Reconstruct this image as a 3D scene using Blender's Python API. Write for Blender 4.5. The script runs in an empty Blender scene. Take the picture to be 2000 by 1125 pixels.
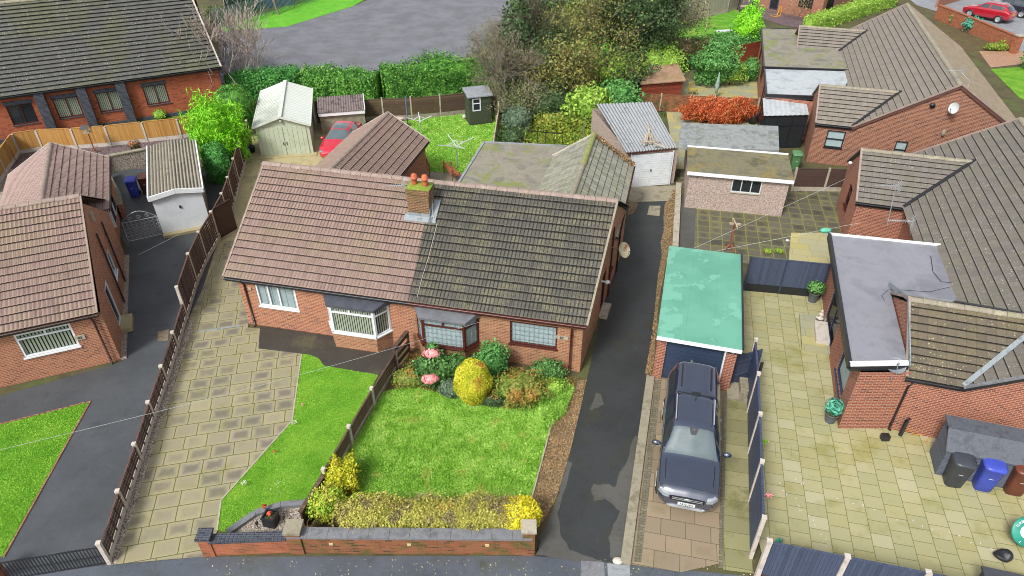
import bpy, math, random
import numpy as np
from mathutils import Vector
R=math.radians
SC=bpy.context.scene
COL=SC.collection
# ---------------------------------------------------------------- camera
CAM_H=18.4; PITCH=35.8; FPX=1349.0
cd=bpy.data.cameras.new('camera'); cam=bpy.data.objects.new('camera',cd); COL.objects.link(cam)
cd.sensor_width=36; cd.lens=FPX/2000*36; cd.clip_end=2000
cam.location=(0,0,CAM_H); cam.rotation_euler=(R(90-PITCH),0,0); SC.camera=cam
# ---------------------------------------------------------------- world: overcast sky
W=bpy.data.worlds.new('World'); SC.world=W; W.use_nodes=True
wn=W.node_tree; bg=wn.nodes['Background']
sky=wn.nodes.new('ShaderNodeTexSky'); sky.sky_type='NISHITA'; sky.sun_disc=False
sky.sun_elevation=R(48); sky.sun_rotation=R(215); sky.air_density=1.0; sky.dust_density=3; sky.ozone_density=1
hs=wn.nodes.new('ShaderNodeHueSaturation'); hs.inputs['Saturation'].default_value=.22
wn.links.new(sky.outputs[0],hs.inputs['Color']); wn.links.new(hs.outputs[0],bg.inputs['Color'])
bg.inputs['Strength'].default_value=.105
# ---------------------------------------------------------------- weak diffuse sun
ld=bpy.data.lights.new('sun','SUN'); ld.energy=1.8; ld.angle=R(14); ld.color=(1,.97,.92)
sun=bpy.data.objects.new('sun',ld); COL.objects.link(sun)
el=R(48); az=R(215)   # sun behind-left of the camera
sd=Vector((math.sin(az)*math.cos(el),math.cos(az)*math.cos(el),math.sin(el)))
sun.rotation_euler=sd.to_track_quat('Z','Y').to_euler()
SC.view_settings.view_transform='Standard'; SC.view_settings.look='None'
SC.view_settings.gamma=1; SC.view_settings.exposure=.95; SC.cycles.filter_width=1.0
SC.cycles.max_bounces=6; SC.cycles.diffuse_bounces=3; SC.cycles.transparent_max_bounces=12

# ---------------------------------------------------------------- survey: photo point on a plane of known height -> metres
_c,_s=math.cos(R(PITCH)),math.sin(R(PITCH))
def P(x,y,z=0.):
    r=(x-1000)/FPX; d=(y-562.5)/FPX
    t=(z-CAM_H)/(-_s-d*_c)
    return Vector((r*t,(_c-d*_s)*t,z))
def PP(pts,z=0.): return [P(x,y,z) for x,y in pts]
def onwall(p0,p1,x,y):
    """ray through a photo point met with the upright plane over p0-p1 -> (distance along, height)"""
    r=(x-1000)/FPX; d=(y-562.5)/FPX
    D=Vector((r,_c-d*_s,-_s-d*_c)); e=Vector((p1[0]-p0[0],p1[1]-p0[1])); L=e.length; e/=L
    n=Vector((e.y,-e.x)); t=(n.x*p0[0]+n.y*p0[1])/(n.x*D.x+n.y*D.y)
    q=D*t
    return ((q.x-p0[0])*e.x+(q.y-p0[1])*e.y, q.z+CAM_H)
def h2l(h,k=1.):
    h=h.lstrip('#'); o=[]
    for i in (0,2,4):
        v=int(h[i:i+2],16)/255; o.append((v/12.92 if v<=.04045 else ((v+.055)/1.055)**2.4)*k)
    return (*o,1)
# ---------------------------------------------------------------- node helper
class N:
    def __init__(s,name):
        s.m=bpy.data.materials.new(name); s.m.use_nodes=True; s.t=s.m.node_tree
        s.b=s.t.nodes['Principled BSDF']; s._uv=None
    def node(s,ty): return s.t.nodes.new(ty)
    def put(s,inp,v):
        if v is None: return
        if isinstance(v,bpy.types.NodeSocket): s.t.links.new(v,inp)
        else: inp.default_value=v
    def mth(s,op,a,b=None,c=None,clamp=False):
        n=s.node('ShaderNodeMath'); n.operation=op; n.use_clamp=clamp
        for i,v in enumerate((a,b,c)): s.put(n.inputs[i],v)
        return n.outputs[0]
    def vm(s,op,a,b=None,scale=None):
        n=s.node('ShaderNodeVectorMath'); n.operation=op; s.put(n.inputs[0],a); s.put(n.inputs[1],b)
        if scale is not None: s.put(n.inputs['Scale'],scale)
        return n.outputs[0]
    def uv(s):
        if s._uv is None:
            n=s.node('ShaderNodeUVMap'); n.uv_map='UVMap'; s._uv=n.outputs[0]
        return s._uv
    def pos(s): return s.node('ShaderNodeNewGeometry').outputs['Position']
    def isl(s): return s.node('ShaderNodeNewGeometry').outputs['Random Per Island']
    def sep(s,v):
        n=s.node('ShaderNodeSeparateXYZ'); s.put(n.inputs[0],v); return n.outputs
    def comb(s,x=0.,y=0.,z=0.):
        n=s.node('ShaderNodeCombineXYZ'); s.put(n.inputs[0],x); s.put(n.inputs[1],y); s.put(n.inputs[2],z); return n.outputs[0]
    def mp(s,v,scale=(1,1,1),rot=0.,loc=(0,0,0)):
        n=s.node('ShaderNodeMapping'); s.put(n.inputs[0],v); n.inputs['Scale'].default_value=scale
        n.inputs['Rotation'].default_value=(0,0,rot); n.inputs['Location'].default_value=loc; return n.outputs[0]
    def noise(s,v,sc,det=4,ro=.55,dist=0.):
        n=s.node('ShaderNodeTexNoise'); s.put(n.inputs['Vector'],v); n.inputs['Scale'].default_value=sc
        n.inputs['Detail'].default_value=det; n.inputs['Roughness'].default_value=ro; n.inputs['Distortion'].default_value=dist
        return n.outputs['Fac']
    def vor(s,v,sc,out='Distance',feat='F1'):
        n=s.node('ShaderNodeTexVoronoi'); n.feature=feat; s.put(n.inputs['Vector'],v); n.inputs['Scale'].default_value=sc
        return n.outputs[out]
    def white(s,v):
        n=s.node('ShaderNodeTexWhiteNoise'); n.noise_dimensions='3D'; s.put(n.inputs[0],v); return n.outputs['Value']
    def step(s,f,a,b):
        """smooth 0..1 between a and b"""
        n=s.node('ShaderNodeMapRange'); n.interpolation_type='SMOOTHSTEP'; s.put(n.inputs[0],f)
        n.inputs[1].default_value=a; n.inputs[2].default_value=b; return n.outputs[0]
    def mix(s,f,a,b):
        n=s.node('ShaderNodeMix'); n.data_type='RGBA'; s.put(n.inputs[0],f); s.put(n.inputs[6],a); s.put(n.inputs[7],b); return n.outputs[2]
    def ramp(s,f,st):
        n=s.node('ShaderNodeValToRGB'); s.put(n.inputs[0],f); e=n.color_ramp.elements
        while len(e)<len(st): e.new(.5)
        for i,(p,c) in enumerate(st): e[i].position=p; e[i].color=c
        return n.outputs[0]
    def cell(s,v,w,h,off=.5,seed=0.,rnd_off=False):
        u=s.sep(v); rv=s.mth('DIVIDE',u[1],h); row=s.mth('FLOOR',rv); fv=s.mth('FRACT',rv)
        o=s.white(s.comb(row,3.3,seed)) if rnd_off else s.mth('MULTIPLY',s.mth('MODULO',row,2.),off)
        cu=s.mth('ADD',s.mth('DIVIDE',u[0],w),o); cl=s.mth('FLOOR',cu); fu=s.mth('FRACT',cu)
        ex=s.mth('MULTIPLY',s.mth('MINIMUM',fu,s.mth('SUBTRACT',1.,fu)),w); ey=s.mth('MULTIPLY',s.mth('MINIMUM',fv,s.mth('SUBTRACT',1.,fv)),h)
        return s.mth('MINIMUM',ex,ey), s.white(s.comb(cl,row,seed)), fu, fv, ex, ey
    def bump(s,h,st=.5,d=.02):
        n=s.node('ShaderNodeBump'); n.inputs['Strength'].default_value=st; n.inputs['Distance'].default_value=d; s.put(n.inputs['Height'],h); return n.outputs[0]
    def out(s,col,rough=.8,bump=None,spec=.5,metal=0.,coat=0.):
        s.put(s.b.inputs['Base Color'],col); s.put(s.b.inputs['Roughness'],rough)
        if bump is not None: s.put(s.b.inputs['Normal'],bump)
        s.b.inputs['Specular IOR Level'].default_value=spec; s.put(s.b.inputs['Metallic'],metal)
        s.b.inputs['Coat Weight'].default_value=coat; s.b.inputs['Coat Roughness'].default_value=.04; s.b.inputs['Coat IOR'].default_value=1.5 if coat<=1 else 2.3
        return s.m
K=.74   # photo sRGB -> reflectance under this light
def C(h,k=1.): return h2l(h,K*k)
MATS={}
def plain(name,h,rough=.55,metal=0.,coat=0.,var=.12,k=1.,spec=.5,grime=None):
    key=(name,)
    if key in MATS: return MATS[key]
    n=N(name); c=C(h,k); f=n.noise(n.pos(),3.,5,.6)
    d=tuple(x*(1-var) for x in c[:3])+(1,); e=tuple(min(1,x*(1+var)) for x in c[:3])+(1,)
    col=n.mix(n.step(f,.35,.65),d,e)
    if grime: col=n.mix(n.step(n.noise(n.pos(),1.7,6,.7),.5,.72),col,C(grime))
    m=n.out(col,n.mth('ADD',n.mth('MULTIPLY',f,.2),rough-.1),n.bump(n.noise(n.pos(),45.,3),.12,.01),spec,metal,coat)
    MATS[key]=m; return m
def brick(name,a,b,c,mortar,bw=.225,bh=.075,dirt_shade='3a3a2a',dirta=.0,k=.9):
    n=N(name); e,r,fu,fv,ex,ey=n.cell(n.uv(),bw,bh)
    col=n.ramp(r,[(0.,C(c,k)),(.15,C(a,k)),(.62,C(b,k)),(.9,C(a,k)),(1.,C(c,k*.9))])
    big=n.noise(n.pos(),1.1,4,.6)
    col=n.mix(n.mth('MULTIPLY',n.step(big,.55,.8),.55),col,C(b,k*1.1))
    col=n.mix(n.mth('MULTIPLY',n.step(n.noise(n.pos(),.7,5,.65),.5,.75),.35),col,C(c,k))
    fine=n.noise(n.pos(),30,3); col=n.mix(n.mth('MULTIPLY',fine,.25),col,C(c,k))
    mo=n.step(e,.013,.006)
    col=n.mix(n.mth('MULTIPLY',mo,.9),col,C(mortar,k*1.))
    if dirta>0: col=n.mix(n.mth('MULTIPLY',n.step(n.noise(n.pos(),2.4,6,.7),.45,.7),dirta),col,C(dirt_shade))
    return n.out(col,.85,n.bump(n.mth('SUBTRACT',1.,mo),.12,.004),.3)
def tiles(name,a,b,c,edge,tw=.3,th=.345,moss=None,mossa=.3,lich=None,licha=.3,joint=.012,mossc=1.1,stain=None,edgew=.045,strk=0.,off=.5,ja=.6,tv=1.,ledge=0.):
    """concrete roof tiles: u along the course, v up the slope (v 0 at the lower edge of each course)"""
    n=N(name); e,r,fu,fv,ex,ey=n.cell(n.uv(),tw,th,off)
    col=n.mix(tv,C(a),n.ramp(r,[(0.,C(c)),(.35,C(a)),(.7,C(b)),(1.,C(c,1.15))]))
    col=n.mix(n.mth('MULTIPLY',n.noise(n.pos(),.8,5,.65),.5),col,C(a,.85))
    g=n.noise(n.pos(),26.,4,.7); col=n.mix(n.mth('MULTIPLY',n.step(g,.45,.7),.4),col,C(c,.8))
    if strk: 
        sx=n.noise(n.mp(n.uv(),(5.,.5,1)),1.6,4,.6); col=n.mix(n.mth('MULTIPLY',n.step(sx,.5,.68),strk),col,C(c,.6))
    if stain: col=n.mix(n.mth('MULTIPLY',n.step(n.noise(n.pos(),.35,4,.6),.45,.62),.5),col,C(stain))
    if moss:
        col=n.mix(n.mth('MULTIPLY',n.mth('MULTIPLY',n.step(n.noise(n.pos(),mossc,5,.65),.44,.64),n.step(n.noise(n.pos(),9.,4,.7),.35,.6)),mossa),col,C(moss))
    if lich:
        v=n.vor(n.pos(),9.,'Distance'); rr=n.noise(n.pos(),1.3,3)
        col=n.mix(n.mth('MULTIPLY',n.mth('MULTIPLY',n.step(v,.24,.12),n.step(rr,.4,.6)),licha),col,C(lich))
    col=n.mix(n.mth('MULTIPLY',n.step(ex,joint,joint*.3),ja),col,C(edge))
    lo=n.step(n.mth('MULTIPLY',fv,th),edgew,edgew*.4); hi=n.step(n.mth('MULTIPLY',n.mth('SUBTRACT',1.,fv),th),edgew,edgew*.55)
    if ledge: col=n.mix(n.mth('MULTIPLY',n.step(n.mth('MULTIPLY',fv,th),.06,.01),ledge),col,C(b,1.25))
    col=n.mix(n.mth('MULTIPLY',hi,.86),col,C(edge))  # dark course edge: joint dirt with the step's gap shadow painted in
    return n.out(col,.7,n.bump(g,.4,.012),.35)
def flags(name,cols,joint,w,h,rot=0.,dark=None,darka=.6,moss=None,mossa=.5,jw=.012,rnd=True,off=.5,wet=.55,edgec=None,mossc=.9,k=1.):
    """paving flags: cols = colours per flag, dark = stain in the middle of a flag, edgec = algae towards the joints"""
    n=N(name); v=n.mp(n.pos(),rot=rot); e,r,fu,fv,ex,ey=n.cell(v,w,h,off,0.,rnd)
    m=len(cols); col=n.ramp(r,[(i/(m-1),C(cc,k)) for i,cc in enumerate(cols)])
    p=n.pos(); big=n.noise(p,.45,4,.6); mid=n.noise(p,3.2,5,.65); fine=n.noise(p,26.,4,.7)
    if edgec: col=n.mix(n.mth('MULTIPLY',n.step(n.mth('ADD',e,n.mth('MULTIPLY',mid,.14)),.22,.06),.7),col,C(edgec,k))
    if dark:
        q=n.mth('ADD',e,n.mth('MULTIPLY',n.mth('SUBTRACT',mid,.5),.3))
        f=n.mth('MULTIPLY',n.step(q,.06,.24),n.step(n.mth('ADD',n.mth('MULTIPLY',r,.5),big),.55,.95))
        col=n.mix(n.mth('MULTIPLY',f,darka),col,C(dark,k))
    if moss: col=n.mix(n.mth('MULTIPLY',n.step(n.noise(p,mossc,6,.7),.5,.68),mossa),col,C(moss,k))
    col=n.mix(n.mth('MULTIPLY',fine,.3),col,tuple(x*.55 for x in C(cols[0],k)[:3])+(1,))
    j=n.step(e,jw,jw*.35); col=n.mix(n.mth('MULTIPLY',j,.85),col,C(joint,k))
    ro=n.mth('ADD',wet-.12,n.mth('MULTIPLY',mid,.3))
    return n.out(col,ro,n.bump(n.mth('ADD',n.mth('SUBTRACT',1.,j),n.mth('MULTIPLY',fine,.3)),.4,.012),.4)
def tarmac(name,a,b,patch=None,pa=.6,rough=.6,moss=None,ps=.5,k=1.,grain=90.):
    n=N(name); p=n.pos(); f=n.noise(p,grain,3,.7); g=n.noise(p,.5,5,.6); mi=n.noise(p,22.,3,.7)
    col=n.mix(n.step(f,.3,.7),C(a,k),C(b,k)); col=n.mix(n.mth('MULTIPLY',n.step(g,.35,.65),.6),col,C(a,k*.8)); col=n.mix(n.mth('MULTIPLY',n.step(n.noise(p,2.6,6,.75),.5,.68),.45),col,C(a,k*.62)); col=n.mix(n.mth('MULTIPLY',n.step(n.noise(p,60.,3,.8),.55,.72),.4),col,C(b,k*1.5))
    col=n.mix(n.mth('MULTIPLY',n.step(mi,.52,.7),.35),col,C(b,k*1.25))
    if patch: col=n.mix(n.mth('MULTIPLY',n.step(n.noise(p,ps,7,.7,.5),.56,.6),pa),col,C(patch,k))
    if moss: col=n.mix(n.mth('MULTIPLY',n.step(n.noise(p,.8,6,.7),.5,.7),.6),col,C(moss,k))
    col=n.mix(n.step(n.vor(p,3.1),.045,.02),col,C('8a8a78'))
    ro=n.mth('ADD',rough-.2,n.mth('MULTIPLY',g,.4))
    return n.out(col,ro,n.bump(f,.5,.008),.5)
def lawnm(name,a,b,c,d=None,sc=1.,k=1.):
    n=N(name); p=n.pos()
    col=n.ramp(n.noise(p,1.1*sc,6,.7),[(.3,C(a,k)),(.5,C(b,k)),(.7,C(c,k))])
    col=n.mix(n.mth('MULTIPLY',n.step(n.noise(p,.45,4,.6),.5,.66),.6),col,C(d or c,k))
    col=n.mix(n.mth('MULTIPLY',n.step(n.noise(p,38.,4,.8),.42,.65),.55),col,C(a,k*.6))
    col=n.mix(n.mth('MULTIPLY',n.step(n.noise(p,5.,5,.75),.48,.68),.5),col,C(a,k*.62)); col=n.mix(n.mth('MULTIPLY',n.step(n.noise(p,2.,5,.7),.55,.7),.4),col,C('b0b04a',k))
    return n.out(col,.9,n.bump(n.noise(p,30.,4,.8),.8,.04),.2)
def leafm(name,cols,k=1.25,sc=.9,tr=0.,rough=.6,patch=None,pf=(.5,.62),pscale=1.):
    n=N(name); m=len(cols); i=n.isl(); p=n.pos()
    f=n.mth('ADD',n.mth('MULTIPLY',i,.62),n.mth('MULTIPLY',n.step(n.noise(p,sc,3,.6),.3,.7),.38))
    col=n.ramp(f,[(j/(m-1),C(cc,k)) for j,cc in enumerate(cols)])
    if patch: col=n.mix(n.mth('MULTIPLY',n.step(n.noise(p,pscale,3,.5),pf[0],pf[1]),.8),col,n.mix(i,C(patch,k),C(patch,k*.6)))
    return n.out(col,rough,None,.3)
def gravelm(name,cols,sc=22.,k=1.,gap=.35):
    n=N(name); p=n.pos(); v=n.vor(p,sc,'Color'); r=n.sep(v)[0]; d=n.vor(p,sc,'Distance')
    m=len(cols); col=n.ramp(r,[(j/(m-1),C(cc,k)) for j,cc in enumerate(cols)])
    col=n.mix(n.step(d,.5,.75),col,C(cols[0],gap*k))
    return n.out(col,.85,n.bump(n.mth('SUBTRACT',1.,d),.8 if gap<.5 else .3,.03),.3)
def woodm(name,a,b,c,bw=.1,vert=True,line='201810',rough=.75,k=1.,moss=None,lw=.006):
    n=N(name); u=n.uv(); v=u if vert else n.mp(u,rot=R(90))
    x=n.sep(v)[0]; q=n.mth('DIVIDE',x,bw); r=n.white(n.comb(n.mth('FLOOR',q),1.,2.)); fq=n.mth('FRACT',q)
    col=n.ramp(r,[(0.,C(a,k)),(.5,C(b,k)),(1.,C(c,k))])
    gr=n.noise(n.mp(v,(14.,1.2,1)),2.5,5,.65); col=n.mix(n.mth('MULTIPLY',n.step(gr,.4,.7),.5),col,C(a,k*.65))
    if moss: col=n.mix(n.mth('MULTIPLY',n.step(n.noise(n.pos(),1.4,5,.7),.5,.7),.6),col,C(moss,k))
    ed=n.step(n.mth('MULTIPLY',n.mth('MINIMUM',fq,n.mth('SUBTRACT',1.,fq)),bw),lw,lw*.3)
    col=n.mix(n.mth('MULTIPLY',ed,.85),col,C(line,k))
    return n.out(col,rough,n.bump(n.mth('SUBTRACT',1.,ed),.4,.01),.3)
def mottle(name,cols,sc=2.,rough=.7,k=1.,spot=None,spotf=(.55,.62),sa=.9,ssc=1.2,fine=.3,dist=.4,spec=.4):
    n=N(name); p=n.pos(); m=len(cols)
    col=n.ramp(n.step(n.noise(p,sc,6,.68,dist),.3,.7),[(j/(m-1),C(cc,k)) for j,cc in enumerate(cols)])
    if spot: col=n.mix(n.mth('MULTIPLY',n.step(n.noise(p,ssc,7,.72,dist),*spotf),sa),col,C(spot,k))
    g=n.noise(p,28.,4,.75); col=n.mix(n.mth('MULTIPLY',n.step(g,.4,.7),fine),col,tuple(x*.5 for x in C(cols[0],k)[:3])+(1,))
    return n.out(col,rough,n.bump(g,.3,.01),spec)
def ribbed(name,a,b,dirt_shade,pitch,rough=.6,spot=None,da=.8,ph=.5,spotf=(.55,.66),sa=.8,ssc=3.):
    n=N(name); p=n.pos(); x=n.mth('FRACT',n.mth('ADD',n.mth('DIVIDE',n.sep(n.uv())[0],pitch),ph)); d=n.mth('ABSOLUTE',n.mth('SUBTRACT',x,.5))
    col=n.mix(n.noise(p,1.3,5,.65),C(a),C(b)); col=n.mix(n.mth('MULTIPLY',n.step(d,.26,.4),n.mth('MULTIPLY',n.step(n.noise(p,1.1,4,.6),.1,.6),da)),col,C(dirt_shade))  # trough stripes: groove shading painted in with the grime so ribs show
    if spot: col=n.mix(n.mth('MULTIPLY',n.step(n.noise(p,ssc,7,.72,.3),*spotf),sa),col,C(spot))
    return n.out(col,rough,None,.4)
def glassm(name,op=.35,tint='eef4f5',rough=.03):
    n=N(name); t=n.t; o=[x for x in t.nodes if x.type=='OUTPUT_MATERIAL'][0]
    tr=n.node('ShaderNodeBsdfTransparent'); tr.inputs[0].default_value=h2l(tint); mx=n.node('ShaderNodeMixShader'); mx.inputs[0].default_value=op
    n.out(C('59636a',.5),rough,None,.9); t.links.new(tr.outputs[0],mx.inputs[1]); t.links.new(n.b.outputs[0],mx.inputs[2]); t.links.new(mx.outputs[0],o.inputs[0])
    return n.m
# ---------------------------------------------------------------- mesh builder
Z=Vector((0,0,1))
class MB:
    def __init__(s): s.v=[]; s.f=[]; s.uv=[]; s.mi=[]; s.sm=[]
    def face(s,pts,uv=None,mi=0,sm=False):
        pts=[Vector(p) for p in pts]; i=len(s.v); s.v+=[tuple(p) for p in pts]; s.f.append(list(range(i,i+len(pts)))); s.mi.append(mi); s.sm.append(sm)
        if uv is None:
            n=Vector((0,0,0))
            for a,b in zip(pts,pts[1:]+pts[:1]): n+=Vector(((a.y-b.y)*(a.z+b.z),(a.z-b.z)*(a.x+b.x),(a.x-b.x)*(a.y+b.y)))
            if n.length<1e-12: n=Vector((0,0,1))
            n.normalize()
            if abs(n.z)>.995: uv=[(p.x,p.y) for p in pts]
            else:
                t=Z.cross(n).normalized(); b=n.cross(t); uv=[(p.dot(t),p.dot(b)) for p in pts]
        s.uv+=[tuple(q[:2]) for q in uv]
    def grid(s,g,uvg=None,mi=0,sm=True):
        """g: rows of points, shared vertices"""
        r=len(g); c=len(g[0]); i=len(s.v)
        for row in g: s.v+=[tuple(p) for p in row]
        for a in range(r-1):
            for b in range(c-1):
                q=[(a,b),(a,b+1),(a+1,b+1),(a+1,b)]
                s.f.append([i+x*c+y for x,y in q]); s.mi.append(mi); s.sm.append(sm)
                s.uv+=[(uvg[x][y] if uvg else (g[x][y][0],g[x][y][1])) for x,y in q]
    def box(s,a,b,mi=0,rot=0,org=None,skip=()):
        x0,y0,z0=a; x1,y1,z1=b
        c=[Vector(q) for q in ((x0,y0,z0),(x1,y0,z0),(x1,y1,z0),(x0,y1,z0),(x0,y0,z1),(x1,y0,z1),(x1,y1,z1),(x0,y1,z1))]
        if rot or org:
            cs,sn=math.cos(rot),math.sin(rot); o=Vector(org or (0,0,0))
            c=[Vector((p.x*cs-p.y*sn,p.x*sn+p.y*cs,p.z))+o for p in c]
        for k,q in enumerate(((0,3,2,1),(4,5,6,7),(0,1,5,4),(1,2,6,5),(2,3,7,6),(3,0,4,7))):
            if k not in skip: s.face([c[i] for i in q],mi=mi)
    def beam(s,p,q,w,h,mi=0,up=Z):
        """box along p-q, w sideways, h along up, p-q on the box's axis"""
        p=Vector(p); q=Vector(q); d=(q-p).normalized(); sd=d.cross(up)
        if sd.length<1e-4: sd=d.cross(Vector((1,0,0)))
        sd.normalize(); u=sd.cross(d)
        sd=sd*w/2; u=u*h/2
        A=[p-sd-u,p+sd-u,p+sd+u,p-sd+u]; B=[x+(q-p) for x in A]
        for i in range(4): s.face([A[i],B[i],B[(i+1)%4],A[(i+1)%4]],mi=mi)
        s.face(A,mi=mi); s.face(B[::-1],mi=mi)
    def tube(s,pts,r,n=8,mi=0,cap=True,sm=True):
        pts=[Vector(p) for p in pts]; rs=r if isinstance(r,(list,tuple)) else [r]*len(pts); g=[]
        for i,p in enumerate(pts):
            d=(pts[min(i+1,len(pts)-1)]-pts[max(i-1,0)])
            if d.length<1e-9: d=Vector((0,0,1))
            d.normalize()
            a=d.cross(Z if abs(d.z)<.9 else Vector((1,0,0))).normalized(); b=d.cross(a)
            g.append([p+(a*math.cos(2*math.pi*k/n)+b*math.sin(2*math.pi*k/n))*rs[i] for k in range(n+1)])
        s.grid(g,mi=mi,sm=sm)
        if cap: s.face(g[0][:-1],mi=mi); s.face(g[-1][:-1][::-1],mi=mi)
    def lathe(s,prof,o=(0,0,0),n=20,mi=0,sm=True,sq=None):
        o=Vector(o); g=[[o+Vector((r*math.cos(2*math.pi*k/n),r*math.sin(2*math.pi*k/n),z)) for k in range(n+1)] for r,z in prof]
        s.grid(g,mi=mi,sm=sm)
    def prism(s,pts,z0,z1,mi=0,top=True,bot=False,mt=None):
        """vertical prism over a plan polygon (anticlockwise)"""
        n=len(pts)
        for i in range(n):
            a,b=pts[i],pts[(i+1)%n]
            s.face([(a[0],a[1],z0),(b[0],b[1],z0),(b[0],b[1],z1),(a[0],a[1],z1)],mi=mi)
        if top: s.face([(p[0],p[1],z1) for p in pts],mi=mi if mt is None else mt)
        if bot: s.face([(p[0],p[1],z0) for p in pts][::-1],mi=mi)
    def ell(s,c,r,n=12,m=8,mi=0):
        c=Vector(c); s.grid([[c+Vector((r[0]*math.sin(math.pi*i/m)*math.cos(2*math.pi*k/n),r[1]*math.sin(math.pi*i/m)*math.sin(2*math.pi*k/n),-r[2]*math.cos(math.pi*i/m))) for k in range(n+1)] for i in range(m+1)],mi=mi)
    def build(s,name,mat,parent=None,loc=None,rz=0.,merge=False):
        me=bpy.data.meshes.new(name); me.from_pydata(s.v,[],s.f)
        uvl=me.uv_layers.new(name='UVMap'); uvl.data.foreach_set('uv',[c for q in s.uv for c in q])
        mats=mat if isinstance(mat,(list,tuple)) else [mat]
        for m in mats: me.materials.append(m)
        me.polygons.foreach_set('material_index',s.mi); me.polygons.foreach_set('use_smooth',s.sm)
        me.update(); o=bpy.data.objects.new(name,me); COL.objects.link(o)
        if parent: o.parent=parent
        if loc is not None: o.location=loc
        if rz: o.rotation_euler.z=rz
        return o
def tag(o,label,cat,group=None,kind=None):
    if label: o['label']=label
    if cat: o['category']=cat
    if group: o['group']=group
    if kind: o['kind']=kind
    return o
def thing(name,label,cat,loc=(0,0,0),rz=0.,group=None):
    o=bpy.data.objects.new(name,None); COL.objects.link(o); o.empty_display_size=.2
    o.location=loc; o.rotation_euler.z=rz; return tag(o,label,cat,group)
def dup(root,loc,rz=None,label=None,scale=None):
    r=root.copy(); COL.objects.link(r); r.location=loc
    if rz is not None: r.rotation_euler.z=rz
    if scale: r.scale=scale
    if label: r['label']=label
    for ch in list(root.children):
        c=ch.copy(); COL.objects.link(c); c.parent=r
        for g in list(ch.children):
            d=g.copy(); COL.objects.link(d); d.parent=c
    return r
def sheet(name,pts,z,mat,kind='structure',px=True,label=None):
    """flat ground sheet from surveyed corner points"""
    q=[P(x,y,0) for x,y in pts] if px else [Vector((x,y,0)) for x,y in pts]
    mb=MB(); mb.face([(p.x,p.y,z) for p in q]); o=mb.build(name,mat); 
    import bmesh
    bm=bmesh.new(); bm.from_mesh(o.data); bmesh.ops.triangulate(bm,faces=bm.faces[:]); 
    for f in bm.faces:
        f.normal_update()
        if f.normal.z<0: f.normal_flip()
    bm.to_mesh(o.data); bm.free()
    o['kind']=kind
    if label: o['label']=label
    return o
# ---------------------------------------------------------------- building helpers
def V2(p): return Vector((p[0],p[1]))
def wall(mb,p0,p1,z0,z1,holes=(),rev=.09,mi=0,z1b=None,back=None):
    """upright wall; p0-p1 left to right seen from outside; holes (s0,s1,za,zb) with reveals"""
    p0=V2(p0);p1=V2(p1); L=(p1-p0).length; e=(p1-p0)/L; nrm=Vector((e.y,-e.x))
    def pt(s,z,d=0): q=p0+e*s-nrm*d; return (q.x,q.y,z)
    S=sorted({0,L,*[round(h[0],4) for h in holes],*[round(h[1],4) for h in holes]}); ZZ=sorted({z0,z1,*[round(h[2],4) for h in holes],*[round(h[3],4) for h in holes]})
    for a,b in zip(S,S[1:]):
        for c,d in zip(ZZ,ZZ[1:]):
            ms,mz=(a+b)/2,(c+d)/2
            if any(h[0]<ms<h[1] and h[2]<mz<h[3] for h in holes): continue
            mb.face([pt(a,c),pt(b,c),pt(b,d),pt(a,d)],uv=[(a+p0.x,c),(b+p0.x,c),(b+p0.x,d),(a+p0.x,d)],mi=mi)
    for a,b,c,d in holes:
        mb.face([pt(a,c),pt(a,c,rev),pt(a,d,rev),pt(a,d)],mi=mi); mb.face([pt(b,c,rev),pt(b,c),pt(b,d),pt(b,d,rev)],mi=mi)
        mb.face([pt(a,d,rev),pt(b,d,rev),pt(b,d),pt(a,d)],mi=mi); mb.face([pt(a,c),pt(b,c),pt(b,c,rev),pt(a,c,rev)],mi=mi)
    if z1b is not None:   # gable: apex (s,z)
        s,z=z1b; mb.face([pt(0,z1),pt(L,z1),pt(s,z)],uv=[(p0.x,z1),(L+p0.x,z1),(s+p0.x,z)],mi=mi)
def holepx(p0,p1,a,b):
    """opening from two opposite photo corners (upper left, lower right)"""
    s0,z1=onwall(p0,p1,*a); s1,z0=onwall(p0,p1,*b)
    if s0>s1: s0,s1=s1,s0
    if z0>z1: z0,z1=z1,z0
    return (s0,s1,z0,z1)
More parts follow.
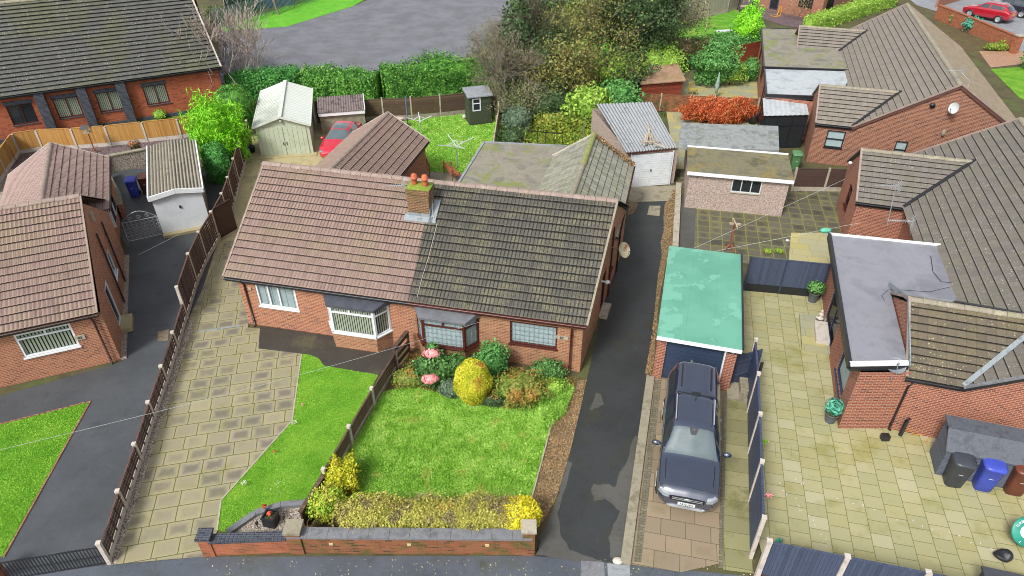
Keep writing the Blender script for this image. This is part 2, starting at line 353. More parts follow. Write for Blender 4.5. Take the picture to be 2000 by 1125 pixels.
def window(parent,p0,p1,h,frame,glass,mull=(),trans=(),blind=None,bm_=None,sill=None,fw=.055,rev=.07,lead=0,nm='window',inner=None):
    """a window part in a wall opening: frame > pane, blind, sill"""
    a,b,c,d=h; p0=V2(p0);p1=V2(p1); e=(p1-p0).normalized(); n=Vector((e.y,-e.x))
    def pt(s,z,dd): q=p0+e*s-n*dd; return Vector((q.x,q.y,z))
    f=MB(); dd=rev-.02; w=fw
    def bar(s0,z0,s1,z1,ww,dep=.07): f.beam(pt(s0,z0,dd),pt(s1,z1,dd),*( (dep,ww) if abs(z0-z1)<1e-6 else (dep,ww)),up=Z if abs(z0-z1)<1e-6 else Vector((e.x,e.y,0)))
    bar(a,c+w/2,b,c+w/2,w); bar(a,d-w/2,b,d-w/2,w); bar(a+w/2,c+w,a+w/2,d-w,w); bar(b-w/2,c+w,b-w/2,d-w,w)
    tt=[c+w]+[c+(d-c)*t for t in trans]+[d-w]
    for t in trans: bar(a+w,c+(d-c)*t,b-w,c+(d-c)*t,w*.9,.066)
    for m in mull:
        m,lo,hi=(m if isinstance(m,tuple) else (m,0.,1.))
        bar(a+(b-a)*m,max(c+w,c+(d-c)*lo+w*.46),a+(b-a)*m,min(d-w,c+(d-c)*hi-w*.46),w*.9,.062)
    fo=f.build(nm,frame,parent)
    g=MB(); g.face([pt(a+w,c+w,dd),pt(b-w,c+w,dd),pt(b-w,d-w,dd),pt(a+w,d-w,dd)]); g.build('pane',glass,fo)
    if lead:
        l=MB(); nx=int((b-a)/lead); nz=int((d-c)/(lead*1.25))
        for i in range(1,nx): l.beam(pt(a+(b-a)*i/nx,c+w,dd-.012),pt(a+(b-a)*i/nx,d-w,dd-.012),.014,.01)
        for i in range(1,nz): l.beam(pt(a+w,c+(d-c)*i/nz,dd-.012),pt(b-w,c+(d-c)*i/nz,dd-.012),.01,.014)
        l.build('leading',M['lead'],fo)
    if blind:
        bl=MB(); mt,step,gap=blind; k=a+w; 
        while k<b-w-.02:
            k2=min(k+step*gap,b-w)
            bl.face([pt(k,c+w,dd+.04),pt(k2,c+w,dd+.05 if gap<1 else dd+.04),pt(k2,d-w,dd+.05 if gap<1 else dd+.04),pt(k,d-w,dd+.04)]); k+=step
        bl.build('blind',mt,fo)
    bx=MB(); q=[pt(a,c,dd+.3),pt(b,c,dd+.3),pt(b,d,dd+.3),pt(a,d,dd+.3)]; bx.face(q)
    bx.face([pt(a,c,dd+.055),pt(b,c,dd+.055),pt(b,c,dd+.3),pt(a,c,dd+.3)]); bx.face([pt(a,d,dd+.055),pt(b,d,dd+.055),pt(b,d,dd+.3),pt(a,d,dd+.3)])
    bx.build('room',inner or M['dark'],fo)
    if sill: 
        sl=MB(); sl.beam(pt(a-.04,c-.025,.02),pt(b+.04,c-.025,.02),.16,.05); sl.build('sill',sill,fo)
    return fo
def roofplane(mb,A,B,Cc,D,th=.345,tw=.3,prof='flat',lift=.035,uvo=(0,0),mi=0,wav=.006):
    """tiled slope: A-B lower edge left to right from outside, D-C upper edge; real stepped courses"""
    A,B,Cc,D=[Vector(p) for p in (A,B,Cc,D)]; nrm=(B-A).cross(D-A).normalized()
    W_=max((B-A).length,(Cc-D).length); Hh=((D-A).length+(Cc-B).length)/2; nc=max(1,round(Hh/th))
    if prof=='flat': nu=max(2,int(W_/tw)); us=[i/nu for i in range(nu+1)]; hs_=[0.]*(nu+1)
    else:
        nt=max(1,round(W_/(tw/2))); k=6; nu=nt*k; us=[i/nu for i in range(nu+1)]
        hs_=[.034*abs(math.sin(math.pi*(i/k)))**.75 for i in range(nu+1)]
    rng=random.Random(int(W_*100)); eb=(B-A).normalized(); th_=.345
    def at(u,v): return (A+(B-A)*u)*(1-v)+(D+(Cc-D)*u)*v
    for j in range(nc):
        v0=j/nc; ul=[((at(u,v0)-A).dot(eb),j*th_+.001) for u in us]; uh=[((at(u,(j+1)/nc)-A).dot(eb),(j+1)*th_-.001) for u in us]; v1=(j+1)/nc; lo=[];hi=[];dn=[]; jit=[rng.uniform(-wav,wav) for _ in range(int(W_/tw)+3)]
        for u,hh in zip(us,hs_):
            z=jit[int(u*W_/tw)]
            lo.append(at(u,v0)+nrm*(lift+hh+z)); hi.append(at(u,v1)+nrm*(.004+hh*.8)); dn.append(at(u,v0)+nrm*(-.01+hh*.8))
     
        mb.grid([dn,lo],[[(a,b+th_*.995) for a,b in ul]]*2,mi=mi,sm=False); mb.grid([lo,hi],[ul,uh],mi=mi,sm=prof!='flat')
    # underside
    mb.face([D-nrm*.05,Cc-nrm*.05,B-nrm*.05,A-nrm*.05],mi=mi)
def ridge(mb,p,q,r=.13,seg=.45,mi=0):
    p=Vector(p);q=Vector(q); L=(q-p).length; n=max(1,round(L/seg)); d=(q-p)/L; sd=d.cross(Z).normalized(); u=sd.cross(d); rng=random.Random(int(L*97))
    for i in range(n):
        a=p+d*(L*i/n); b=p+d*(L*(i+1)/n-.012); o=rng.uniform(-.008,.008)
        g=[[c+sd*(r*math.cos(t)*k)+u*(r*.8*math.sin(t)*k+o-.03) for t in [math.pi*m/8 for m in range(9)]] for c,k in ((a,.97),(a+d*.05,1.03),(b,1.0))]
        mb.grid(g,[[(i*.7+x[0]*.1,x[1]) for x in row] for row in g],mi=mi); mb.face(g[0]); mb.face(g[-1])
def corr(mb,A,B,Cc,D,pitch=.15,amp=.028,mi=0,th=.02):
    """corrugated sheet; corrugations run A->D, repeat along A-B"""
    A,B,Cc,D=[Vector(p) for p in (A,B,Cc,D)]; nrm=(B-A).cross(D-A).normalized(); W_=(B-A).length; n=max(2,round(W_/pitch))*6
    lo=[];hi=[]
    for i in range(n+1):
        u=i/n; h=nrm*(amp*math.sin(2*math.pi*i/6)); lo.append(A+(B-A)*u+h); hi.append(D+(Cc-D)*u+h)
    L=(D-A).length
    mb.grid([lo,hi],[[(i/n*W_,0) for i in range(n+1)],[(i/n*W_,L) for i in range(n+1)]],mi=mi)
    mb.grid([[p-nrm*th for p in hi],[p-nrm*th for p in lo]],mi=mi); mb.grid([[p-nrm*th for p in lo],lo],mi=mi)
# ---------------------------------------------------------------- vegetation helpers
def leaves(name,pts,size,mat,parent=None,seed=1,asp=.6,up=.0,nrm=None,kind=None,jit=.35,align=.6,plume=0.):
    """one mesh of many small leaf faces at the given points"""
    rng=np.random.default_rng(seed); pts=np.asarray(pts,float); n=len(pts)
    d=rng.normal(size=(n,3)); 
    if nrm is not None: d=d*(1-align)+np.asarray(nrm)*align*1.6
    d[:,2]+=up; d/=np.linalg.norm(d,axis=1)[:,None]+1e-9
    a=rng.normal(size=(n,3)); a[:,2]+=plume; a-=d*(a*d).sum(1)[:,None]; a/=np.linalg.norm(a,axis=1)[:,None]+1e-9; b=np.cross(d,a)
    sz=size*(1+jit*rng.uniform(-1,1,n))[:,None]
    p0=pts-a*sz; p2=pts+a*sz; p1=pts-b*sz*asp+a*sz*.1; p3=pts+b*sz*asp+a*sz*.1+d*sz*.25
    v=np.stack([p0,p1,p2,p3],1).reshape(-1,3)
    me=bpy.data.meshes.new(name); me.vertices.add(4*n); me.vertices.foreach_set('co',v.ravel())
    me.loops.add(4*n); me.loops.foreach_set('vertex_index',np.arange(4*n)); me.polygons.add(n)
    me.polygons.foreach_set('loop_start',np.arange(0,4*n,4)); me.polygons.foreach_set('loop_total',np.full(n,4)); me.update(calc_edges=True)
    me.materials.append(mat); o=bpy.data.objects.new(name,me); COL.objects.link(o)
    if parent: o.parent=parent
    if kind: o['kind']=kind
    return o
def vnoise(p,sc,seed=0):
    """cheap smooth noise for numpy points"""
    rng=np.random.default_rng(seed); o=np.zeros(len(p))
    for k in range(6):
        d=rng.normal(size=3)*sc*(1+k*.5); o+=np.sin(p@d+rng.uniform(0,6.3))/(1+k*.45)
    return o/3.
def ellpts(n,c,r,shell=.35,seed=1,bump=.15,flat=-1.,sc=2.):
    rng=np.random.default_rng(seed); d=rng.normal(size=(n,3)); d/=np.linalg.norm(d,axis=1)[:,None]; d=d[d[:,2]>flat]
    rad=1-shell*rng.random(len(d))**1.5; rad*=1+bump*vnoise(d*np.array(r),sc/ max(r),seed)
    return np.array(c)+d*np.array(r)*rad[:,None], d
def core(mb,c,r,k=.8,seed=1,bump=.15,flat=None,n=18,m=12,sc=2.):
    g=[]
    for i in range(m+1):
        row=[]
        for j in range(n+1):
            d=np.array([[math.sin(math.pi*i/m)*math.cos(2*math.pi*j/n),math.sin(math.pi*i/m)*math.sin(2*math.pi*j/n),-math.cos(math.pi*i/m)]])
            f=k*(1+bump*vnoise(d*np.array(r),sc/max(r),seed)[0]); q=np.array(c)+d[0]*np.array(r)*f
            if flat is not None: q[2]=max(q[2],flat)
            row.append(tuple(q))
        g.append(row)
    mb.grid(g)
def shrub(name,label,cat,c,r,mat,n=2500,size=.05,seed=1,bump=.2,group=None,k=.78,flat=-.9,twig=None,shell=.35,asp=.6,align=.45,gz=0.,sc=2.,cores=True,stems=3,plume=0.):
    """bush: foliage (leaves) around an inner leafy mass, short stems"""
    t=thing(name,label,cat,(c[0],c[1],gz),group=group); cz=c[2]-gz
    p,d=ellpts(n,(0,0,cz),r,shell,seed,bump,flat,sc); p[:,2]=np.maximum(p[:,2],.02)
    leaves('foliage',p,size,mat,t,seed,nrm=d,asp=asp,align=align,plume=plume)
    s=MB(); rng=random.Random(seed)
    for i in range(stems):
        a=rng.uniform(0,6.28); s.tube([(.06*math.cos(a),.06*math.sin(a),0),(r[0]*.4*math.cos(a),r[1]*.4*math.sin(a),cz)],[.03,.012],5)
    s.build('stem',M['bark'],t)
    if cores:
        mb=MB(); core(mb,(0,0,cz),r,k,seed,bump,.01,sc=sc); mb.build('inner_foliage',mat,t)
    return t
def hedge(name,label,pts,w,h,mat,n=9000,size=.05,seed=1,wob=.1,group=None,cat='hedge',rnd=.25,z0=0.):
    """clipped hedge along a polyline"""
    rng=np.random.default_rng(seed); P_=[np.array([p[0],p[1]]) for p in pts]
    t=thing(name,label,cat,(0,0,0),group=group)
    seg=[np.linalg.norm(b-a) for a,b in zip(P_,P_[1:])]; tot=sum(seg); out=[];nr=[]
    mb=MB(); rows=[]; st=max(4,int(tot/.35))
    def at(s):
        for a,b,l in zip(P_,P_[1:],seg):
            if s<=l+1e-6: 
                e=(b-a)/l; return a+e*s,e
            s-=l
        e=(P_[-1]-P_[-2])/seg[-1]; return P_[-1],e
    per=2*h+w
    def prof(q,s,k=1.):  # q 0..1 round the section, returns offset across and z
        d=q*per
        ex=min(1.,max(0.001,min(s,tot-s)/(rnd*2))); ex=.55+.45*math.sin(ex*math.pi/2)
        if d<h: x,z=-w/2,d
        elif d<h+w: x,z=-w/2+(d-h),h
        else: x,z=w/2,h-(d-h-w)
        # round the shoulders
        ax=abs(x)/(w/2); az=z/h; cut=max(0,ax+az-1.75); x*=(1-cut*.6); z*=(1-cut*.45)
        nz=1. if h<=d<=h+w else .15; nx=(-1 if d<h else (1 if d>h+w else x/(w/2)*.3))
        return x*k*ex,z*(1-(1-k)*.6)*(.9+.1*ex),nx,nz
    for i in range(st+1):
        s=tot*i/st; c,e=at(s); sd=np.array([-e[1],e[0]]); row=[]
        for j in range(15):
            x,z,_,_=prof(j/14,s,.84); o=1+wob*.5*vnoise(np.array([[c[0],c[1],z*1.3+x]]),1.1,seed)[0]
            q=c+sd*x*o; row.append((q[0],q[1],max(z*o,0)+z0))
        rows.append(row)
    mb.grid(rows); mb.face(rows[0][::-1]); mb.face(rows[-1])
    nn=0
    S=rng.random(n)*tot; Q=rng.random(n)
    ends=rng.random(n)<(w/(tot+w))*1.2
    for s,q,en in zip(S,Q,ends):
        if en:
            s=0. if s<tot/2 else tot; x=(rng.random()-.5)*w*.8; z=rng.random()*h*.93; nx,nz=0,.2; c,e=at(s); ev=-e if s==0 else e
            p=c+np.array([-e[1],e[0]])*x-ev*.03; out.append((p[0],p[1],z+z0)); nr.append((ev[0],ev[1],.2)); continue
        x,z,nx,nz=prof(q,s,1.); c,e=at(s); sd=np.array([-e[1],e[0]]); o=1+wob*.5*vnoise(np.array([[c[0],c[1],z*1.3+x]]),1.1,seed)[0]
        o*=1-.2*rng.random()**2+.16*rng.random()**4; z+=h*.1*rng.random()**4*(nz>.5)
        p=c+sd*x*o; out.append((p[0],p[1],max(.02,z*o)+z0)); nr.append((sd[0]*nx,sd[1]*nx,nz))
    leaves('foliage',out,size,mat,t,seed,nrm=np.array(nr),align=.5)
    mb.build('inner_foliage',mat,t)
    return t
def branches(mb,p,d,l,r,dep,rng,tips,spread=.5,kids=3,grav=.05,taper=.62,segs=3,minr=.006,sides=5,twist=.25):
    p=Vector(p); d=Vector(d).normalized(); pts=[p]; rs=[r]; q=p.copy(); dd=d.copy()
    for i in range(segs):
        dd=(dd+Vector((rng.gauss(0,1),rng.gauss(0,1),rng.gauss(0,1)))*twist*.5+Z*grav).normalized(); q=q+dd*(l/segs); pts.append(q.copy()); rs.append(max(minr,r*(1-(1-taper)*(i+1)/segs)))
    mb.tube(pts,rs,max(3,sides),cap=False)
    if dep<=0: tips.append((q.copy(),dd.copy())); return
    for k in range(kids+(rng.random()<.4)):
        t=rng.uniform(.35,1) if k else 1.; bp=p.lerp(q,t) if t<1 else q
        idx=min(segs-1,int(t*segs)); f=t*segs-idx; bp=pts[idx].lerp(pts[idx+1],min(1,f)) if t<1 else q
        nd=(dd+Vector((rng.gauss(0,1),rng.gauss(0,1),rng.gauss(0,.7)))*spread).normalized()
        branches(mb,bp,nd,l*rng.uniform(.6,.85),max(minr,rs[-1]*.8),dep-1,rng,tips,spread,kids,grav,taper,segs,minr,max(3,sides-1),twist)
def tree(name,label,cat,loc,h,mat,bark,seed=1,dep=4,kids=3,spread=.5,leafn=8,size=.06,trunk=.12,stems=1,clump=.3,group=None,grav=.05,lean=(0,0),l0=.35,minr=.008,asp=.6,twist=.25):
    t=thing(name,label,cat,loc,group=group); rng=random.Random(seed); mb=MB(); tips=[]
    for i in range(stems):
        a=6.28*i/stems+rng.random(); o=.18*(stems>1)
        branches(mb,(o*math.cos(a),o*math.sin(a),-.05),(lean[0]+.45*math.cos(a)*(stems>1),lean[1]+.45*math.sin(a)*(stems>1),1),h*l0,trunk,dep,rng,tips,spread,kids,grav,minr=minr,twist=twist)
    mb.build('trunk',bark,t)
    if mat and leafn:
        nr=np.random.default_rng(seed); pts=[]
        for p,d in tips: pts.append(np.array(p)+nr.normal(size=(leafn,3))*clump)
        pts=np.concatenate(pts); pts=pts[pts[:,2]>.05]
        leaves('crown',pts,size,mat,t,seed,asp=asp)
    return t
# ================================================================ materials
M={}
M['bark']=mottle('bark',['4a4036','6b5f50','3a3229'],6.,.9,fine=.4)
M['barkg']=mottle('bark_pale',['8a7f74','a2968a','6d6259'],6.,.9,fine=.4)
M['barkp']=mottle('bark_pinkish',['b5a49c','c8b8ae','94847c'],6.,.9,fine=.2)
M['barky']=mottle('bark_mossy',['6f6a48','8a8560','55503a'],6.,.9,fine=.4)
M['dark']=plain('dark_interior','2a2d30',.9,spec=.1)
M['black']=plain('black_plastic','24262b',.45)
M['lead']=mottle('lead_flashing',['8e979c','a3adb2','767f84'],3.,.45,fine=.2)
M['came']=plain('window_came','6d7a80',.5)
M['white']=plain('white_upvc','eef1f4',.35,var=.04,k=1.1)
M['wpaint']=mottle('weathered_white_paint',['e6ebec','dfe5e2','d2dad6'],1.6,.5,spot='a9a890',spotf=(.62,.8),sa=.4,fine=.1)
M['brownf']=plain('brown_upvc','5a2b24',.4,var=.1)
M['blackf']=plain('black_frame','26282c',.4)
M['navyf']=plain('dark_blue_frame','39435a',.4)
M['gutb']=plain('brown_gutter','46302b',.4)
M['gutk']=plain('black_gutter','2c2c30',.4)
M['galv']=plain('galvanised','aab2b8',.35,.7,var=.1)
M['alu']=plain('aluminium','cfd4d6',.4,.5)
M['blind']=plain('cream_blind','dcdcc0',.8,var=.08,k=1.2)
M['blindg']=plain('grey_blind','c9d3d4',.8,var=.06,k=1.2)
M['net']=plain('net_curtain','d8e6e6',.85,var=.06,k=1.25)
M['glass']=glassm('window_glass',.22)
M['glassd']=glassm('dark_glass',.5,'6f7d86')
M['brA']=brick('brick_red','b86c48','c98058','8c503c','d0b7a0')
M['brB']=brick('brick_orange','b87650','c88c62','935c40','c9b298',dirt_shade='5a5a3a',dirta=.15)
M['brC']=brick('brick_bright','bd6a45','d0805a','94503a','9a6f58',k=1.)
M['brD']=brick('brick_brown','96563f','ab6747','704032','c4ad98')
M['brE']=brick('brick_crimson','a85840','b86a4a','80402f','cdb6a4')
M['brH']=brick('brick_hall','c26544','cf7850','8a4c3c','a96a52')
M['brW']=brick('brick_weathered','a85a3c','b8704a','5d3a2c','8a7a5e',dirt_shade='55602c',dirta=.85)
M['brO']=brick('brick_wall_orange','b86442','c87650','985038','b58a70',dirt_shade='4a4a2c',dirta=.4)
M['brBlue']=brick('blue_brick','454a55','565c68','33363f','70747c')
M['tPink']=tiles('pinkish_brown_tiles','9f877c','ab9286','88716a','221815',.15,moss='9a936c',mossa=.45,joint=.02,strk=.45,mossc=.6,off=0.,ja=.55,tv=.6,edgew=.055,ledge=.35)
M['tPink2']=tiles('salmon_tiles','b39991','bda59b','a08880','3a2824',.15,joint=.022,strk=.1,off=0.,tv=.5,edgew=.04,ja=.6)
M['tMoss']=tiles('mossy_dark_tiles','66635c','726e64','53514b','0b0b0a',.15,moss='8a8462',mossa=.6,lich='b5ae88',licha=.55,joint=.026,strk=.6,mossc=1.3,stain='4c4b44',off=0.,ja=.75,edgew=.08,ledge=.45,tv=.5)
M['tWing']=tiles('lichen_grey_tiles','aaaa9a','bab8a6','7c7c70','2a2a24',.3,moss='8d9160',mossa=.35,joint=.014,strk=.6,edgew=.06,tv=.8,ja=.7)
M['tGrey']=tiles('grey_brown_tiles','90877f','9c948a','81796f','1c1a17',.3,moss='7f8058',mossa=.3,lich='c8c4a8',licha=.4,joint=.01,edgew=.045,off=0.,tv=.7,ja=.45,ledge=.25)
M['tGrey2']=tiles('dark_grey_tiles','7f7973','8a837c','706a64','1b1a18',.3,moss='77784e',mossa=.35,lich='cfcfc0',licha=.8,joint=.01,edgew=.045,off=0.,tv=.6,ja=.4,ledge=.25)
M['tBrown']=tiles('lichen_brown_tiles','736a5c','80755f','625949','1a1713',.3,edgew=.06,off=0.,tv=.6,ja=.4,moss='8a7e50',mossa=.4,lich='c9c296',licha=.9,joint=.01)
M['tHall']=tiles('hall_slate_tiles','62625f','6e6e6a','565655','0b0b0b',.33,moss='6d7238',mossa=.6,lich='dcded2',licha=.9,joint=.003,mossc=.3,tv=.6,edgew=.1,ja=.2)
M['rdg']=mottle('ridge_tiles',['ab988d','9d8a80','b8a498'],3.,.7,spot='a39a70',spotf=(.58,.72),sa=.5)
M['rdgM']=mottle('mossy_ridge',['8f9a4e','a5a870','7a8a3a'],3.,.9)
M['rdgG']=mottle('grey_ridge',['a8a08e','98907f','b8af9a'],3.,.8,spot='9aa052',spotf=(.56,.7),sa=.6)
M['stack']=brick('mossy_stack_brick','8a5a40','9a6a4a','6a4432','b0a080',dirt_shade='6a6a3c',dirta=.6)
M['terra']=plain('terracotta_pot','cc6a44',.7)
M['moss']=mottle('moss',['9aa838','76962c','b5b56a'],8.,.95,fine=.5)
M['feltm']=mottle('mossy_felt',['8c877b','a39d8d','7f7c74'],.8,.9,spot='8a9646',spotf=(.51,.6),sa=.8,ssc=.7,fine=.5)
M['feltg']=mottle('grey_felt',['9499a0','a8adb2','84898f'],1.,.35,spot='7e7d63',spotf=(.6,.72),sa=.5)
M['feltn']=mottle('slate_blue_felt',['8e9099','9b9ca5','81838c'],.5,.28,fine=.25,spot='6f6c74',spotf=(.6,.75),sa=.6,ssc=.35)
M['feltw']=mottle('pale_felt',['b8c0c6','c9d0d4','a3abb0'],1.2,.4,fine=.2)
M['feltmoss2']=mottle('mossy_garage_felt',['75725f','8a8468','63614f'],1.2,.95,spot='a08c48',spotf=(.5,.64),sa=.75,ssc=1.,fine=.5)
M['feltwet']=mottle('wet_grey_felt',['8e9494','a5aaa8','777d7d'],1.5,.4,spot='74745a',spotf=(.52,.64),sa=.6,ssc=2.)
M['green']=mottle('green_felt',['78b8a2','80c0aa','72b19b'],.5,.5,spot='9ad6c2',spotf=(.545,.555),sa=1.,ssc=.9,fine=.12,dist=.25)
M['conc']=mottle('concrete',['b4ab98','c4bca8','9c9482'],2.5,.85,spot='8d8f62',spotf=(.6,.75),sa=.4)
M['concw']=mottle('pale_concrete_post',['cfc5ba','ddd3c8','b8aea2'],3.,.85,fine=.15)
M['concd']=mottle('mossy_concrete',['9a9380','aaa28c','7f7a64'],2.,.85,spot='6f7a3c',spotf=(.55,.7),sa=.6)
M['cope']=mottle('grey_coping',['7c7e84','8b8d92','6b6c70'],2.5,.7,spot='b5b59a',spotf=(.58,.66),sa=.5,ssc=7.)
M['pebble']=gravelm('pebbledash',['bba79c','c9b6aa','a08f86','d8c8bc','8f7568'],26.,k=1.1,gap=.65)
M['gravel']=gravelm('pale_gravel',['b5a596','cdbfae','8d8078','e0d5c8'],24.)
M['gravelp']=gravelm('plum_slate_chips',['7e7379','968a90','64595f','a59aa0'],20.)
M['gravelr']=gravelm('mauve_chippings',['7c686c','8d7a7e','665458','9a8a8c'],20.)
M['tar']=tarmac('dark_tarmac','44484c','62676c',rough=.55)
M['tarD']=tarmac('blackened_tarmac','2e3132','484b4c',moss='41442c',rough=.5)
M['tarP']=tarmac('worn_tarmac','4f4f4b','6a6964',moss='4a4c38',rough=.75)
M['tarS']=tarmac('pavement_tarmac','50565f','717984',rough=.45,moss='50573e')
M['tarC']=tarmac('car_park_tarmac','6d6e74','90929a',rough=.6,k=.95,patch='85868c',pa=.5,ps=.3,grain=30.)
M['tarG']=tarmac('grey_road','8d9197','a8abb0',rough=.6)
M['tarPath']=tarmac('dark_path','3a3833','4f4d46',moss='6c6a4a',rough=.6)
M['yard']=mottle('stained_concrete',['b8aa80','c8bb90','9a9070'],.7,.5,spot='8f8a58',spotf=(.55,.7),sa=.5,fine=.3)
M['flagA']=flags('riven_flags',['aaa182','a19a80','b2a888','98927a','aa9e8c'],'4a4c28',.75,.6,R(-12),dark='67655a',darka=.7,moss='8f8c50',mossa=.45,edgec='b3ad7e',jw=.02,mossc=1.3)
M['flagB']=flags('sandy_patio_flags',['bdb98c','b3b186','c4be94','b6b07e','c8c4a0'],'6f7238',.48,.6,R(-77),moss='98944a',mossa=.65,rnd=False,wet=.4,mossc=.6,jw=.014)
M['flagC']=flags('dark_mossy_flags',['74705f','5f5c4e','857f68','504e44'],'8e9048',.6,.6,R(12),moss='8a8c42',mossa=.35,dark='44433c',darka=.7,rnd=False,off=0.,jw=.03,mossc=.8)
M['flagD']=flags('pinkish_flags',['a8967c','9a8b75','b09e82','8f806c'],'4a4530',.75,.58,R(12),moss='7d7a4c',mossa=.3,rnd=True,dark='8a7d62',darka=.4)
M['flagE']=flags('mossy_step_flags',['a3a074','8f8c66','b3ad80'],'5a5d2e',1.3,.6,R(11),moss='6d6f3a',mossa=.75,rnd=False,off=0.)
M['flagF']=flags('sandstone_flags',['c2b878','b5b496','cfc27f','a9afa0','bfb98c'],'8b8b60',.9,.55,R(14),rnd=True,wet=.5)
M['setts']=flags('brick_setts',['8a8270','787261','968d78'],'55553a',.2,.1,R(13),rnd=False,moss='74743e',mossa=.3)
M['paver']=flags('pink_block_paving',['c39a7e','b88f74','cda68a'],'a07c66',.2,.1,R(30),rnd=False)
M['lawnL']=lawnm('bright_lawn','5c9a26','7ab436','98c64a','a4cc4c')
M['lawnM']=lawnm('mossy_lawn','4a941a','70b434','9ecc5c','bccc5c')
M['lawnF']=lawnm('far_grass','5db52a','74c63c','8fd24c')
M['lawnW']=lawnm('rough_grass','5a8f24','7aa52c','8d9c3a','6d6a34')
M['soil']=mottle('leafy_soil',['5d4d36','6f5d3e','47402c'],3.,.95,spot='6a7a34',spotf=(.52,.62),sa=.7,ssc=1.5,fine=.5)
M['ground']=mottle('garden_earth',['55503a','66603f','48452f'],.5,.95,spot='5c7330',spotf=(.5,.62),sa=.7,ssc=.6,fine=.5)
M['leaflit']=gravelm('fallen_leaves',['9c8a6a','bca682','7a6546','a8885c'],26.)
M['wOrange']=woodm('new_timber','c99652','d9a861','b98544',.1,moss=None,line='8a5f2c')
M['wBrown']=woodm('dark_brown_timber','6a5148','775c50','58443c',.12,line='2c211e',moss=None)
M['wLap']=woodm('lapped_brown_panel','6b5648','5a473b','7a6353',.11,vert=False,moss='6d6d34')
M['wDark']=woodm('dark_lap_panel','55423b','5e4a42','493a34',.13,vert=False)
M['wNavy']=woodm('navy_boards','4d566c','556079','454e62',.1,line='2e3444')
M['wNavyH']=woodm('navy_slats','4a5573','55607f','414b66',.05,vert=False,line='262c3c',rough=.5)
M['wGrey']=woodm('silvered_timber','a9a293','b8b0a0','958f82',.12)
M['wGreen']=woodm('dark_green_boards','4a5340','525b47','424b39',.11,vert=False)
M['wRed']=woodm('red_brown_boards','9c4a34','a8543a','8a402e',.1,vert=False)
M['wGrn2']=woodm('green_fence','5b7d4a','6a8c55','4d6d3f',.1)
M['wRail']=plain('pale_wood_rail','c3b29a',.8,var=.2)
M['feltred']=mottle('brown_shed_felt',['a58468','b5937a','96795c'],1.,.8,spot='8a8440',spotf=(.56,.66),sa=.7)
M['sage']=mottle('sage_sheet',['c4cfb6','ccd6be','b9c4aa'],.8,.5,spot='a8a884',spotf=(.62,.75),sa=.35,fine=.08)
M['sageT']=mottle('pale_roof_trim',['dde3da','e4e9e0','cfd6ca'],.7,.4,fine=.08)
M['sageR']=ribbed('pale_roof_sheet','e2e8df','d6dcd2','959c8e',.27,.4,da=.9,ph=.25)
M['asb']=ribbed('weathered_corrugated_sheet','b0a898','9c9484','3f3c33',.16,.85,spot='6a6452',ph=.25)
M['asb_']=mottle('weathered_corrugated_sheet',['a8a090','b8b09c','8d8570'],1.,.85,spot='5a5648',spotf=(.53,.62),sa=.75,ssc=3.5,fine=.4)
M['asbB']=ribbed('blue_grey_corrugated','b8bcbf','9ba0a4','4e5255',.17,.7,spot='5a6068',ph=.25,spotf=(.58,.62),sa=.7,ssc=4.5)
M['asbB_']=mottle('blue_grey_corrugated',['9ba8b4','adb9c4','8592a0'],.8,.7,spot='4c5058',spotf=(.58,.62),sa=.85,ssc=4.5,fine=.3)
M['doorw']=mottle('painted_garage_door',['e6edf2','eef3f6','dde5ea'],.8,.45,fine=.06)
M['navydoor']=woodm('navy_garage_door','3a4860','405069','36445a',.18,vert=False,rough=.4)
M['rust']=mottle('rusty_iron',['8a5a48','a06c55','6d4436'],6.,.8)
M['orangep']=plain('orange_painted_rim','d98a4c',.5)
# leaf colours
M['lfHedge']=leafm('hedge_leaves',['2a5620','437c2c','66a23e','90c058'],k=1.2,sc=1.4)
M['lfHedgeD']=leafm('dark_conifer_leaves',['2a5a26','3f7e36','58a04a','6fb85c'],sc=1.4)
M['lfLime']=leafm('lime_conifer_leaves',['4f9a12','74c41c','94dc30','a8e84c'],sc=1.2)
M['lfGold']=leafm('golden_leaves',['86981e','b4ba28','d2cc34','dcd858'],sc=1.5,patch='c4803e',pf=(.58,.68),pscale=1.6)
M['lfPriv']=leafm('privet_leaves',['6c7038','929640','b0ac50','c8c060','84785c'],sc=1.6,patch='8f8060',pf=(.5,.62),pscale=1.9)
M['lfPriv2']=leafm('golden_privet_leaves',['a8a020','d0c828','e8dc3c','f0d24a'],sc=1.2,patch='e8b050',pf=(.56,.64),pscale=1.4)
M['lfPriv3']=leafm('green_gold_leaves',['6f9a2c','9ab83a','bcca48','c99a62'],sc=2.)
M['lfRust']=leafm('rusty_heath_leaves',['4f7a2a','6a8a34','8a8a40','a8844a'],sc=1.8,patch='b98a44',pf=(.5,.62),pscale=1.6)
M['lfGreen']=leafm('green_leaves',['34682a','4c863e','679e54','86b46a'],sc=1.3)
M['lfDark']=leafm('dark_ivy_leaves',['283c20','3c5430','526a42','667c52'],sc=1.)
M['lfOlive']=leafm('olive_twig_leaves',['5c6440','727450','8a8662','958c70'],sc=1.)
M['lfYel']=leafm('autumn_yellow_leaves',['4a5c30','6a7640','94904c','847c46','5c6e3c'],sc=.8)
M['lfYG']=leafm('yellow_green_leaves',['5f8a2c','80a83c','9cc04e','b5c868'],sc=1.)
M['lfWild']=leafm('wild_growth_leaves',['4c6e24','6a8c30','8aa03c','9a9440','70683a'],sc=.8)
M['lfWildY']=leafm('bright_weed_leaves',['7c9a30','9cb43c','b4c44c','b0a444'],sc=.8)
M['lfGrn2']=leafm('mid_green_tree_leaves',['38542a','527038','6e8a48','8a9456'],sc=.8)
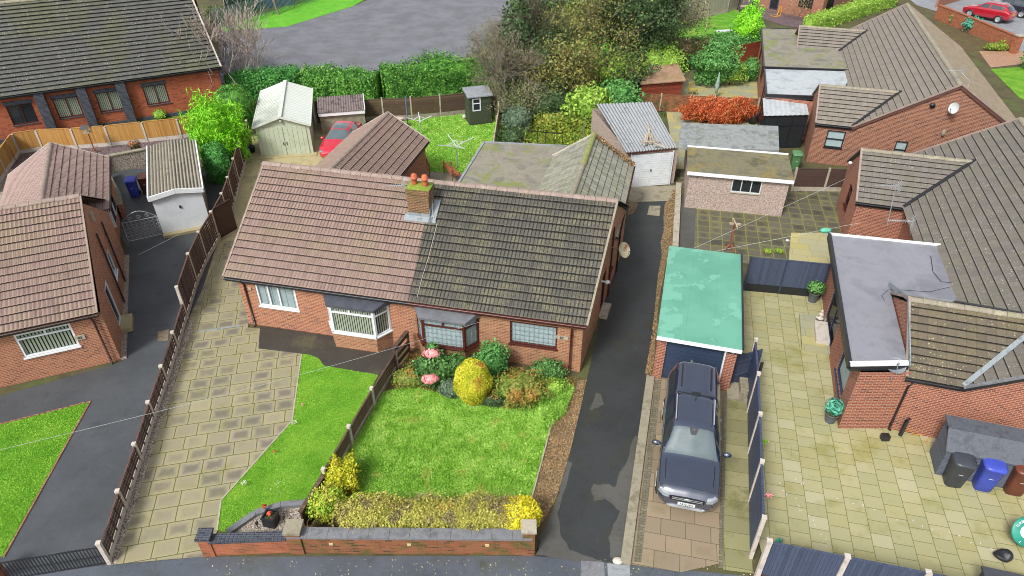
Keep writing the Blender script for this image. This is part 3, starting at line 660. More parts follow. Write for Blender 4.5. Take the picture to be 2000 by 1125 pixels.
M['lfGreen2']=leafm('mixed_green_leaves',['2c4c24','446c34','62904a','80a060'],sc=1.4)
M['lfGreyG']=leafm('grey_green_leaves',['3c5442','566e56','72866c','8a9a7c'],sc=1.4)
M['lfRed']=leafm('scarlet_maple_leaves',['8a3020','b84a2a','cc6838','cc8858','a03c2c'],sc=1.5)
M['lfTeal']=leafm('blue_green_leaves',['3a6a5a','4a9a80','62b49a','3a8a5a'],sc=2.)
M['lfBrown']=leafm('dry_brown_leaves',['6a543c','8c7050','b49a70','b4845a'],sc=2.,k=1.1)
M['lfPink']=leafm('pink_petals',['e07a80','ee9a9c','f4b4b0','d86a72'],sc=3.)
M['lfWhite']=leafm('pale_seed_heads',['c8ccb0','dfe0cc','b0b490'],sc=3.)
M['grass']=leafm('grass_blades',['589a20','78b430','96c842','b0d458'],k=1.35,sc=.7)
M['grassM']=leafm('lush_grass_blades',['4f861a','78ac34','a0ca58','c8dc84'],k=1.45,sc=1.6,patch='b8c860',pf=(.6,.68),pscale=1.3)
M['chips']=gravelm('mauve_gravel',['8a7478','9c868a','705c60','ab989a'],20.)
# ================================================================ ground
mb=MB(); mb.face([(-400,-50,-.02),(400,-50,-.02),(400,600,-.02),(-400,600,-.02)]); tag(mb.build('ground',M['ground']),None,None,kind='structure')
ze=.004
def gs(name,pts,lvl,m,**k): return sheet(name,pts,-.016+ze*lvl*1.5,m,**k)
gs('pavement',[(-900,1112),(0,1118),(215,1103),(397,1087),(1050,1085),(1222,1102),(1330,1112),(1500,1128),(3200,1400),(3200,1900),(-1600,1900)],1,M['tarS'])
gs('driveway',[(-500,960),(-60,790),(240,706),(246,480),(205,400),(200,330),(440,330),(470,350),(372,640),(217,1103),(12,1120),(-300,1150)],2,M['tar'])
gs('lawn',[(-400,1000),(0,829),(176,783),(8,1086),(-300,1150)],4,M['lawnL'],label='bright lawn in a pointed wedge beside the left driveway')
gs('yard',[(215,1102),(372,640),(470,330),(495,225),(700,225),(700,330),(640,400),(500,470),(470,640),(505,648),(588,695),(400,1087)],3,M['yard'])
gs('driveway',[(217,1103),(247,993),(303,819),(348,681),(372,615),(440,470),(520,470),(484,640),(508,642),(506,680),(589,691),(571,823),(433,978),(425,1037),(397,1087)],4,M['flagA'])
gs('gravel_bed',[(212,1101),(247,990),(277,898),(303,817),(348,680),(370,625),(380,630),(360,690),(316,822),(291,905),(262,995),(226,1103)],5,M['gravel'])
gs('path',[(508,636),(505,681),(588,691),(628,713),(740,733),(775,700),(800,660),(660,560)],5,M['tarPath'])
gs('lawn',[(589,692),(604,693),(622,700),(634,715),(739,733),(690,828),(604,985),(570,1078),(424,1036),(432,978),(571,822)],6,M['lawnL'],label='bright green lawn with a curved edge beside the flagged driveway')
gs('gravel_bed',[(600,985),(555,988),(500,1005),(445,1044),(410,1055),(420,1083),(575,1075)],7,M['gravel'])
gs('flower_bed',[(770,730),(800,640),(1138,740),(1145,745),(1095,960),(1050,1084),(590,1078),(600,1010)],2,M['soil'])
gs('lawn',[(748,768),(800,752),(870,772),(1000,798),(1060,765),(1100,752),(1119,765),(1104,808),(1080,825),(1036,985),(1000,1000),(640,1000),(620,985)],4,M['lawnM'],label='thick mossy lawn of the front garden behind the low brick wall')
gs('leaf_litter',[(1146,742),(1136,790),(1112,890),(1086,975),(1060,1020),(1046,1030),(1034,985),(1080,818),(1122,762),(1130,744)],6,M['leaflit'],kind='stuff')
gs('driveway',[(1045,1086),(1052,1060),(1098,960),(1146,742),(1225,395),(1218,368),(1330,360),(1322,400),(1300,480),(1270,735),(1224,1102)],2,M['tarD'])
def blob(pts,k,seed,amp=6):
    r=random.Random(seed); o=[]
    for (a,b) in zip(pts,pts[1:]+pts[:1]):
        for i in range(k): t=i/k; o.append((a[0]+(b[0]-a[0])*t+r.uniform(-amp,amp),a[1]+(b[1]-a[1])*t+r.uniform(-amp,amp)*.8))
    return o
gs('worn_tarmac',blob([(1048,1082),(1055,1050),(1085,985),(1108,900),(1120,905),(1090,990),(1092,1040),(1115,1075),(1160,1090),(1180,1098),(1110,1095)],4,1,3),3,M['tarP'])
gs('worn_tarmac',blob([(1154,948),(1185,945),(1200,950),(1225,900),(1240,850),(1252,860),(1240,960),(1228,1095),(1190,1090),(1188,1050),(1210,1000),(1180,975),(1162,978)],4,2,3),3,M['tarP'])
gs('worn_tarmac',blob([(1152,800),(1165,768),(1172,770),(1180,790),(1160,800)],3,3,2),3,M['tarP'])
gs('leaf_litter',blob([(1315,372),(1330,372),(1310,480),(1290,560),(1282,640),(1272,730),(1262,730),(1275,640),(1290,500),(1300,400)],4,4,3),4,M['leaflit'],kind='stuff')
gs('leaf_litter',blob([(1228,392),(1245,392),(1240,415),(1224,425)],3,5,3),5,M['leaflit'],kind='stuff')
gs('doorway_slab',[(1268,402),(1290,402),(1288,422),(1264,420)],4,M['concd'])
gs('yard',[(1225,365),(1320,362),(1318,392),(1225,395)],3,M['concd'])
gs('driveway',[(1228,1102),(1275,738),(1425,738),(1415,760),(1408,1100),(1330,1118)],4,M['flagD'])
gs('sett_edging',[(1238,1098),(1252,1098),(1292,742),(1280,742)],5,M['setts'])
gs('sett_edging',[(1403,1110),(1412,1110),(1420,760),(1412,760)],5,M['setts'])
gs('path',[(1412,1113),(1420,756),(1482,730),(1462,895),(1466,988),(1470,1120)],4,M['flagE'])
gs('patio',[(1452,562),(1610,580),(1640,640),(1720,640),(2300,780),(2300,1300),(1500,1130),(1490,1090),(1466,990),(1464,893),(1480,735),(1484,690),(1450,690)],3,M['flagB'])
gs('patio',[(1324,372),(1320,487),(1455,515),(1625,520),(1650,440),(1660,350),(1550,350),(1330,330)],3,M['flagC'])
gs('path',[(1324,372),(1320,487),(1355,492),(1360,385)],4,M['tarP'])
gs('path',[(1545,455),(1540,510),(1620,518),(1632,455)],5,M['flagF'])
gs('patio',[(1290,150),(1475,110),(1500,330),(1320,330),(1300,210)],2,M['flagF'])
gs('lawn',[(690,250),(800,235),(960,215),(975,230),(968,340),(905,345),(832,336),(700,330)],3,M['lawnM'],label='rear lawn with the rotary airer and dark green shed')
gs('path',[(832,334),(920,340),(905,362),(820,360)],4,M['concd'])
gs('rough_ground',[(970,180),(1180,170),(1180,300),(970,300)],2,M['lawnW'])
gs('car_park',[(430,205),(428,66),(445,50),(560,40),(700,8),(860,-60),(1300,-60),(1260,60),(1010,170),(740,175),(560,190)],1,M['tarC'])
gs('grass_verge',[(425,52),(540,20),(600,-8),(720,-5),(687,13),(560,52),(440,61)],3,M['lawnF'])
gs('grass_verge',[(1180,0),(1270,-10),(1250,90),(1160,110),(1010,60),(1000,10)],4,M['lawnF'])
gs('grass_verge',[(220,228),(395,205),(395,232),(120,262)],2,M['lawnW'])
gs('gravel_bed',[(15,330),(30,300),(217,285),(395,262),(400,285),(330,330),(150,330)],3,M['gravelr'])
gs('gravel_bed',[(-80,330),(30,330),(20,500),(-100,500)],3,M['gravel'])
gs('lawn',[(1310,45),(1400,25),(1430,15),(1490,40),(1500,62),(1485,85),(1300,80)],3,M['lawnM'],label='green lawn with a rope swing frame at the far back')
gs('gravel_bed',[(1425,15),(1440,-10),(1620,-10),(1700,10),(1600,60),(1530,50)],4,M['gravelr'])
gs('car_park',[(1770,-20),(2400,-60),(2600,200),(2020,130),(1960,85),(1850,20)],1,M['tarG'])
gs('flower_bed',[(1820,35),(1975,90),(1985,120),(1925,120),(1860,90)],2,M['soil'])
gs('path',[(1912,100),(1990,98),(2060,118),(1935,132)],3,M['paver'])
gs('lawn',[(1935,135),(2080,125),(2300,200),(2080,240),(1990,190)],3,M['lawnL'],label='bright lawn at the right edge beyond the large tiled roof')
gs('road',[(1745,-30),(1800,-30),(1850,10),(1840,25),(1790,10)],2,M['tarG'])
# low kerbs and edgings
def strip(name,pts,w,h,m,label,cat,px=True,z=-.01,group=None):
    mb=MB(); q=[P(*p) if px else Vector((*p,0)) for p in pts]
    for a,b in zip(q,q[1:]):
        d=(b-a).normalized(); n=Vector((d.y,-d.x,0))*w/2; L=(b-a).length; k=max(1,round(L/.92))
        for i in range(k):
            s=a+d*(L*i/k); e=a+d*(L*(i+1)/k-.008); mb.prism([s+n,e+n,e-n,s-n],z,z+h+(.004*math.sin(i*3.7)),0)
    return tag(mb.build(name,m),label,cat,group)
strip('kerb',[(8,1088),(177,784),(0,829),(-200,890)],.05,.04,M['brD'],'brick edging round the pointed left lawn','kerb')
strip('kerb',[(424,1037),(432,978),(571,822),(589,692)],.05,.05,M['conc'],'thin pale edging strip between flagged driveway and lawn','kerb')
strip('kerb',[(1221,1102),(1270,738)],.3,.13,M['concd'],'wide concrete kerb between the dark shared drive and the pickup','kerb')
strip('kerb',[(1325,363),(1318,487)],.3,.22,M['conc'],'low concrete coping wall above the dark drive beside the mossy yard','kerb')
strip('kerb',[(446,1044),(500,1006),(550,990),(600,986)],.2,.16,M['cope'],'curved grey coping round the corner gravel bed','kerb')
strip('edging_board',[(1036,985),(1081,817)],.04,.1,M['conc'],'thin pale edging board on the right side of the mossy lawn','edging')
strip('drain_channel',[(385,649),(470,636)],.09,.03,M['lead'],'grey drain channel across the flagged side path','drain')
# ================================================================ houses
def v3(p,z): return Vector((p[0],p[1],z))
def gutter(parent,a,b,m,r=.06,dz=-.03):
    g=MB(); a=Vector(a)+Vector((0,0,dz)); b=Vector(b)+Vector((0,0,dz)); d=(b-a).normalized(); n=Vector((d.y,-d.x,0))
    a=a+n*.05;b=b+n*.05
    prof=[(math.cos(t)*r,math.sin(t)*r) for t in [math.pi+math.pi*i/8 for i in range(9)]]
    g.grid([[c+n*x+Z*y for x,y in prof] for c in (a,b)]); g.grid([[c+n*x*.85+Z*y*.85 for x,y in prof] for c in (b,a)])
    g.beam(a-n*(r+.012)-Z*.06,b-n*(r+.012)-Z*.06,.02,.18)
    return g.build('gutter',m,parent)
def downpipe(parent,x,y,z0,z1,m,off=(0,0)):
    g=MB(); g.tube([(x+off[0],y+off[1],z1),(x+off[0]*.5,y+off[1]*.5,z1-.15),(x,y,z1-.32),(x,y,z0+.08),(x+off[0]*.4,y+off[1]*.4,z0+.02)],.038,8)
    for z in (z0+.3,z1-.6): g.lathe([(.05,z-.03),(.05,z+.03)],(x,y,0),8)
    return g.build('downpipe',m,parent)
def verge(mb,a,b,w=.1,h=.07):
    mb.beam(a,b,w,h)
def gable_walls(mb,F0,F1,B1,B0,zt,zr,hF=(),hR=(),hB=(),hL=(),gl=True,gr=True,fr=.5,z0=0.):
    """four walls round a plan F0-F1 (front, left to right), B1,B0 behind; gables left and right"""
    wall(mb,F0,F1,z0,zt,hF); wall(mb,F1,B1,z0,zt,hR,z1b=((V2(B1)-V2(F1)).length*fr,zr) if gr else None)
    wall(mb,B1,B0,z0,zt,hB); wall(mb,B0,F0,z0,zt,hL,z1b=((V2(B0)-V2(F0)).length*(1-fr),zr) if gl else None)
def bay(parent,p0,p1,s0,s1,D,z0,z1,frame,mbr,roofm,blind,lead=0,sill=None,mull=.45,brickz=None,sp=.42):
    p0=V2(p0);p1=V2(p1); e=(p1-p0).normalized(); n=Vector((e.y,-e.x)); a=p0+e*(s0-sp); b=p0+e*(s1+sp); af=p0+e*s0+n*D; bf=p0+e*s1+n*D
    m=MB()
    for q0,q1 in ((a,af),(af,bf),(bf,b)): wall(m,q0,q1,0,z0)
    t=m.build('bay_wall',mbr,parent)
    for q0,q1,ml in ((a,af,()),(af,bf,((mull,.78,1.),)),(bf,b,())):
        L=(q1-q0).length; o=.0
        window(parent,q0,q1,(o,L-o,z0,z1),frame,M['glass'],mull=ml,trans=(.78,),blind=blind,fw=.075,rev=.05,lead=lead,sill=sill,nm='bay_window')
    r=MB(); k=.09; A=a-e*k;B=b+e*k; 
    q=[A,p0+e*(s0-k*.8)+n*(D+k),p0+e*(s1+k*.8)+n*(D+k),B]; r.prism(q[::-1] if False else q,z1,z1+.07); rz=z1+.072
    r.face([v3(q[0],z1+.26),v3(q[1],z1+.09),v3(q[2],z1+.09),v3(q[3],z1+.26)]); r.face([v3(q[1],z1+.07),v3(q[2],z1+.07),v3(q[2],z1+.09),v3(q[1],z1+.09)])
    r.face([v3(q[0],z1+.07),v3(q[1],z1+.07),v3(q[1],z1+.09),v3(q[0],z1+.26)]); r.face([v3(q[2],z1+.07),v3(q[3],z1+.07),v3(q[3],z1+.26),v3(q[2],z1+.09)])
    r.build('bay_roof',roofm,parent)
def antenna(mb,p,d,L=.9,n=10,mast=None,el=.28):
    p=Vector(p); d=Vector(d).normalized(); s=d.cross(Z).normalized()
    mb.beam(p-d*L*.2,p+d*L,.02,.02)
    for i in range(n):
        q=p+d*(L*i/n); w=el*(1-.4*i/n); mb.beam(q-s*w/2,q+s*w/2,.012,.012)
    for k in (-1,1): 
        q=p-d*L*.18
        for j in range(4): mb.beam(q+Z*(.05+.06*j)*k-s*.18,q+Z*(.05+.06*j)*k+s*.18,.01,.01)
        mb.beam(q,q+Z*.3*k,.015,.015)
    if mast is not None: mb.tube([mast,p+Z*.03],.02,6)
def textobj(name,txt,loc,size,parent,mat,rot=(R(90),0,0),align='CENTER',ext=.004):
    c=bpy.data.curves.new(name,'FONT'); c.body=txt; c.size=size; c.extrude=ext; c.align_x=align; c.align_y='CENTER'
    o=bpy.data.objects.new(name,c); COL.objects.link(o)
    bpy.context.view_layer.update(); dg=bpy.context.evaluated_depsgraph_get(); me=bpy.data.meshes.new_from_object(o.evaluated_get(dg)); 
    bpy.data.objects.remove(o); o=bpy.data.objects.new(name,me); COL.objects.link(o); me.materials.clear(); me.materials.append(mat)
    o.location=loc; o.rotation_euler=rot
    if parent: o.parent=parent
    return o
# ---------------- the centre pair
ZE,ZR=2.5,5.25
EL,EM,ER=P(437,541,ZE),P(797,590,ZE),P(1145,637,ZE)
RL,RM,RR=P(518,318,ZR),P(849,355,ZR),P(1205,392,ZR)
def mirror(e,r): q=r*2-e; return Vector((q.x,q.y,e.z))
BL,BM,BR=mirror(EL,RL),mirror(EM,RM),mirror(ER,RR)
F0=Vector((-11.15,22.9)); F1=Vector((2.64,19.92)); ue=(F1-F0).normalized(); 
FM=F0+ue*((V2(EM)-F0).dot(ue)-.02)
vb=V2(BR-ER).normalized(); va=V2(BL-EL).normalized(); vm=V2(BM-EM).normalized()
DP=(V2(BR)-V2(ER)).length-.45
B0=F0+va*DP; B1=F1+vb*DP; BMm=FM+vm*DP
# left house of the pair
tA=thing('semi_detached_bungalow','left half of the central pair with pinkish brown roof tiles and white framed windows','house',v3(F0,0)*0,group=None)
w=MB(); hw=holepx(F0,F1,(495,548),(588,608)); hw=(.75,2.5,1.12,2.3)
wall(w,F0,FM,0,ZE-.1,[hw]); wall(w,B0,F0,0,ZE-.1,z1b=((B0-F0).length*.5,ZR-.12)); wall(w,BMm,B0,0,ZE-.1)
w.build('wall',M['brA'],tA)
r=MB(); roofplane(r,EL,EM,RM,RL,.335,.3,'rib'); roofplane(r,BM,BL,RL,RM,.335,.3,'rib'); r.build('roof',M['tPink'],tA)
r=MB(); ridge(r,RL-Vector((.1,0,0)),RM,.14,.45); r.build('ridge',M['rdg'],tA)
r=MB(); verge(r,EL+Vector((-.03,0,.02)),RL+Vector((-.03,0,.02)),.08,.08); r.build('verge',M['rdg'],tA)
gutter(tA,EL,EM,M['gutk'],.055)
downpipe(tA,F0.x+.28,F0.y-.11,0,ZE-.05,M['gutb'],(-.05,-.2))
window(tA,F0,FM,hw,M['white'],M['glass'],mull=(.3,.56),blind=(M['blindg'],.3,.93),sill=M['white'],fw=.07)
bay(tA,F0,F1,4.22,6.04,.6,.8,2.1,M['white'],M['brB'],plain('dark_bay_felt','50535c',.4),(M['blind'],.1,.62),sill=M['white'])
# right house of the pair
tB=thing('semi_detached_bungalow','right half of the central pair with mossy dark ribbed roof tiles and brown framed windows','house')
L2=(F1-FM).length; off=(FM-F0).length
w=MB(); hw=(11.32-off,13.16-off,1.0,2.08)
wall(w,FM,F1,0,ZE-.1,[hw]); sd1=(B1-F1).length
hd=(3.6,4.5,.15,2.1); hk=(5.2,6.,1.1,2.1)
wall(w,F1,B1,0,ZE-.1,[hd,hk],z1b=(sd1*.5,ZR-.12)); wall(w,B1,BMm,0,ZE-.1)
w.build('wall',M['brB'],tB)
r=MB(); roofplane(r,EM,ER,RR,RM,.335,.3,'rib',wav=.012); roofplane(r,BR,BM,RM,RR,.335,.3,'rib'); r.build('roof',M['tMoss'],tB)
r=MB(); ridge(r,RM,RR+Vector((.05,0,0)),.14,.45); r.build('ridge',M['rdg'],tB)
r=MB(); verge(r,ER+Vector((.03,0,.02)),RR+Vector((.03,0,.02)),.08,.08); r.build('verge',M['concd'],tB)
gutter(tB,EM,ER,M['brownf'],.055)
downpipe(tB,F1.x-.42,F1.y-.02,0,ZE-.05,M['brownf'],(0,-.2))
q=F1+vb*5.2; downpipe(tB,q.x+.06,q.y,0,3.6,M['brownf'],(.0,0)); q=F1+vb*7.2; downpipe(tB,q.x+.06,q.y,0,ZE,M['gutk'],(0,0))
window(tB,FM,F1,hw,M['brownf'],M['glass'],blind=(M['net'],3.,1.),sill=M['brownf'],fw=.06,lead=.17)
window(tB,F1,B1,hk,M['brownf'],M['glass'],blind=(M['net'],3.,1.),sill=M['brownf'])
window(tB,F1,B1,hd,M['brownf'],M['glassd'],nm='side_door',fw=.12)
q=F1+vb*4.05; m=MB(); m.box((-.05,-.5,0),(.35,.5,.14),rot=math.atan2(vb.y,vb.x)-math.pi/2,org=(q.x,q.y,0)); m.build('doorstep',M['conc'],tB)
bay(tB,F0,F1,8.0,9.68,.6,.8,2.1,M['brownf'],M['brB'],plain('wet_bay_felt','74777c',.35),(M['net'],3.,1.),lead=.17,sill=M['brownf'],mull=.5)
# number plate 87
pn=FM+ue*(L2-.78); pl=MB(); pl.box((-.26,-.03,-.07),(.26,-.005,.07),rot=math.atan2(ue.y,ue.x),org=(pn.x,pn.y,1.62)); npl=pl.build('number_plate',M['conc'],tB)
tx=textobj('numerals','87',(pn.x-ue.y*-.035*1,pn.y-.045,1.62),.15,npl,M['black'],rot=(R(90),0,math.atan2(ue.y,ue.x)))
m=MB(); q=F0+ue*.45-Vector((-ue.y,ue.x))*.03; m.beam((q.x,q.y,1.95),(q.x+.12*ue.x,q.y+.12*ue.y,1.95),.04,.1); m.build('wall_vent',M['conc'],tA)
# alarm box / pink board near the top of the gable
q=F1+vb*4.5; m=MB(); m.box((-.01,-.2,3.9),(.1,.22,4.35),rot=math.atan2(vb.y,vb.x)-math.pi/2,org=(q.x,q.y,0)); tag(m.build('alarm_box',plain('faded_pink_plastic','e0777a',.5)),'faded pink alarm box high on the gable of the mossy roofed house','alarm box')
# chimney: on the party line, part of the right house
cA=P(845,440,4.05); cz0,cz1=3.6,5.65
cc=Vector((P(826,395,5.0).x,P(826,395,5.0).y)); cw=.52; rot=math.atan2(ue.y,ue.x)
ccp=P(820,373,5.75); ccb=P(822,428,4.35)
c0=Vector((ccb.x-.0,ccb.y+.42))
m=MB(); m.box((-.45,-.34,3.7),(.45,.34,5.55),rot=rot,org=(c0.x,c0.y,0)); m.box((-.49,-.38,5.4),(.49,.38,5.62),rot=rot,org=(c0.x,c0.y,0)); ch=m.build('chimney',M['stack'],tB)
m=MB(); g=[]
for i in range(7):
    g.append([c0_ for c0_ in [Vector((c0.x+(x*math.cos(rot)-y*math.sin(rot)),c0.y+(x*math.sin(rot)+y*math.cos(rot)),5.63+.09*max(0,1-(x/.5)**2)*max(0,1-(y/.4)**2)+.015*math.sin(7*x+i*2.))) for x,y in [((-.5+i/6),-.39+.78*j/6) for j in range(7)]]])
m.grid(g); m.build('flaunching',M['moss'],ch)
for dx in (-.2,.24):
    m=MB(); px=c0.x+dx*math.cos(rot); py=c0.y+dx*math.sin(rot)
    m.lathe([(.1,5.66),(.12,5.7),(.11,5.8),(.115,5.92),(.15,5.94),(.15,5.99),(.12,6.0),(.12,6.1),(.05,6.15),(0,6.15)],(px,py,0),16); m.build('chimney_pot',M['terra'],ch)
slp=(ZR-ZE)/(V2(RM)-V2(EM)).length
def roofz(x,y):
    q=Vector((x,y)); nvec=Vector((-ue.y,ue.x)); return ZE+((q-V2(EM)).dot(nvec))*slp/ (vm.dot(nvec))
m=MB()
for x0,x1,y0,y1 in ((-.6,.6,-.56,-.33),(.44,.72,-.56,.38)):
    qs=[]
    for x,y in ((x0,y0),(x1,y0),(x1,y1),(x0,y1)):
        X=c0.x+x*math.cos(rot)-y*math.sin(rot); Y=c0.y+x*math.sin(rot)+y*math.cos(rot); qs.append(Vector((X,Y,roofz(X,Y)+.1)))
    m.face(qs); m.face([q-Z*.08 for q in qs][::-1])
    for a,b in zip(qs,qs[1:]+qs[:1]): m.face([a-Z*.08,b-Z*.08,b,a])
m.box((-.47,-.36,3.8),(.47,-.34,roofz(c0.x,c0.y-.35)+.22),rot=rot,org=(c0.x,c0.y,0)); m.box((.45,-.36,3.8),(.47,.36,roofz(c0.x,c0.y)+.25),rot=rot,org=(c0.x,c0.y,0))
m.build('lead_flashing',M['lead'],ch)
m=MB(); q0=P(878,520,0); pts=[Vector((c0.x+.5,c0.y-.2,5.5)),Vector((c0.x+.48,c0.y-.35,4.6))]
for px,py in ((853,440),(838,500),(825,540),(815,580)):
    zz=4.4
    for _ in range(25):
        k=P(px,py,zz); zz=zz*.5+.5*(roofz(k.x,k.y)+.09)
    pts.append(P(px,py,zz))
m.tube(pts,.009,5); tag(m.build('aerial_cable',M['concw']),'pale cable trailing from the chimney down the roof join','cable')
m=MB(); ap=Vector((c0.x-.75,c0.y+.1,5.6)); antenna(m,ap,(-1,.1,-.1),.75,9,mast=(c0.x-.48,c0.y+.1,5.2)); tag(m.build('television_aerial',M['alu']),'white television aerial left of the two chimney pots','aerial')
# satellite dishes
def dish(p,d,r,m,lab,arm=None,mr=None,lat=False):
    p=Vector(p); d=Vector(d).normalized(); t=MB(); s=d.cross(Z).normalized(); u=s.cross(d)
    g=[]
    for i in range(7):
        k=i/6; g.append([p+(s*math.cos(a)+u*math.sin(a))*r*k+d*(r*.28*k*k) for a in [2*math.pi*j/20 for j in range(21)]])
    t.grid(g); t.grid([[q-d*.012 for q in row] for row in g[::-1]])
    root=thing('satellite_dish',lab,'satellite dish')
    t.build('dish',m,root)
    a=MB(); a.tube([p+u*-r+d*.1,p+d*r*1.0-u*r*.25],.012,5); a.lathe([(.0,-.05),(.035,-.04),(.035,.04),(0,.05)],p+d*r*1.0-u*r*.25,8)
    a.tube([p-d*.02,p-d*.12,Vector(arm) if arm else p-d*.3-Z*.1],.018,6); a.build('arm',M['galv'],root); return root
q=F1+vb*4.75; dish((q.x+.5,q.y-.35,2.95),(.55,-.55,.5),.33,mottle('rusting_dish',['b9a98a','cbbf9f','a5835a'],3.,.6,spot='8a4a2a',spotf=(.5,.62),sa=.8,ssc=3.),'rusty beige satellite dish on the drive side of the mossy roofed house',arm=(q.x+.05,q.y-.1,2.95))
# rear wing of left house
def gwing(parent,ridge0,ridge1,eR0,eR1,zr,ze,mt,mr,mw,prof='rib',tw=.3,left=True,gut=None,th=.335,flip=None,wallin=.25,ridgeseg=.45,wends=(True,False),roofname='rear_roof'):
    """gabled rear wing: ridge0 far end; eR on the right side seen from the camera, left eave mirrored"""
    r0,r1=v3(ridge0,zr),v3(ridge1,zr); a0,a1=v3(eR0,ze),v3(eR1,ze); l0,l1=mirror(a0,r0),mirror(a1,r1)
    m=MB(); roofplane(m,a1,a0,r0,r1,th,tw,prof); roofplane(m,l0,l1,r1,r0,th,tw,prof); o=m.build(roofname,mt,parent)
    m=MB(); ridge(m,r0,r1,.13,ridgeseg); m.build('rear_ridge',mr,parent); th=.345
    w=MB(); d=(V2(a1)-V2(a0)).normalized(); c=(V2(r0)-V2(a0)).normalized()*wallin; i=d*.05
    A0,A1,Lq0,Lq1=V2(a0)+c+i,V2(a1)+c,V2(l0)-c+i,V2(l1)-c
    wall(w,A1,A0,0,ze-.05); wall(w,A0,Lq0,0,ze-.05,z1b=((A0-Lq0).length/2,zr-.1)); wall(w,Lq0,Lq1,0,ze-.05); wall(w,Lq1,A1,0,ze-.05,z1b=((A1-Lq1).length/2,zr-.1))
    w.build('rear_wall',mw,parent)
    v=MB(); verge(v,a0+Z*.04,r0+Z*.04,.07,.07); v.build('rear_verge',M['concw'],parent); v=MB(); verge(v,l0+Z*.04,r0+Z*.04,.07,.07); v.build('rear_verge',M['concw'],parent)
    if gut: gutter(parent,a1,a0,gut,.05); 
    return r0,r1,a0,a1,l0,l1
a0=P(838,275,2.5); r0=P(757,220,3.93); dirw=Vector((.235,.972)).normalized()
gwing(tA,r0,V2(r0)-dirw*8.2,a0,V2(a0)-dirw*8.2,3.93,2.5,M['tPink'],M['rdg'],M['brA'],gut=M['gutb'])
# rear wing and flat roofed extension of right house
a0=P(1238,322,2.5); r0=P(1160,262,4.0)
a1=V2(a0)-dirw*4.3; 
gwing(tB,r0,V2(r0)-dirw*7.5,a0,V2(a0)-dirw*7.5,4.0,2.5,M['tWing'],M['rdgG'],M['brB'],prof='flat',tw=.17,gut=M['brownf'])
m=MB(); ridge(m,v3(r0,4.03),v3(V2(r0)-dirw*3.7,4.03),.15,.5); m.build('mossy_ridge',M['rdgM'],tB)
fp=[P(945,278,2.62),P(905,352,2.62)-Vector((.35,.9,0)),P(1062,380,2.62)-Vector((0,.4,0)),P(1110,286,2.62)]
m=MB(); m.prism([(p.x,p.y) for p in fp],2.42,2.62); m.build('flat_roof',M['feltm'],tB)
m=MB(); 
for a,b in zip(fp,fp[1:]+fp[:1]): m.beam(a+Z*.02,b+Z*.02,.12,.06)
m.build('roof_edging',M['feltg'],tB)
m=MB(); cq=sum((V2(p) for p in fp),Vector((0,0)))/4; ip=[V2(p)+(cq-V2(p)).normalized()*.25 for p in fp]; m.prism(ip,0,2.42,top=False); m.build('extension_wall',M['brB'],tB)
rr=random.Random(4); pts=[]
for i in range(900):
    t=rr.random(); a=v3(r0,4.05).lerp(a0+Z*.08,t); pts.append((a.x-dirw.x*rr.random()**2*.5,a.y-dirw.y*rr.random()**2*.5,a.z+rr.random()*.1))
tag(leaves('dead_foliage',pts,.05,M['lfBrown'],None,4),'dry orange brown creeper along the verge of the lichen grey rear roof','creeper')
# ---------------- left neighbour
tC=thing('bungalow','salmon tiled brick bungalow at the left edge, numbered 83','house')
eR=P(190,612,2.5); eL0=P(0,652,2.5); d1=(V2(eR)-V2(eL0)).normalized(); eL=V2(eR)-d1*9; pv=Vector((-d1.y,d1.x)); hwid=4.75
rR=P(157,382,5.1); rL=V2(rR)-d1*9
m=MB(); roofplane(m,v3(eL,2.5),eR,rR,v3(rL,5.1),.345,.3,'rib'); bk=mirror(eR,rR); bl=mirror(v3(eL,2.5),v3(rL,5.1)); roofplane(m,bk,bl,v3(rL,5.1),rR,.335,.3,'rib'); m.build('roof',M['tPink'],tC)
m=MB(); ridge(m,v3(rL,5.12),rR+Vector((0,0,.02)),.13,.45); m.build('ridge',M['rdg'],tC)
m=MB(); verge(m,eR+Z*.03,rR+Z*.03,.07,.08); m.build('verge',M['rdg'],tC)
gutter(tC,v3(eL,2.5),eR,M['gutb'])
g1=P(237,703,0); fr1=V2(g1); gv=(V2(bk)-V2(eR)).normalized(); gb=fr1+gv*8.3; fl=fr1-d1*9
w=MB(); hwn=holepx(fl,fr1,(27,655),(160,678)); 
s1,_=onwall(fl,fr1,157,676); s0,zb=onwall(fl,fr1,48,700); s2,zt=onwall(fl,fr1,133,626); hwn=(s0+.02,s1,zb+.02,2.2)
s4,z4=onwall(fr1,gb,222,590); s5,z5=onwall(fr1,gb,204,495); s6,z6=onwall(fr1,gb,206,430)
wall(w,fl,fr1,0,2.4,[hwn]); 
Hs=[(1.9,2.8,.15,2.15),(4.3,5.4,1.,2.15)]
wall(w,fr1,gb,0,2.4,Hs,z1b=((gb-fr1).length/2,4.95)); wall(w,gb,gb-d1*9,0,2.4); wall(w,gb-d1*9,fl,0,2.4,z1b=((gb-fr1).length/2,4.95)); w.build('wall',M['brA'],tC)
window(tC,fl,fr1,hwn,M['white'],M['glass'],mull=((.53,.76,1.),),trans=(.76,),blind=(M['blind'],.12,.6),sill=M['white'],fw=.07)
window(tC,fr1,gb,Hs[0],M['white'],M['glassd'],nm='side_door',fw=.12); window(tC,fr1,gb,Hs[1],M['white'],M['glass'],mull=(.5,),sill=M['white'],fw=.07)
q=fr1+gv*2.35; gn=Vector((gv.y,-gv.x)); rg=math.atan2(gv.y,gv.x)-math.pi/2
m=MB(); m.box((0,-.55,0),(.42,.5,.2),rot=rg,org=(q.x,q.y,0)); m.build('doorstep',M['yard'],tC)
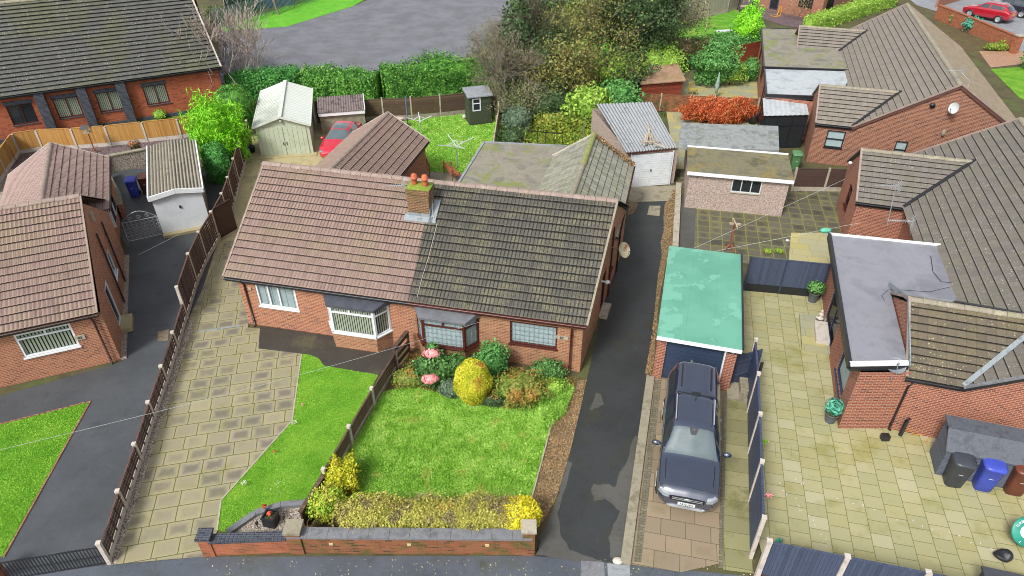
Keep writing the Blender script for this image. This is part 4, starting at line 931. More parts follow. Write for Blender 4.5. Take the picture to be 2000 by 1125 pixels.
m=MB(); m.box((0,0,0),(.2,8.2,.06),rot=rg,org=(fr1.x,fr1.y,0)); m.build('plinth',M['gravel'],tC)
q=fr1-d1*.3; downpipe(tC,q.x-d1.y*-.08,q.y-.1,0,2.45,M['gutb'],(0,-.12))
for s,zt_ in ((4.05,3.6),(5.8,3.2)): q=fr1+gv*s+gn*.07; downpipe(tC,q.x,q.y,0,zt_,M['gutb'])
q=fr1+gv*4.6+gn*.02; m=MB(); m.box((-.01,-.1,3.9),(.08,.12,4.3),rot=rg,org=(q.x,q.y,0)); m.build('gable_vent',M['conc'],tC)
pn=fr1-d1*.98-pv*.03; m=MB(); m.box((-.17,-.02,-.1),(.17,.01,.1),rot=math.atan2(d1.y,d1.x),org=(pn.x,pn.y,1.5)); o=m.build('number_plate',M['conc'],tC)
textobj('numerals','83',(pn.x-pv.x*.03,pn.y-pv.y*.03,1.5),.15,o,M['black'],rot=(R(90),0,math.atan2(d1.y,d1.x)))
a0=P(213,308,2.5); r0=P(98,280,3.8); dw=-(V2(P(213,385,2.5))-V2(a0)).normalized()
gwing(tC,r0,V2(r0)-dw*8.4,a0,V2(a0)-dw*6.2,3.8,2.5,M['tPink2'],M['rdg'],M['brA'],gut=M['gutb'])
q=V2(a0)-dw*4.4; wc=Vector((dw.y,-dw.x)); 
for s in (3.6,4.9):
    q=V2(a0)-dw*s-wc*.2; m=MB(); m.box((0,-.45,1.1),(.12,.45,2.05),rot=math.atan2(dw.y,dw.x)-math.pi/2,org=(q.x,q.y,0)); m.build('rear_window',M['white'],tC)
    m=MB(); m.box((.121,-.38,1.18),(.13,.38,1.98),rot=math.atan2(dw.y,dw.x)-math.pi/2,org=(q.x,q.y,0)); m.build('rear_pane',M['glassd'],tC)
# ---------------- the big hall, top left
tD=thing('parish_hall','long orange brick hall with blue brick piers under a huge grey mossy slate roof','hall')
e1=P(432,131,2.95); e0=P(0,190,2.95); dh=(V2(e1)-V2(e0)).normalized(); nh=Vector((-dh.y,dh.x)); e0=V2(e1)-dh*24
zrH=7.0; rh1=v3(V2(e1)+nh*6.6+dh*-.6,zrH); rh0=v3(e0+nh*6.6,zrH)
m=MB(); roofplane(m,v3(e0,2.95),e1,rh1,rh0,.345,.33,'flat',lift=.06,wav=.012); roofplane(m,mirror(e1,rh1),mirror(v3(e0,2.95),rh0),rh0,rh1,.36,.33,'flat'); m.build('roof',M['tHall'],tD)
m=MB(); ridge(m,rh0,rh1,.16,.45); m.build('ridge',M['rdgG'],tD)
m=MB(); verge(m,e1+Z*.04,rh1+Z*.04,.1,.08); m.build('verge',M['concw'],tD)
gutter(tD,v3(e0,2.95),e1,M['gutk'],.06)
f1=V2(e1)+nh*.3-dh*.25; f0=f1-dh*23.5; w=MB(); Hh=[]
for a,b in (((10,195),(68,228)),((102,187),(158,216)),((185,175),(238,205)),((275,158),(330,192))):
    s0,_=onwall(f0,f1,(a[0]+b[0])/2,(a[1]+b[1])/2); Hh.append((s0-.72,s0+.72,.98,2.28))
wall(w,f0,f1,0,2.95,Hh); wall(w,f1,f1+nh*12.4,0,2.95,z1b=(6.2,6.85)); wall(w,f1+nh*12.4,f0+nh*12.4,0,2.95); w.build('wall',M['brH'],tD)
for i,h in enumerate(Hh): 
    window(tD,f0,f1,h,M['brownf'],M['glass'] if i else M['glassd'],mull=(.5,),blind=(M['blindg'] if i==0 else M['blind'],.11,.75),sill=M['brBlue'],fw=.06,rev=.1)
    m=MB(); p=f0+dh*(h[0]-.06); q=f0+dh*(h[1]+.06); m.beam((p.x,p.y-.015,h[3]+.12),(q.x,q.y-.015,h[3]+.12),.06,.24); m.build('lintel',M['brBlue'],tD)
for px,py in ((88,215),(168,202),(243,190)):
    s,_=onwall(f0,f1,px,py); q=f0+dh*s; m=MB(); m.box((-.28,-.34,0),(.28,.02,2.9),rot=math.atan2(dh.y,dh.x),org=(q.x,q.y,0)); m.build('pier',M['brBlue'],tD)
m=MB(); m.beam(v3(f0-nh*.02,.12),v3(f1-nh*.02,.12),.06,.24); m.build('plinth',M['brBlue'],tD)
# ---------------- the two right-hand houses
AX=Vector((.284,.959)).normalized(); PX=Vector((AX.y,-AX.x))   # along the ridge (north), across (east)
def cross_house(t,S,L,hw,ze,zr,tm,rm,bm,wings,tme=None,Sh=(),vm=None,bb=None,vl=None):
    """main roof from the south-west eave corner S along AX; wings: (offset of its centre, half width, projection west, ridge z, eave z, kind)"""
    S=V2(S); Nn=S+AX*L
    m=MB(); roofplane(m,v3(Nn,ze),v3(S,ze),v3(S+PX*hw,zr),v3(Nn+PX*hw,zr),.345,.3,'flat',lift=.05); 
    m.build('roof',tm,t); m=MB(); roofplane(m,v3(S+PX*2*hw,ze),v3(Nn+PX*2*hw,ze),v3(Nn+PX*hw,zr),v3(S+PX*hw,zr),.36,.28,'flat'); m.build('roof',tme or tm,t)
    m=MB(); ridge(m,v3(S+PX*hw,zr),v3(Nn+PX*hw,zr),.15,.45); m.build('ridge',rm,t)
    w=MB(); i=.3; s0=S+PX*i+AX*.06; s1=S+PX*(2*hw-i)+AX*.06; n0=Nn+PX*i-AX*.06; n1=Nn+PX*(2*hw-i)-AX*.06
    wall(w,s0,s1,0,ze-.05,Sh,z1b=((s1-s0).length/2,zr-.14)); wall(w,s1,n1,0,ze-.05); wall(w,n1,n0,0,ze-.05,z1b=((s1-s0).length/2,zr-.14)); wall(w,n0,s0,0,ze-.05); w.build('wall',bm,t)
    m=MB()
    for q in (S-AX*.04,Nn+AX*.04):
        for a,b in ((v3(q,ze+.05),v3(q+PX*hw,zr+.05)),(v3(q+PX*2*hw,ze+.05),v3(q+PX*hw,zr+.05))): m=MB(); verge(m,a,b,.09,.07); m.build('verge',(vm if (vm and q is not S and (q-S).length<1) else M['rdg']),t)

    m=MB()
    for a,b in ((v3(S-AX*.02,ze-.08),v3(S+PX*hw-AX*.02,zr-.08)),(v3(S+PX*2*hw-AX*.02,ze-.08),v3(S+PX*hw-AX*.02,zr-.08))): m=MB(); verge(m,a,b,.04,.16); m.build('bargeboard',bb or plain('brown_bargeboard','6a4840',.6),t)
    for (oc,h,pr,rz,ez,wt) in wings:
        c=S+AX*oc-PX*pr; inn=(rz-ze)/((zr-ze)/hw)+pr+.1; c1=c+PX*inn
        vi=pr+(ez-ze)/((zr-ze)/hw)+.12; m=MB(); roofplane(m,v3(c-AX*h,ez),v3(c-AX*h+PX*vi,ez),v3(c1,rz),v3(c,rz),.345,.3,'flat',lift=.05); roofplane(m,v3(c+AX*h+PX*vi,ez),v3(c+AX*h,ez),v3(c,rz),v3(c1,rz),.345,.3,'flat',lift=.05); m.build('wing_roof',wt,t)
        m=MB(); ridge(m,v3(c,rz),v3(c1,rz),.13,.45); m.build('wing_ridge',rm,t)
        m=MB()
        for k in (-1,1): m=MB(); verge(m,v3(c+AX*h*k,ez+.05),v3(c,rz+.05),.09,.08); m.build('wing_verge',M['rdg'],t)
        # valleys
        m=MB(); k=(rz-ez)/h; kk=(zr-ze)/hw
        for sg in (-1,1):
            m=MB(); a=Vector(v3(S+AX*(oc+sg*h)+PX*((ez-ze)/kk),ez+.1)); b=Vector(v3(S+AX*oc+PX*((rz-ze)/kk),rz+.1)); m.beam(a,b,.16,.03); m.build('valley',(vl if (vl and oc<5 and sg<0) else M['gutk']),t)
        gutter(t,v3(c-AX*h,ez),v3(c-AX*h+PX*(pr+(ez-ze)/kk),ez),M['gutk'],.05)
    return S,Nn
tE=thing('bungalow','large top right bungalow with grey brown roof, side gables and mossy flat roof','house')
S93=Vector((19.75,38.0)); win=[]
s0_=S93+PX*.3+AX*.06; s1_=S93+PX*(2*4.73-.3)+AX*.06
h1=(lambda a:(a[0]-.32,a[0]+.32,.9,1.95))(onwall(s0_,s1_,1762,280))
cross_house(tE,S93,18.2,4.73,2.5,5.46,M['tGrey'],M['rdgG'],M['brD'],[(2.3,2.3,2.0,4.03,2.5,M['tGrey']),(16.1,2.05,2.6,3.85,2.6,M['tGrey'])],tme=tiles('beige_tiles','a8977f','b5a48c','97866f','6a5f50',.28,joint=.004),Sh=[h1])
window(tE,s0_,s1_,h1,M['blackf'],M['glass'],trans=(.5,),blind=(M['net'],3,1),sill=M['blackf'])
# west wing walls of 93
w=MB(); a=S93+AX*.1-PX*1.95; ww=a+PX*2.3; b=a+AX*4.5
hs=(.75,1.75,1.1,2.15); wall(w,a,ww,0,2.45,[hs]); wall(w,b,a,0,2.45,z1b=(2.25,3.9)); wall(w,b+PX*3,b,0,2.45)
w.build('wing_wall',M['brD'],tE); window(tE,a,ww,hs,M['blackf'],M['glass'],trans=(.5,),blind=(M['net'],3,1),sill=M['blackf'])
FR=[P(1487,55,2.8),P(1492,131,2.8),P(1640,135,2.8)+Vector((.6,-.2,0)),P(1632,60,2.8)+Vector((1.2,0,0))]
m=MB(); m.prism([(p.x,p.y) for p in FR[::1]],2.6,2.8); m.build('flat_roof',M['feltm'],tE)
FR2=[P(1493,134,2.78),P(1497,185,2.78),P(1590,187,2.78)+Vector((1.5,-.3,0)),P(1645,137,2.78)+Vector((.6,-.2,0))]
m=MB(); m.prism([(p.x,p.y) for p in FR2],2.58,2.76); m.build('flat_roof',M['feltw'],tE)
m=MB()
for a,b in ((FR[0],FR[1]),(FR2[0],FR2[1]),(FR2[1],FR2[2]),(FR[3],FR[0]),(FR[1],FR[2])): m.beam(a-Z*.05,b-Z*.05,.1,.2)
m.build('fascia',M['gutk'],tE)
w=MB(); q0,q1=V2(FR[0])+Vector((.15,-.1)),V2(FR2[1])+Vector((.15,.1)); LL=(q0-q1).length
wall(w,q0,q1,0,2.6,[(1.2,3.,.2,2.2),(6,8.2,.9,2.1),(LL-4.6,LL-2.2,.1,2.2)]); wall(w,q1,q1+PX*2.8,0,2.6); wall(w,q0+PX*5,q0,0,2.6); w.build('side_wall',M['brE'],tE)
for h in ((1.2,3.,.2,2.2),(6,8.2,.9,2.1),(LL-4.6,LL-2.2,.1,2.2)): window(tE,q0,q1,h,M['brownf'],M['glassd'],mull=(.5,),fw=.08)
# lean-to porch
l0=P(1490,192,2.5); l1=P(1573,190,2.5); l2=P(1580,224,2.2); l3=P(1492,226,2.2)
m=MB(); corr(m,l3,l2,l1,l0,.3,.012); m.build('porch_roof',M['feltw'],tE)
m=MB(); B3=V2(l3)+Vector((.08,.1)); B2=V2(l2)+Vector((-.02,.1))
for s in (0,.33,.66,1.): q=B3.lerp(B2,s); m.beam((q.x,q.y,0),(q.x,q.y,2.2),.07,.07)
for z in (.05,1.5,2.15): m.beam(v3(B3,z),v3(B2,z),.06,.08)
m.beam(v3(B3,2.15),v3(V2(l0)+Vector((.1,0)),2.4),.06,.08)
for s in (.5,1.): q=B3.lerp(V2(l0),s); m.beam((q.x+.05,q.y,0),(q.x+.05,q.y,2.25),.07,.07)
o=m.build('porch_frame',M['blackf'],tE); m=MB(); m.face([v3(B3,.08),v3(B2,.08),v3(B2,2.12),v3(B3,2.12)]); m.face([v3(V2(l0),.08),v3(B3,.08),v3(B3,2.12),v3(V2(l0),2.3)]); m.build('porch_pane',M['glassd'],o)
# wall lights and dish on gable
for (px,py,r_,mm,lab,cat,nm) in ((1821,205,.14,M['black'],'small round black vent on the brick gable','vent','wall_vent'),):
    s,z=onwall(s0_,s1_,px,py); q=s0_+PX*s-AX*.05; m=MB(); m.lathe([(0,.1),(r_,.08),(r_,-.03)],(0,0,0),14); o=m.build(nm,mm,tE,(q.x,q.y,z)); o.rotation_euler=(R(90),0,math.atan2(PX.y,PX.x))
s,z=onwall(s0_,s1_,1862,207); q=s0_+PX*s-AX*.35; dish((q.x,q.y,z),(-.9,-.35,.25),.3,M['wpaint'],'white satellite dish below the gable apex of the top right house',arm=(q.x+AX.x*.3,q.y+AX.y*.3,z))
s,z=onwall(s0_,s1_,1842,258); q=s0_+PX*s-AX*.12; m=MB(); m.ell((q.x,q.y,z),(.1,.1,.2)); tag(m.build('wall_lantern',M['rdgG']),'pale oval lantern hanging low on the brick gable','lantern')
q=S93+PX*4.73+AX*.8; m=MB(); antenna(m,(q.x-.1,q.y,6.),(-1,.05,0),.8,10,mast=(q.x,q.y,5.4)); m.tube([(q.x,q.y,5.9),(q.x+.3,q.y-.5,5.6),(q.x+.1,q.y-.85,5.45),(q.x-.1,q.y-.95,4.4)],.01,5); tag(m.build('television_aerial',M['alu']),'white aerial and cable at the ridge end of the top right house','aerial')
q=P(1617,65,3.4); m=MB(); m.lathe([(.1,-.1),(.1,.15),(.12,.16),(.12,.2),(0,.2)],(q.x,q.y,q.z),10); m.build('roof_vent',M['galv'],tE)
# near right house
tF=thing('bungalow','near right bungalow with dark grey roof, gabled wings and slate blue flat roof','house')
S91=Vector((14.78,16.46)); NL=17.55
cross_house(tF,S91,NL,5.06,2.5,5.5,M['tGrey2'],M['rdgG'],M['brE'],[(14.8,2.3,2.05,4.2,2.5,M['tGrey2']),(2.5,2.5,1.7,4.0,2.5,M['tBrown'])],vm=M['cope'],bb=M['gutk'],vl=M['lead'])
w=MB(); a=S91+AX*12.6-PX*1.95; b=a+AX*4.4
wall(w,a,a+PX*2.4,0,2.45); wall(w,b,a,0,2.45,[(1.7,2.6,1.,2.2)],z1b=(2.2,4.05)); wall(w,b+PX*3,b,0,2.45); w.build('wing_wall',M['brE'],tF); w=MB()
# tall part of south gable + wing south wall
a2=S91+AX*.07-PX*1.65; wall(w,a2,a2+PX*2.2,0,2.45); b2=a2+AX*4.8; wall(w,b2,a2,2.3,2.5,z1b=(2.4,3.85)); w.build('wing_wall',M['brE'],tF)
window(tF,b,a,(1.7,2.6,1.,2.2),M['brownf'],M['glass'],trans=(.6,),sill=M['brownf'])
ZF=2.9
fw=[P(1620,458,ZF),P(1660,712,ZF),P(1768,735,ZF-.0),None,None]
fN=P(1620,458,ZF); fS=P(1660,712,ZF); fS2=P(1768,728,ZF); fNe=P(1840,480,ZF); fE=P(1872,590,ZF)
fS2=v3(S91-PX*1.72+AX*.25,ZF); poly=[fN,fS,fS2,v3(S91-PX*1.72+AX*4.3,ZF),v3(S91+PX*.55+AX*4.3,ZF),fE+Vector((.3,-.3,0)),fNe+Vector((.3,0,0))]
m=MB(); m.prism([(p.x,p.y) for p in poly],ZF-.22,ZF); m.build('flat_roof',M['feltn'],tF)
m=MB(); m.beam(fN+Z*.03,fNe+Z*.03,.1,.08); m.build('roof_trim',M['white'],tF); m=MB(); m.beam(fS+Z*.03,fS2+Z*.03,.16,.1); m.build('roof_trim',M['white'],tF)
m=MB(); m.beam(fN-Z*.06,fS-Z*.06,.12,.26); m.beam(fS-Z*.12-Vector((0,.05,0)),fS2-Z*.12-Vector((0,.05,0)),.1,.16); m.build('fascia',M['gutk'],tF)
g0=Vector((11.58,16.98)); gN=V2(fN)+Vector((.32,-.25)); dxx=(g0-gN).normalized(); LW=(g0-gN).length
Hw=[(1.9,4.3,.12,2.35),(5.9,7.6,.55,2.35)]
w=MB(); wall(w,gN,g0,0,ZF-.2,Hw,rev=.12); wall(w,g0,a2+PX*.05,0,ZF-.2); wall(w,gN+PX*5,gN,0,ZF-.2); w.build('extension_wall',M['brE'],tF)
window(tF,gN,g0,Hw[0],M['navyf'],M['glassd'],mull=(.5,),fw=.07,rev=.1,nm='patio_door'); window(tF,gN,g0,Hw[1],M['navyf'],M['glass'],fw=.07,rev=.1,blind=(M['net'],3.,1.),sill=M['navyf'])
m=MB(); kc=V2(S91)+AX*2.5-PX*1.7
for sg in (-1,1):
    a=v3(kc+AX*sg*2.45-PX*.02,2.55+.4); b=v3(kc-PX*.02,4.0); m.beam(a,b,.03,.16)
m.build('lead_flashing',M['lead'],tF)
q=a2+PX*.1; downpipe(tF,q.x-.0,q.y-.08,0,2.45,M['gutk'],(.2,0))
q=P(1758,850,0); m=MB(); m.tube([(q.x,q.y,.0),(q.x+.02,q.y+.02,.7),(q.x+.1,q.y+.05,.8)],.07,10); m.build('soil_pipe',M['gutk'],tF)
m=MB(); q=P(1727,858,0); m.box((-.13,-.1,0),(.13,.1,.22),org=(q.x,q.y,0)); m.build('drain_hopper',M['gutk'],tF)
dish(P(1748,716,2.75),(-.1,-.3,.9),.32,plain('grey_dish','8d959c',.5),'grey satellite dish at the corner of the slate blue flat roof',arm=P(1740,745,2.4))
for (bx,by,bz,d,l,lab) in ((1750,362,4.6,(-1,.05,-.02),.9,'aerial on a tall pole before the near right roof'),(1775,432,3.6,(-1,.1,0),.9,'lower aerial standing at the edge of the dark grey roof')):
    p=P(bx,by,bz); m=MB(); bb=P(1733,440,2.6) if bz>4 else P(1778,460,2.6); antenna(m,p,d,l,11,mast=bb); tag(m.build('television_aerial',M['alu']),'white '+lab,'aerial')
m=MB(); pts=[P(x,y,ZF+.02) for x,y in ((1818,500),(1822,530),(1838,550),(1858,552))]; m.tube(pts,.012,5); pts=[P(x,y,ZF+.02) for x,y in ((1857,560),(1815,570),(1760,566),(1735,566),(1722,577),(1728,588))]; m.tube(pts,.007,5); tag(m.build('roof_cable',M['black']),'black cable looping over the slate blue flat roof','cable')
# house beyond the back lawn
tG=thing('brick_house','orange brick house at the top edge behind the rope swing lawn','house')
w=MB(); hA=P(1480,14,0); hB=P(1600,42,0); hC=P(1760,-20,0); a=V2(hA);b=V2(hB); L=(b-a).length
wall(w,a,b,0,3.2,[(1.3,2.3,.1,2.1),(L-2.6,L-1.1,.9,2.1)]); c=V2(P(1700,-2,0)); wall(w,b,c,0,3.2,[(.8,2.6,.1,2.2)]); w.build('wall',M['brE'],tG)
window(tG,a,b,(1.3,2.3,.1,2.1),M['navyf'],M['glassd'],nm='door',fw=.12); window(tG,a,b,(L-2.6,L-1.1,.9,2.1),M['blackf'],M['glassd'],mull=(.5,)); window(tG,b,c,(.8,2.6,.1,2.2),M['blackf'],M['glassd'],mull=(.5,),fw=.08,nm='patio_door')
m=MB(); roofplane(m,v3(a,3.2),v3(b,3.2),v3(b+Vector((2,6)),6),v3(a+Vector((2,6)),6),.36,.3); roofplane(m,v3(b,3.2),v3(c,3.2),v3(c+Vector((-2,5)),6),v3(b+Vector((2,6)),6),.36,.3); m.build('roof',M['tGrey'],tG)
# far wall stub top right of hall etc: white van-like strip left out of frame
# ================================================================ fences and walls
def fence(label,pts,h,pm,fm,post=.1,ph=None,board=.0,bm=None,panel_h=None,rails=None,cap=False,px=True,name='garden_fence',gap=0.,lattice=None,thick=.04,toprail=None,posttop=True,group=None,cat='fence',steps=None):
    """posts at pts; panels between; board = concrete gravel board height"""
    q=[P(*p) if px else Vector((*p,0)) for p in pts]; t=thing(name,label,cat,(q[0].x,q[0].y,0),group=group); o=q[0].copy()
    q=[p-o for p in q]; ph=ph or h+.06
    for i,p in enumerate(q):
        m=MB(); d=(q[min(i+1,len(q)-1)]-q[max(i-1,0)]).normalized(); hh=(ph[i] if isinstance(ph,list) else ph)
        m.box((-post/2,-post/2,0),(post/2,post/2,hh-.04),rot=math.atan2(d.y,d.x),org=p)
        m.box((-post/2-.012*cap,-post/2-.012*cap,hh-.038),(post/2+.012*cap,post/2+.012*cap,hh),rot=math.atan2(d.y,d.x),org=p)
        m.build('post',pm,t)
    for i,(a,b) in enumerate(zip(q,q[1:])):
        hh=h[i] if isinstance(h,list) else h; d=(b-a).normalized(); a2=a+d*(post/2+.004); b2=b-d*(post/2+.004); n=Vector((d.y,-d.x,0))
        if board:
            m=MB(); m.beam(a2+Z*board/2,b2+Z*board/2,.05,board); m.build('gravel_board',bm or pm,t)
        if lattice=='bars':   # horizontal slats with upright battens
            m=MB(); k=int((hh-board)/.075)
            for j in range(k): z=board+.03+j*(hh-board-.03)/k; m.beam(a2+Z*(z+.03)+n*(.01 if j%2 else -.01),b2+Z*(z+.03)+n*(.01 if j%2 else -.01),.014,.066)
            for s in (.03,.27,.5,.73,.97):
                c=a2.lerp(b2,s); m.beam(c+n*.03+Z*board,c+n*.03+Z*hh,.035,.035)
            m.beam(a2+Z*hh,b2+Z*hh,.06,.03); m.build('panel',fm,t)
        elif lattice=='pales':
            m=MB(); k=int((b2-a2).length/.16)
            for z in (.4,hh-.3): m.beam(a2+Z*z-n*.03,b2+Z*z-n*.03,.03,.05)
            for j in range(k+1): c=a2.lerp(b2,j/k); m.beam(c+Z*.05,c+Z*hh,.02,.07,up=d)
            m.build('panel',fm,t)
        else:
            m=MB(); m.beam(a2+Z*(board+(hh-board)/2),b2+Z*(board+(hh-board)/2),thick,hh-board-.02)
            m.beam(a2+Z*(hh+.002),b2+Z*(hh+.002),thick+.03,.03)
            if rails:
                for z in rails: m.beam(a2+n*.05+Z*z,b2+n*.05+Z*z,.04,.07)
                for s in rails and (0.02,.98): c=a2.lerp(b2,s); m.beam(c+n*.035+Z*board,c+n*.035+Z*hh,.035,.03)
            m.build('panel',fm,t)
    return t
fence('low brown slatted fence with white concrete posts along the left flagged driveway',[(214.7,1099.7),(246.7,993),(277.3,901),(302.7,818.7),(326.7,748),(348,681),(366,622)],.8,M['concw'],M['wBrown'],post=.11,ph=[1.02]+[.9]*6,board=.22,cap=True,lattice='bars',name='slatted_fence')
fence('tall brown slatted fence with white posts between the left tarmac drive and the side path',[(366,622),(386,555),(405,511),(428,470),(447,433),(458,400),(468,362),(476,330),(484,304),(492,284)],1.62,M['concw'],M['wBrown'],post=.11,ph=1.7,board=.22,cap=True,lattice='bars',name='slatted_fence')
m=MB(); a=P(430,462,0); b=P(448,440,0); m.beam(a+Z*.85+Vector((.1,-.1,0)),b+Z*.85+Vector((.5,-.3,0)),.05,1.7); tag(m.build('loose_panel',M['wDark']),'dark brown panel leaning on the tall slatted fence beside the side path','panel')
fence('new orange timber fence with white concrete posts behind the mauve gravel bed',[(40,300),(85,293),(152,290),(217,285),(288,277),(355,270),(410,260)],1.35,M['concw'],M['wOrange'],post=.11,ph=1.3,board=.24,cap=True)
fence('short run of new orange fence returning at the far left',[(-15,380),(12,340),(38,302)],1.35,M['concw'],M['wOrange'],post=.11,ph=1.3,board=.24)
fence('weathered lapped fence with concrete posts behind the rear lawn',[(620,240),(690,238),(750,235),(805,233),(861,228),(915,222)],1.5,M['conc'],M['wLap'],post=.1,ph=1.62,board=.32,bm=M['concd'])
fence('narrow stretch of brown fence to the right of the green shed',[(950,222),(968,222),(972,232)],1.3,M['conc'],M['wDark'],post=.09,ph=1.9,board=.2)
fence('pale slatted side fence with stepped posts beside the green shed',[(976,225),(974,246),(970,268),(966,296),(962,322)],1.05,M['wRail'],M['wRail'],post=.09,ph=[1.9,1.7,1.5,1.3,1.2],lattice='bars')
fence('open slatted wooden fence dividing the two front lawns',[(776,720),(731,793),(688,868),(640,952)],.82,M['concw'],M['wBrown'],post=.1,ph=.95,board=.2,cap=True,bm=M['concd'],lattice='bars',name='dividing_fence')
m=MB(); a=P(775,722,0); b=P(800,690,0); 
for z in (.25,.6,1.02): m.beam(a+Z*z,b+Z*z,.05,.2)
m.beam(a,a+Z*1.15,.09,.09); m.beam(b,b+Z*1.15,.09,.09); m.beam(a+Z*1.15,b+Z*1.15,.16,.05); tag(m.build('fence_end',M['wLap']),'stout boarded fence end against the wall between the two bay windows','fence')
m=MB(); a=P(640,952,0); b=P(594,1028,0); m.beam(a+Z*.35,b+Z*.35,.06,.7); m.beam(a+Z*.71,b+Z*.71,.14,.04); m.beam(a+Vector((.12,0,.1)),b+Vector((.12,0,.1)),.04,.2); tag(m.build('fence_board',M['wLap']),'last plain boarded stretch of the dividing fence by the corner gravel bed','fence')
WN=[(9.03,19.62),(8.6,17.78),(8.1,15.86),(7.58,13.9),(7.05,11.9)]
fence('navy slatted fence with pale grey posts between the pickup bay and the sandy patio',WN,1.82,M['concw'],M['wNavyH'],post=.11,ph=1.95,px=False,name='navy_fence',cap=True)
c0_=V2(P(1503,1058,1.8)); dd_=(V2(P(1813,1119,1.8))-c0_).normalized()
fence('navy boarded fence with pale posts along the front of the sandy patio',[tuple(c0_+dd_*s) for s in (0,1.99,3.98,5.97,7.96)],1.78,M['concw'],M['wNavy'],post=.13,ph=1.86,px=False,name='navy_fence',cap=True,board=.3,bm=M['wDark'])
fence('tall navy boarded fence behind the potted shrub at the back of the patio',[(1452,567),(1520,573),(1600,581)],1.78,M['navyf'],M['wNavy'],post=.08,ph=1.8,board=.4,bm=M['black'],name='navy_fence')
m=MB(); a=P(1425,752,0); b=P(1474,738,0); m.beam(a+Z*.74,b+Z*.74,.05,1.44); m.beam(a+Z*1.15-Vector((0,.05,0)),b+Z*1.15-Vector((0,.05,0)),.03,.08); m.beam(a+Z*.5-Vector((0,.05,0)),b+Z*.5-Vector((0,.05,0)),.03,.08); tag(m.build('garden_gate',M['wNavy']),'navy boarded gate beside the green roofed garage','gate')
m=MB(); m.box((-.05,-.02,-.5),(.05,.03,.1),org=P(1488,712,1.5)); tag(m.build('post_box',M['blackf']),'small black box on the inside of the navy fence','box')
fence('brown panel fence with concrete posts behind the mossy patio',[(1545,372),(1608,373),(1665,374)],1.35,M['conc'],M['wDark'],post=.11,ph=1.42,board=.25)
fence('mottled concrete panel fence behind the red maple',[(1252,215),(1288,217),(1350,220),(1412,223),(1476,226)],1.2,M['conc'],M['brW'],post=.1,ph=1.28,thick=.05)
fence('silvered timber fence at the back of the far lawn',[(1300,55),(1330,42),(1380,33),(1420,25),(1450,12)],1.9,M['conc'],M['wGrey'],post=.1,ph=2.0,board=.3)
def brickwall(name,label,pts,h,w,bm,cm,px=True,cat='wall',ch=.06,cw=.05,piers=(),seg=.45):
    q=[P(*p) if px else Vector((*p,0)) for p in pts]; t=thing(name,label,cat,(0,0,0)); m=MB(); c=MB()
    for a,b in zip(q,q[1:]):
        d=(b-a).normalized(); n=Vector((d.y,-d.x,0)); m.prism([a+n*w/2,b+n*w/2,b-n*w/2,a-n*w/2],0,h,top=False)
        L=(b-a).length; k=max(1,round(L/seg)); ww=w/2+cw
        for i in range(k):
            s=a+d*(L*i/k+.004); e=a+d*(L*(i+1)/k-.004); c.prism([s+n*ww,e+n*ww,e-n*ww,s-n*ww],h,h+ch+.003*math.sin(i*5.1),bot=True)
    m.build('brickwork',bm,t)
    if cm: c.build('coping',cm,t)
    for (x,y,hh,pw,capm,bmm) in piers:
        p=P(x,y) if px else Vector((x,y,0)); d=(q[1]-q[0]).normalized(); a=math.atan2(d.y,d.x); m=MB(); m.box((-pw/2,-pw/2,0),(pw/2,pw/2,hh),rot=a,org=p,skip=(1,)); o=m.build('pier',bmm,t)
        m=MB(); m.box((-pw/2-.04,-pw/2-.04,hh),(pw/2+.04,pw/2+.04,hh+.09),rot=a,org=p); m.build('pier_cap',capm,t)
    return t
W0=V2(P(398,1086)); W1=V2(P(566,1080)); W2=V2(P(592,1079)); W3=V2(P(1040,1084)); off=Vector((0,.12))
brickwall('garden_wall','newer orange brick front wall with dark blue brick coping, left section',[tuple(W0+off+Vector((.3,0))),tuple(W1+off)],.62,.22,M['brO'],M['brBlue'],px=False,ch=.09,cw=.04,seg=.12,piers=((W0.x+.18,W0.y+.14,.8,.34,M['brBlue'],M['brO']),))
t=brickwall('garden_wall','old weathered brick front wall with grey coping slabs and square end pier',[tuple(W1+off+Vector((.05,0))),tuple(W3+off)],.78,.24,M['brW'],M['cope'],px=False,ch=.07,cw=.06,seg=.6,piers=((W1.x+.25,W1.y+.16,.98,.42,M['concd'],M['brW']),(W3.x-.12,W3.y+.16,1.1,.36,M['conc'],M['brW'])))
for x in (648,800,952):
    s=P(x,1062,.42); m=MB(); m.box((-.06,-.02,-.05),(.06,0,.05),org=(s.x,W1.y-.003+(W3.y-W1.y)*(s.x-W1.x)/(W3.x-W1.x)-.0,.48)); m.build('plaque',plain('cream_block','d8c48c',.7),t)
brickwall('garden_wall','long low orange brick wall in front of the parked red car, top right',[(1826,36),(1880,58),(1975,100)],1.25,.22,M['brO'],M['brO'],piers=((1978,103,1.4,.5,M['conc'],M['brO']),),seg=1.)
brickwall('garden_wall','far brick wall behind the parked cars at top right',[(1828,14),(1880,-2),(1960,-25)],1.2,.22,M['brE'],M['brE'],seg=1.)
brickwall('retaining_wall','low buff block retaining wall behind the wheelie bins, left',[(200,345),(225,335),(310,318)],1.0,.2,M['gravel'],M['concd'],seg=.6)
brickwall('retaining_wall','low brick wall beside the back door with the blue bin',[(210,350),(238,402),(243,425)],.75,.22,M['brD'],M['concd'],seg=.4)
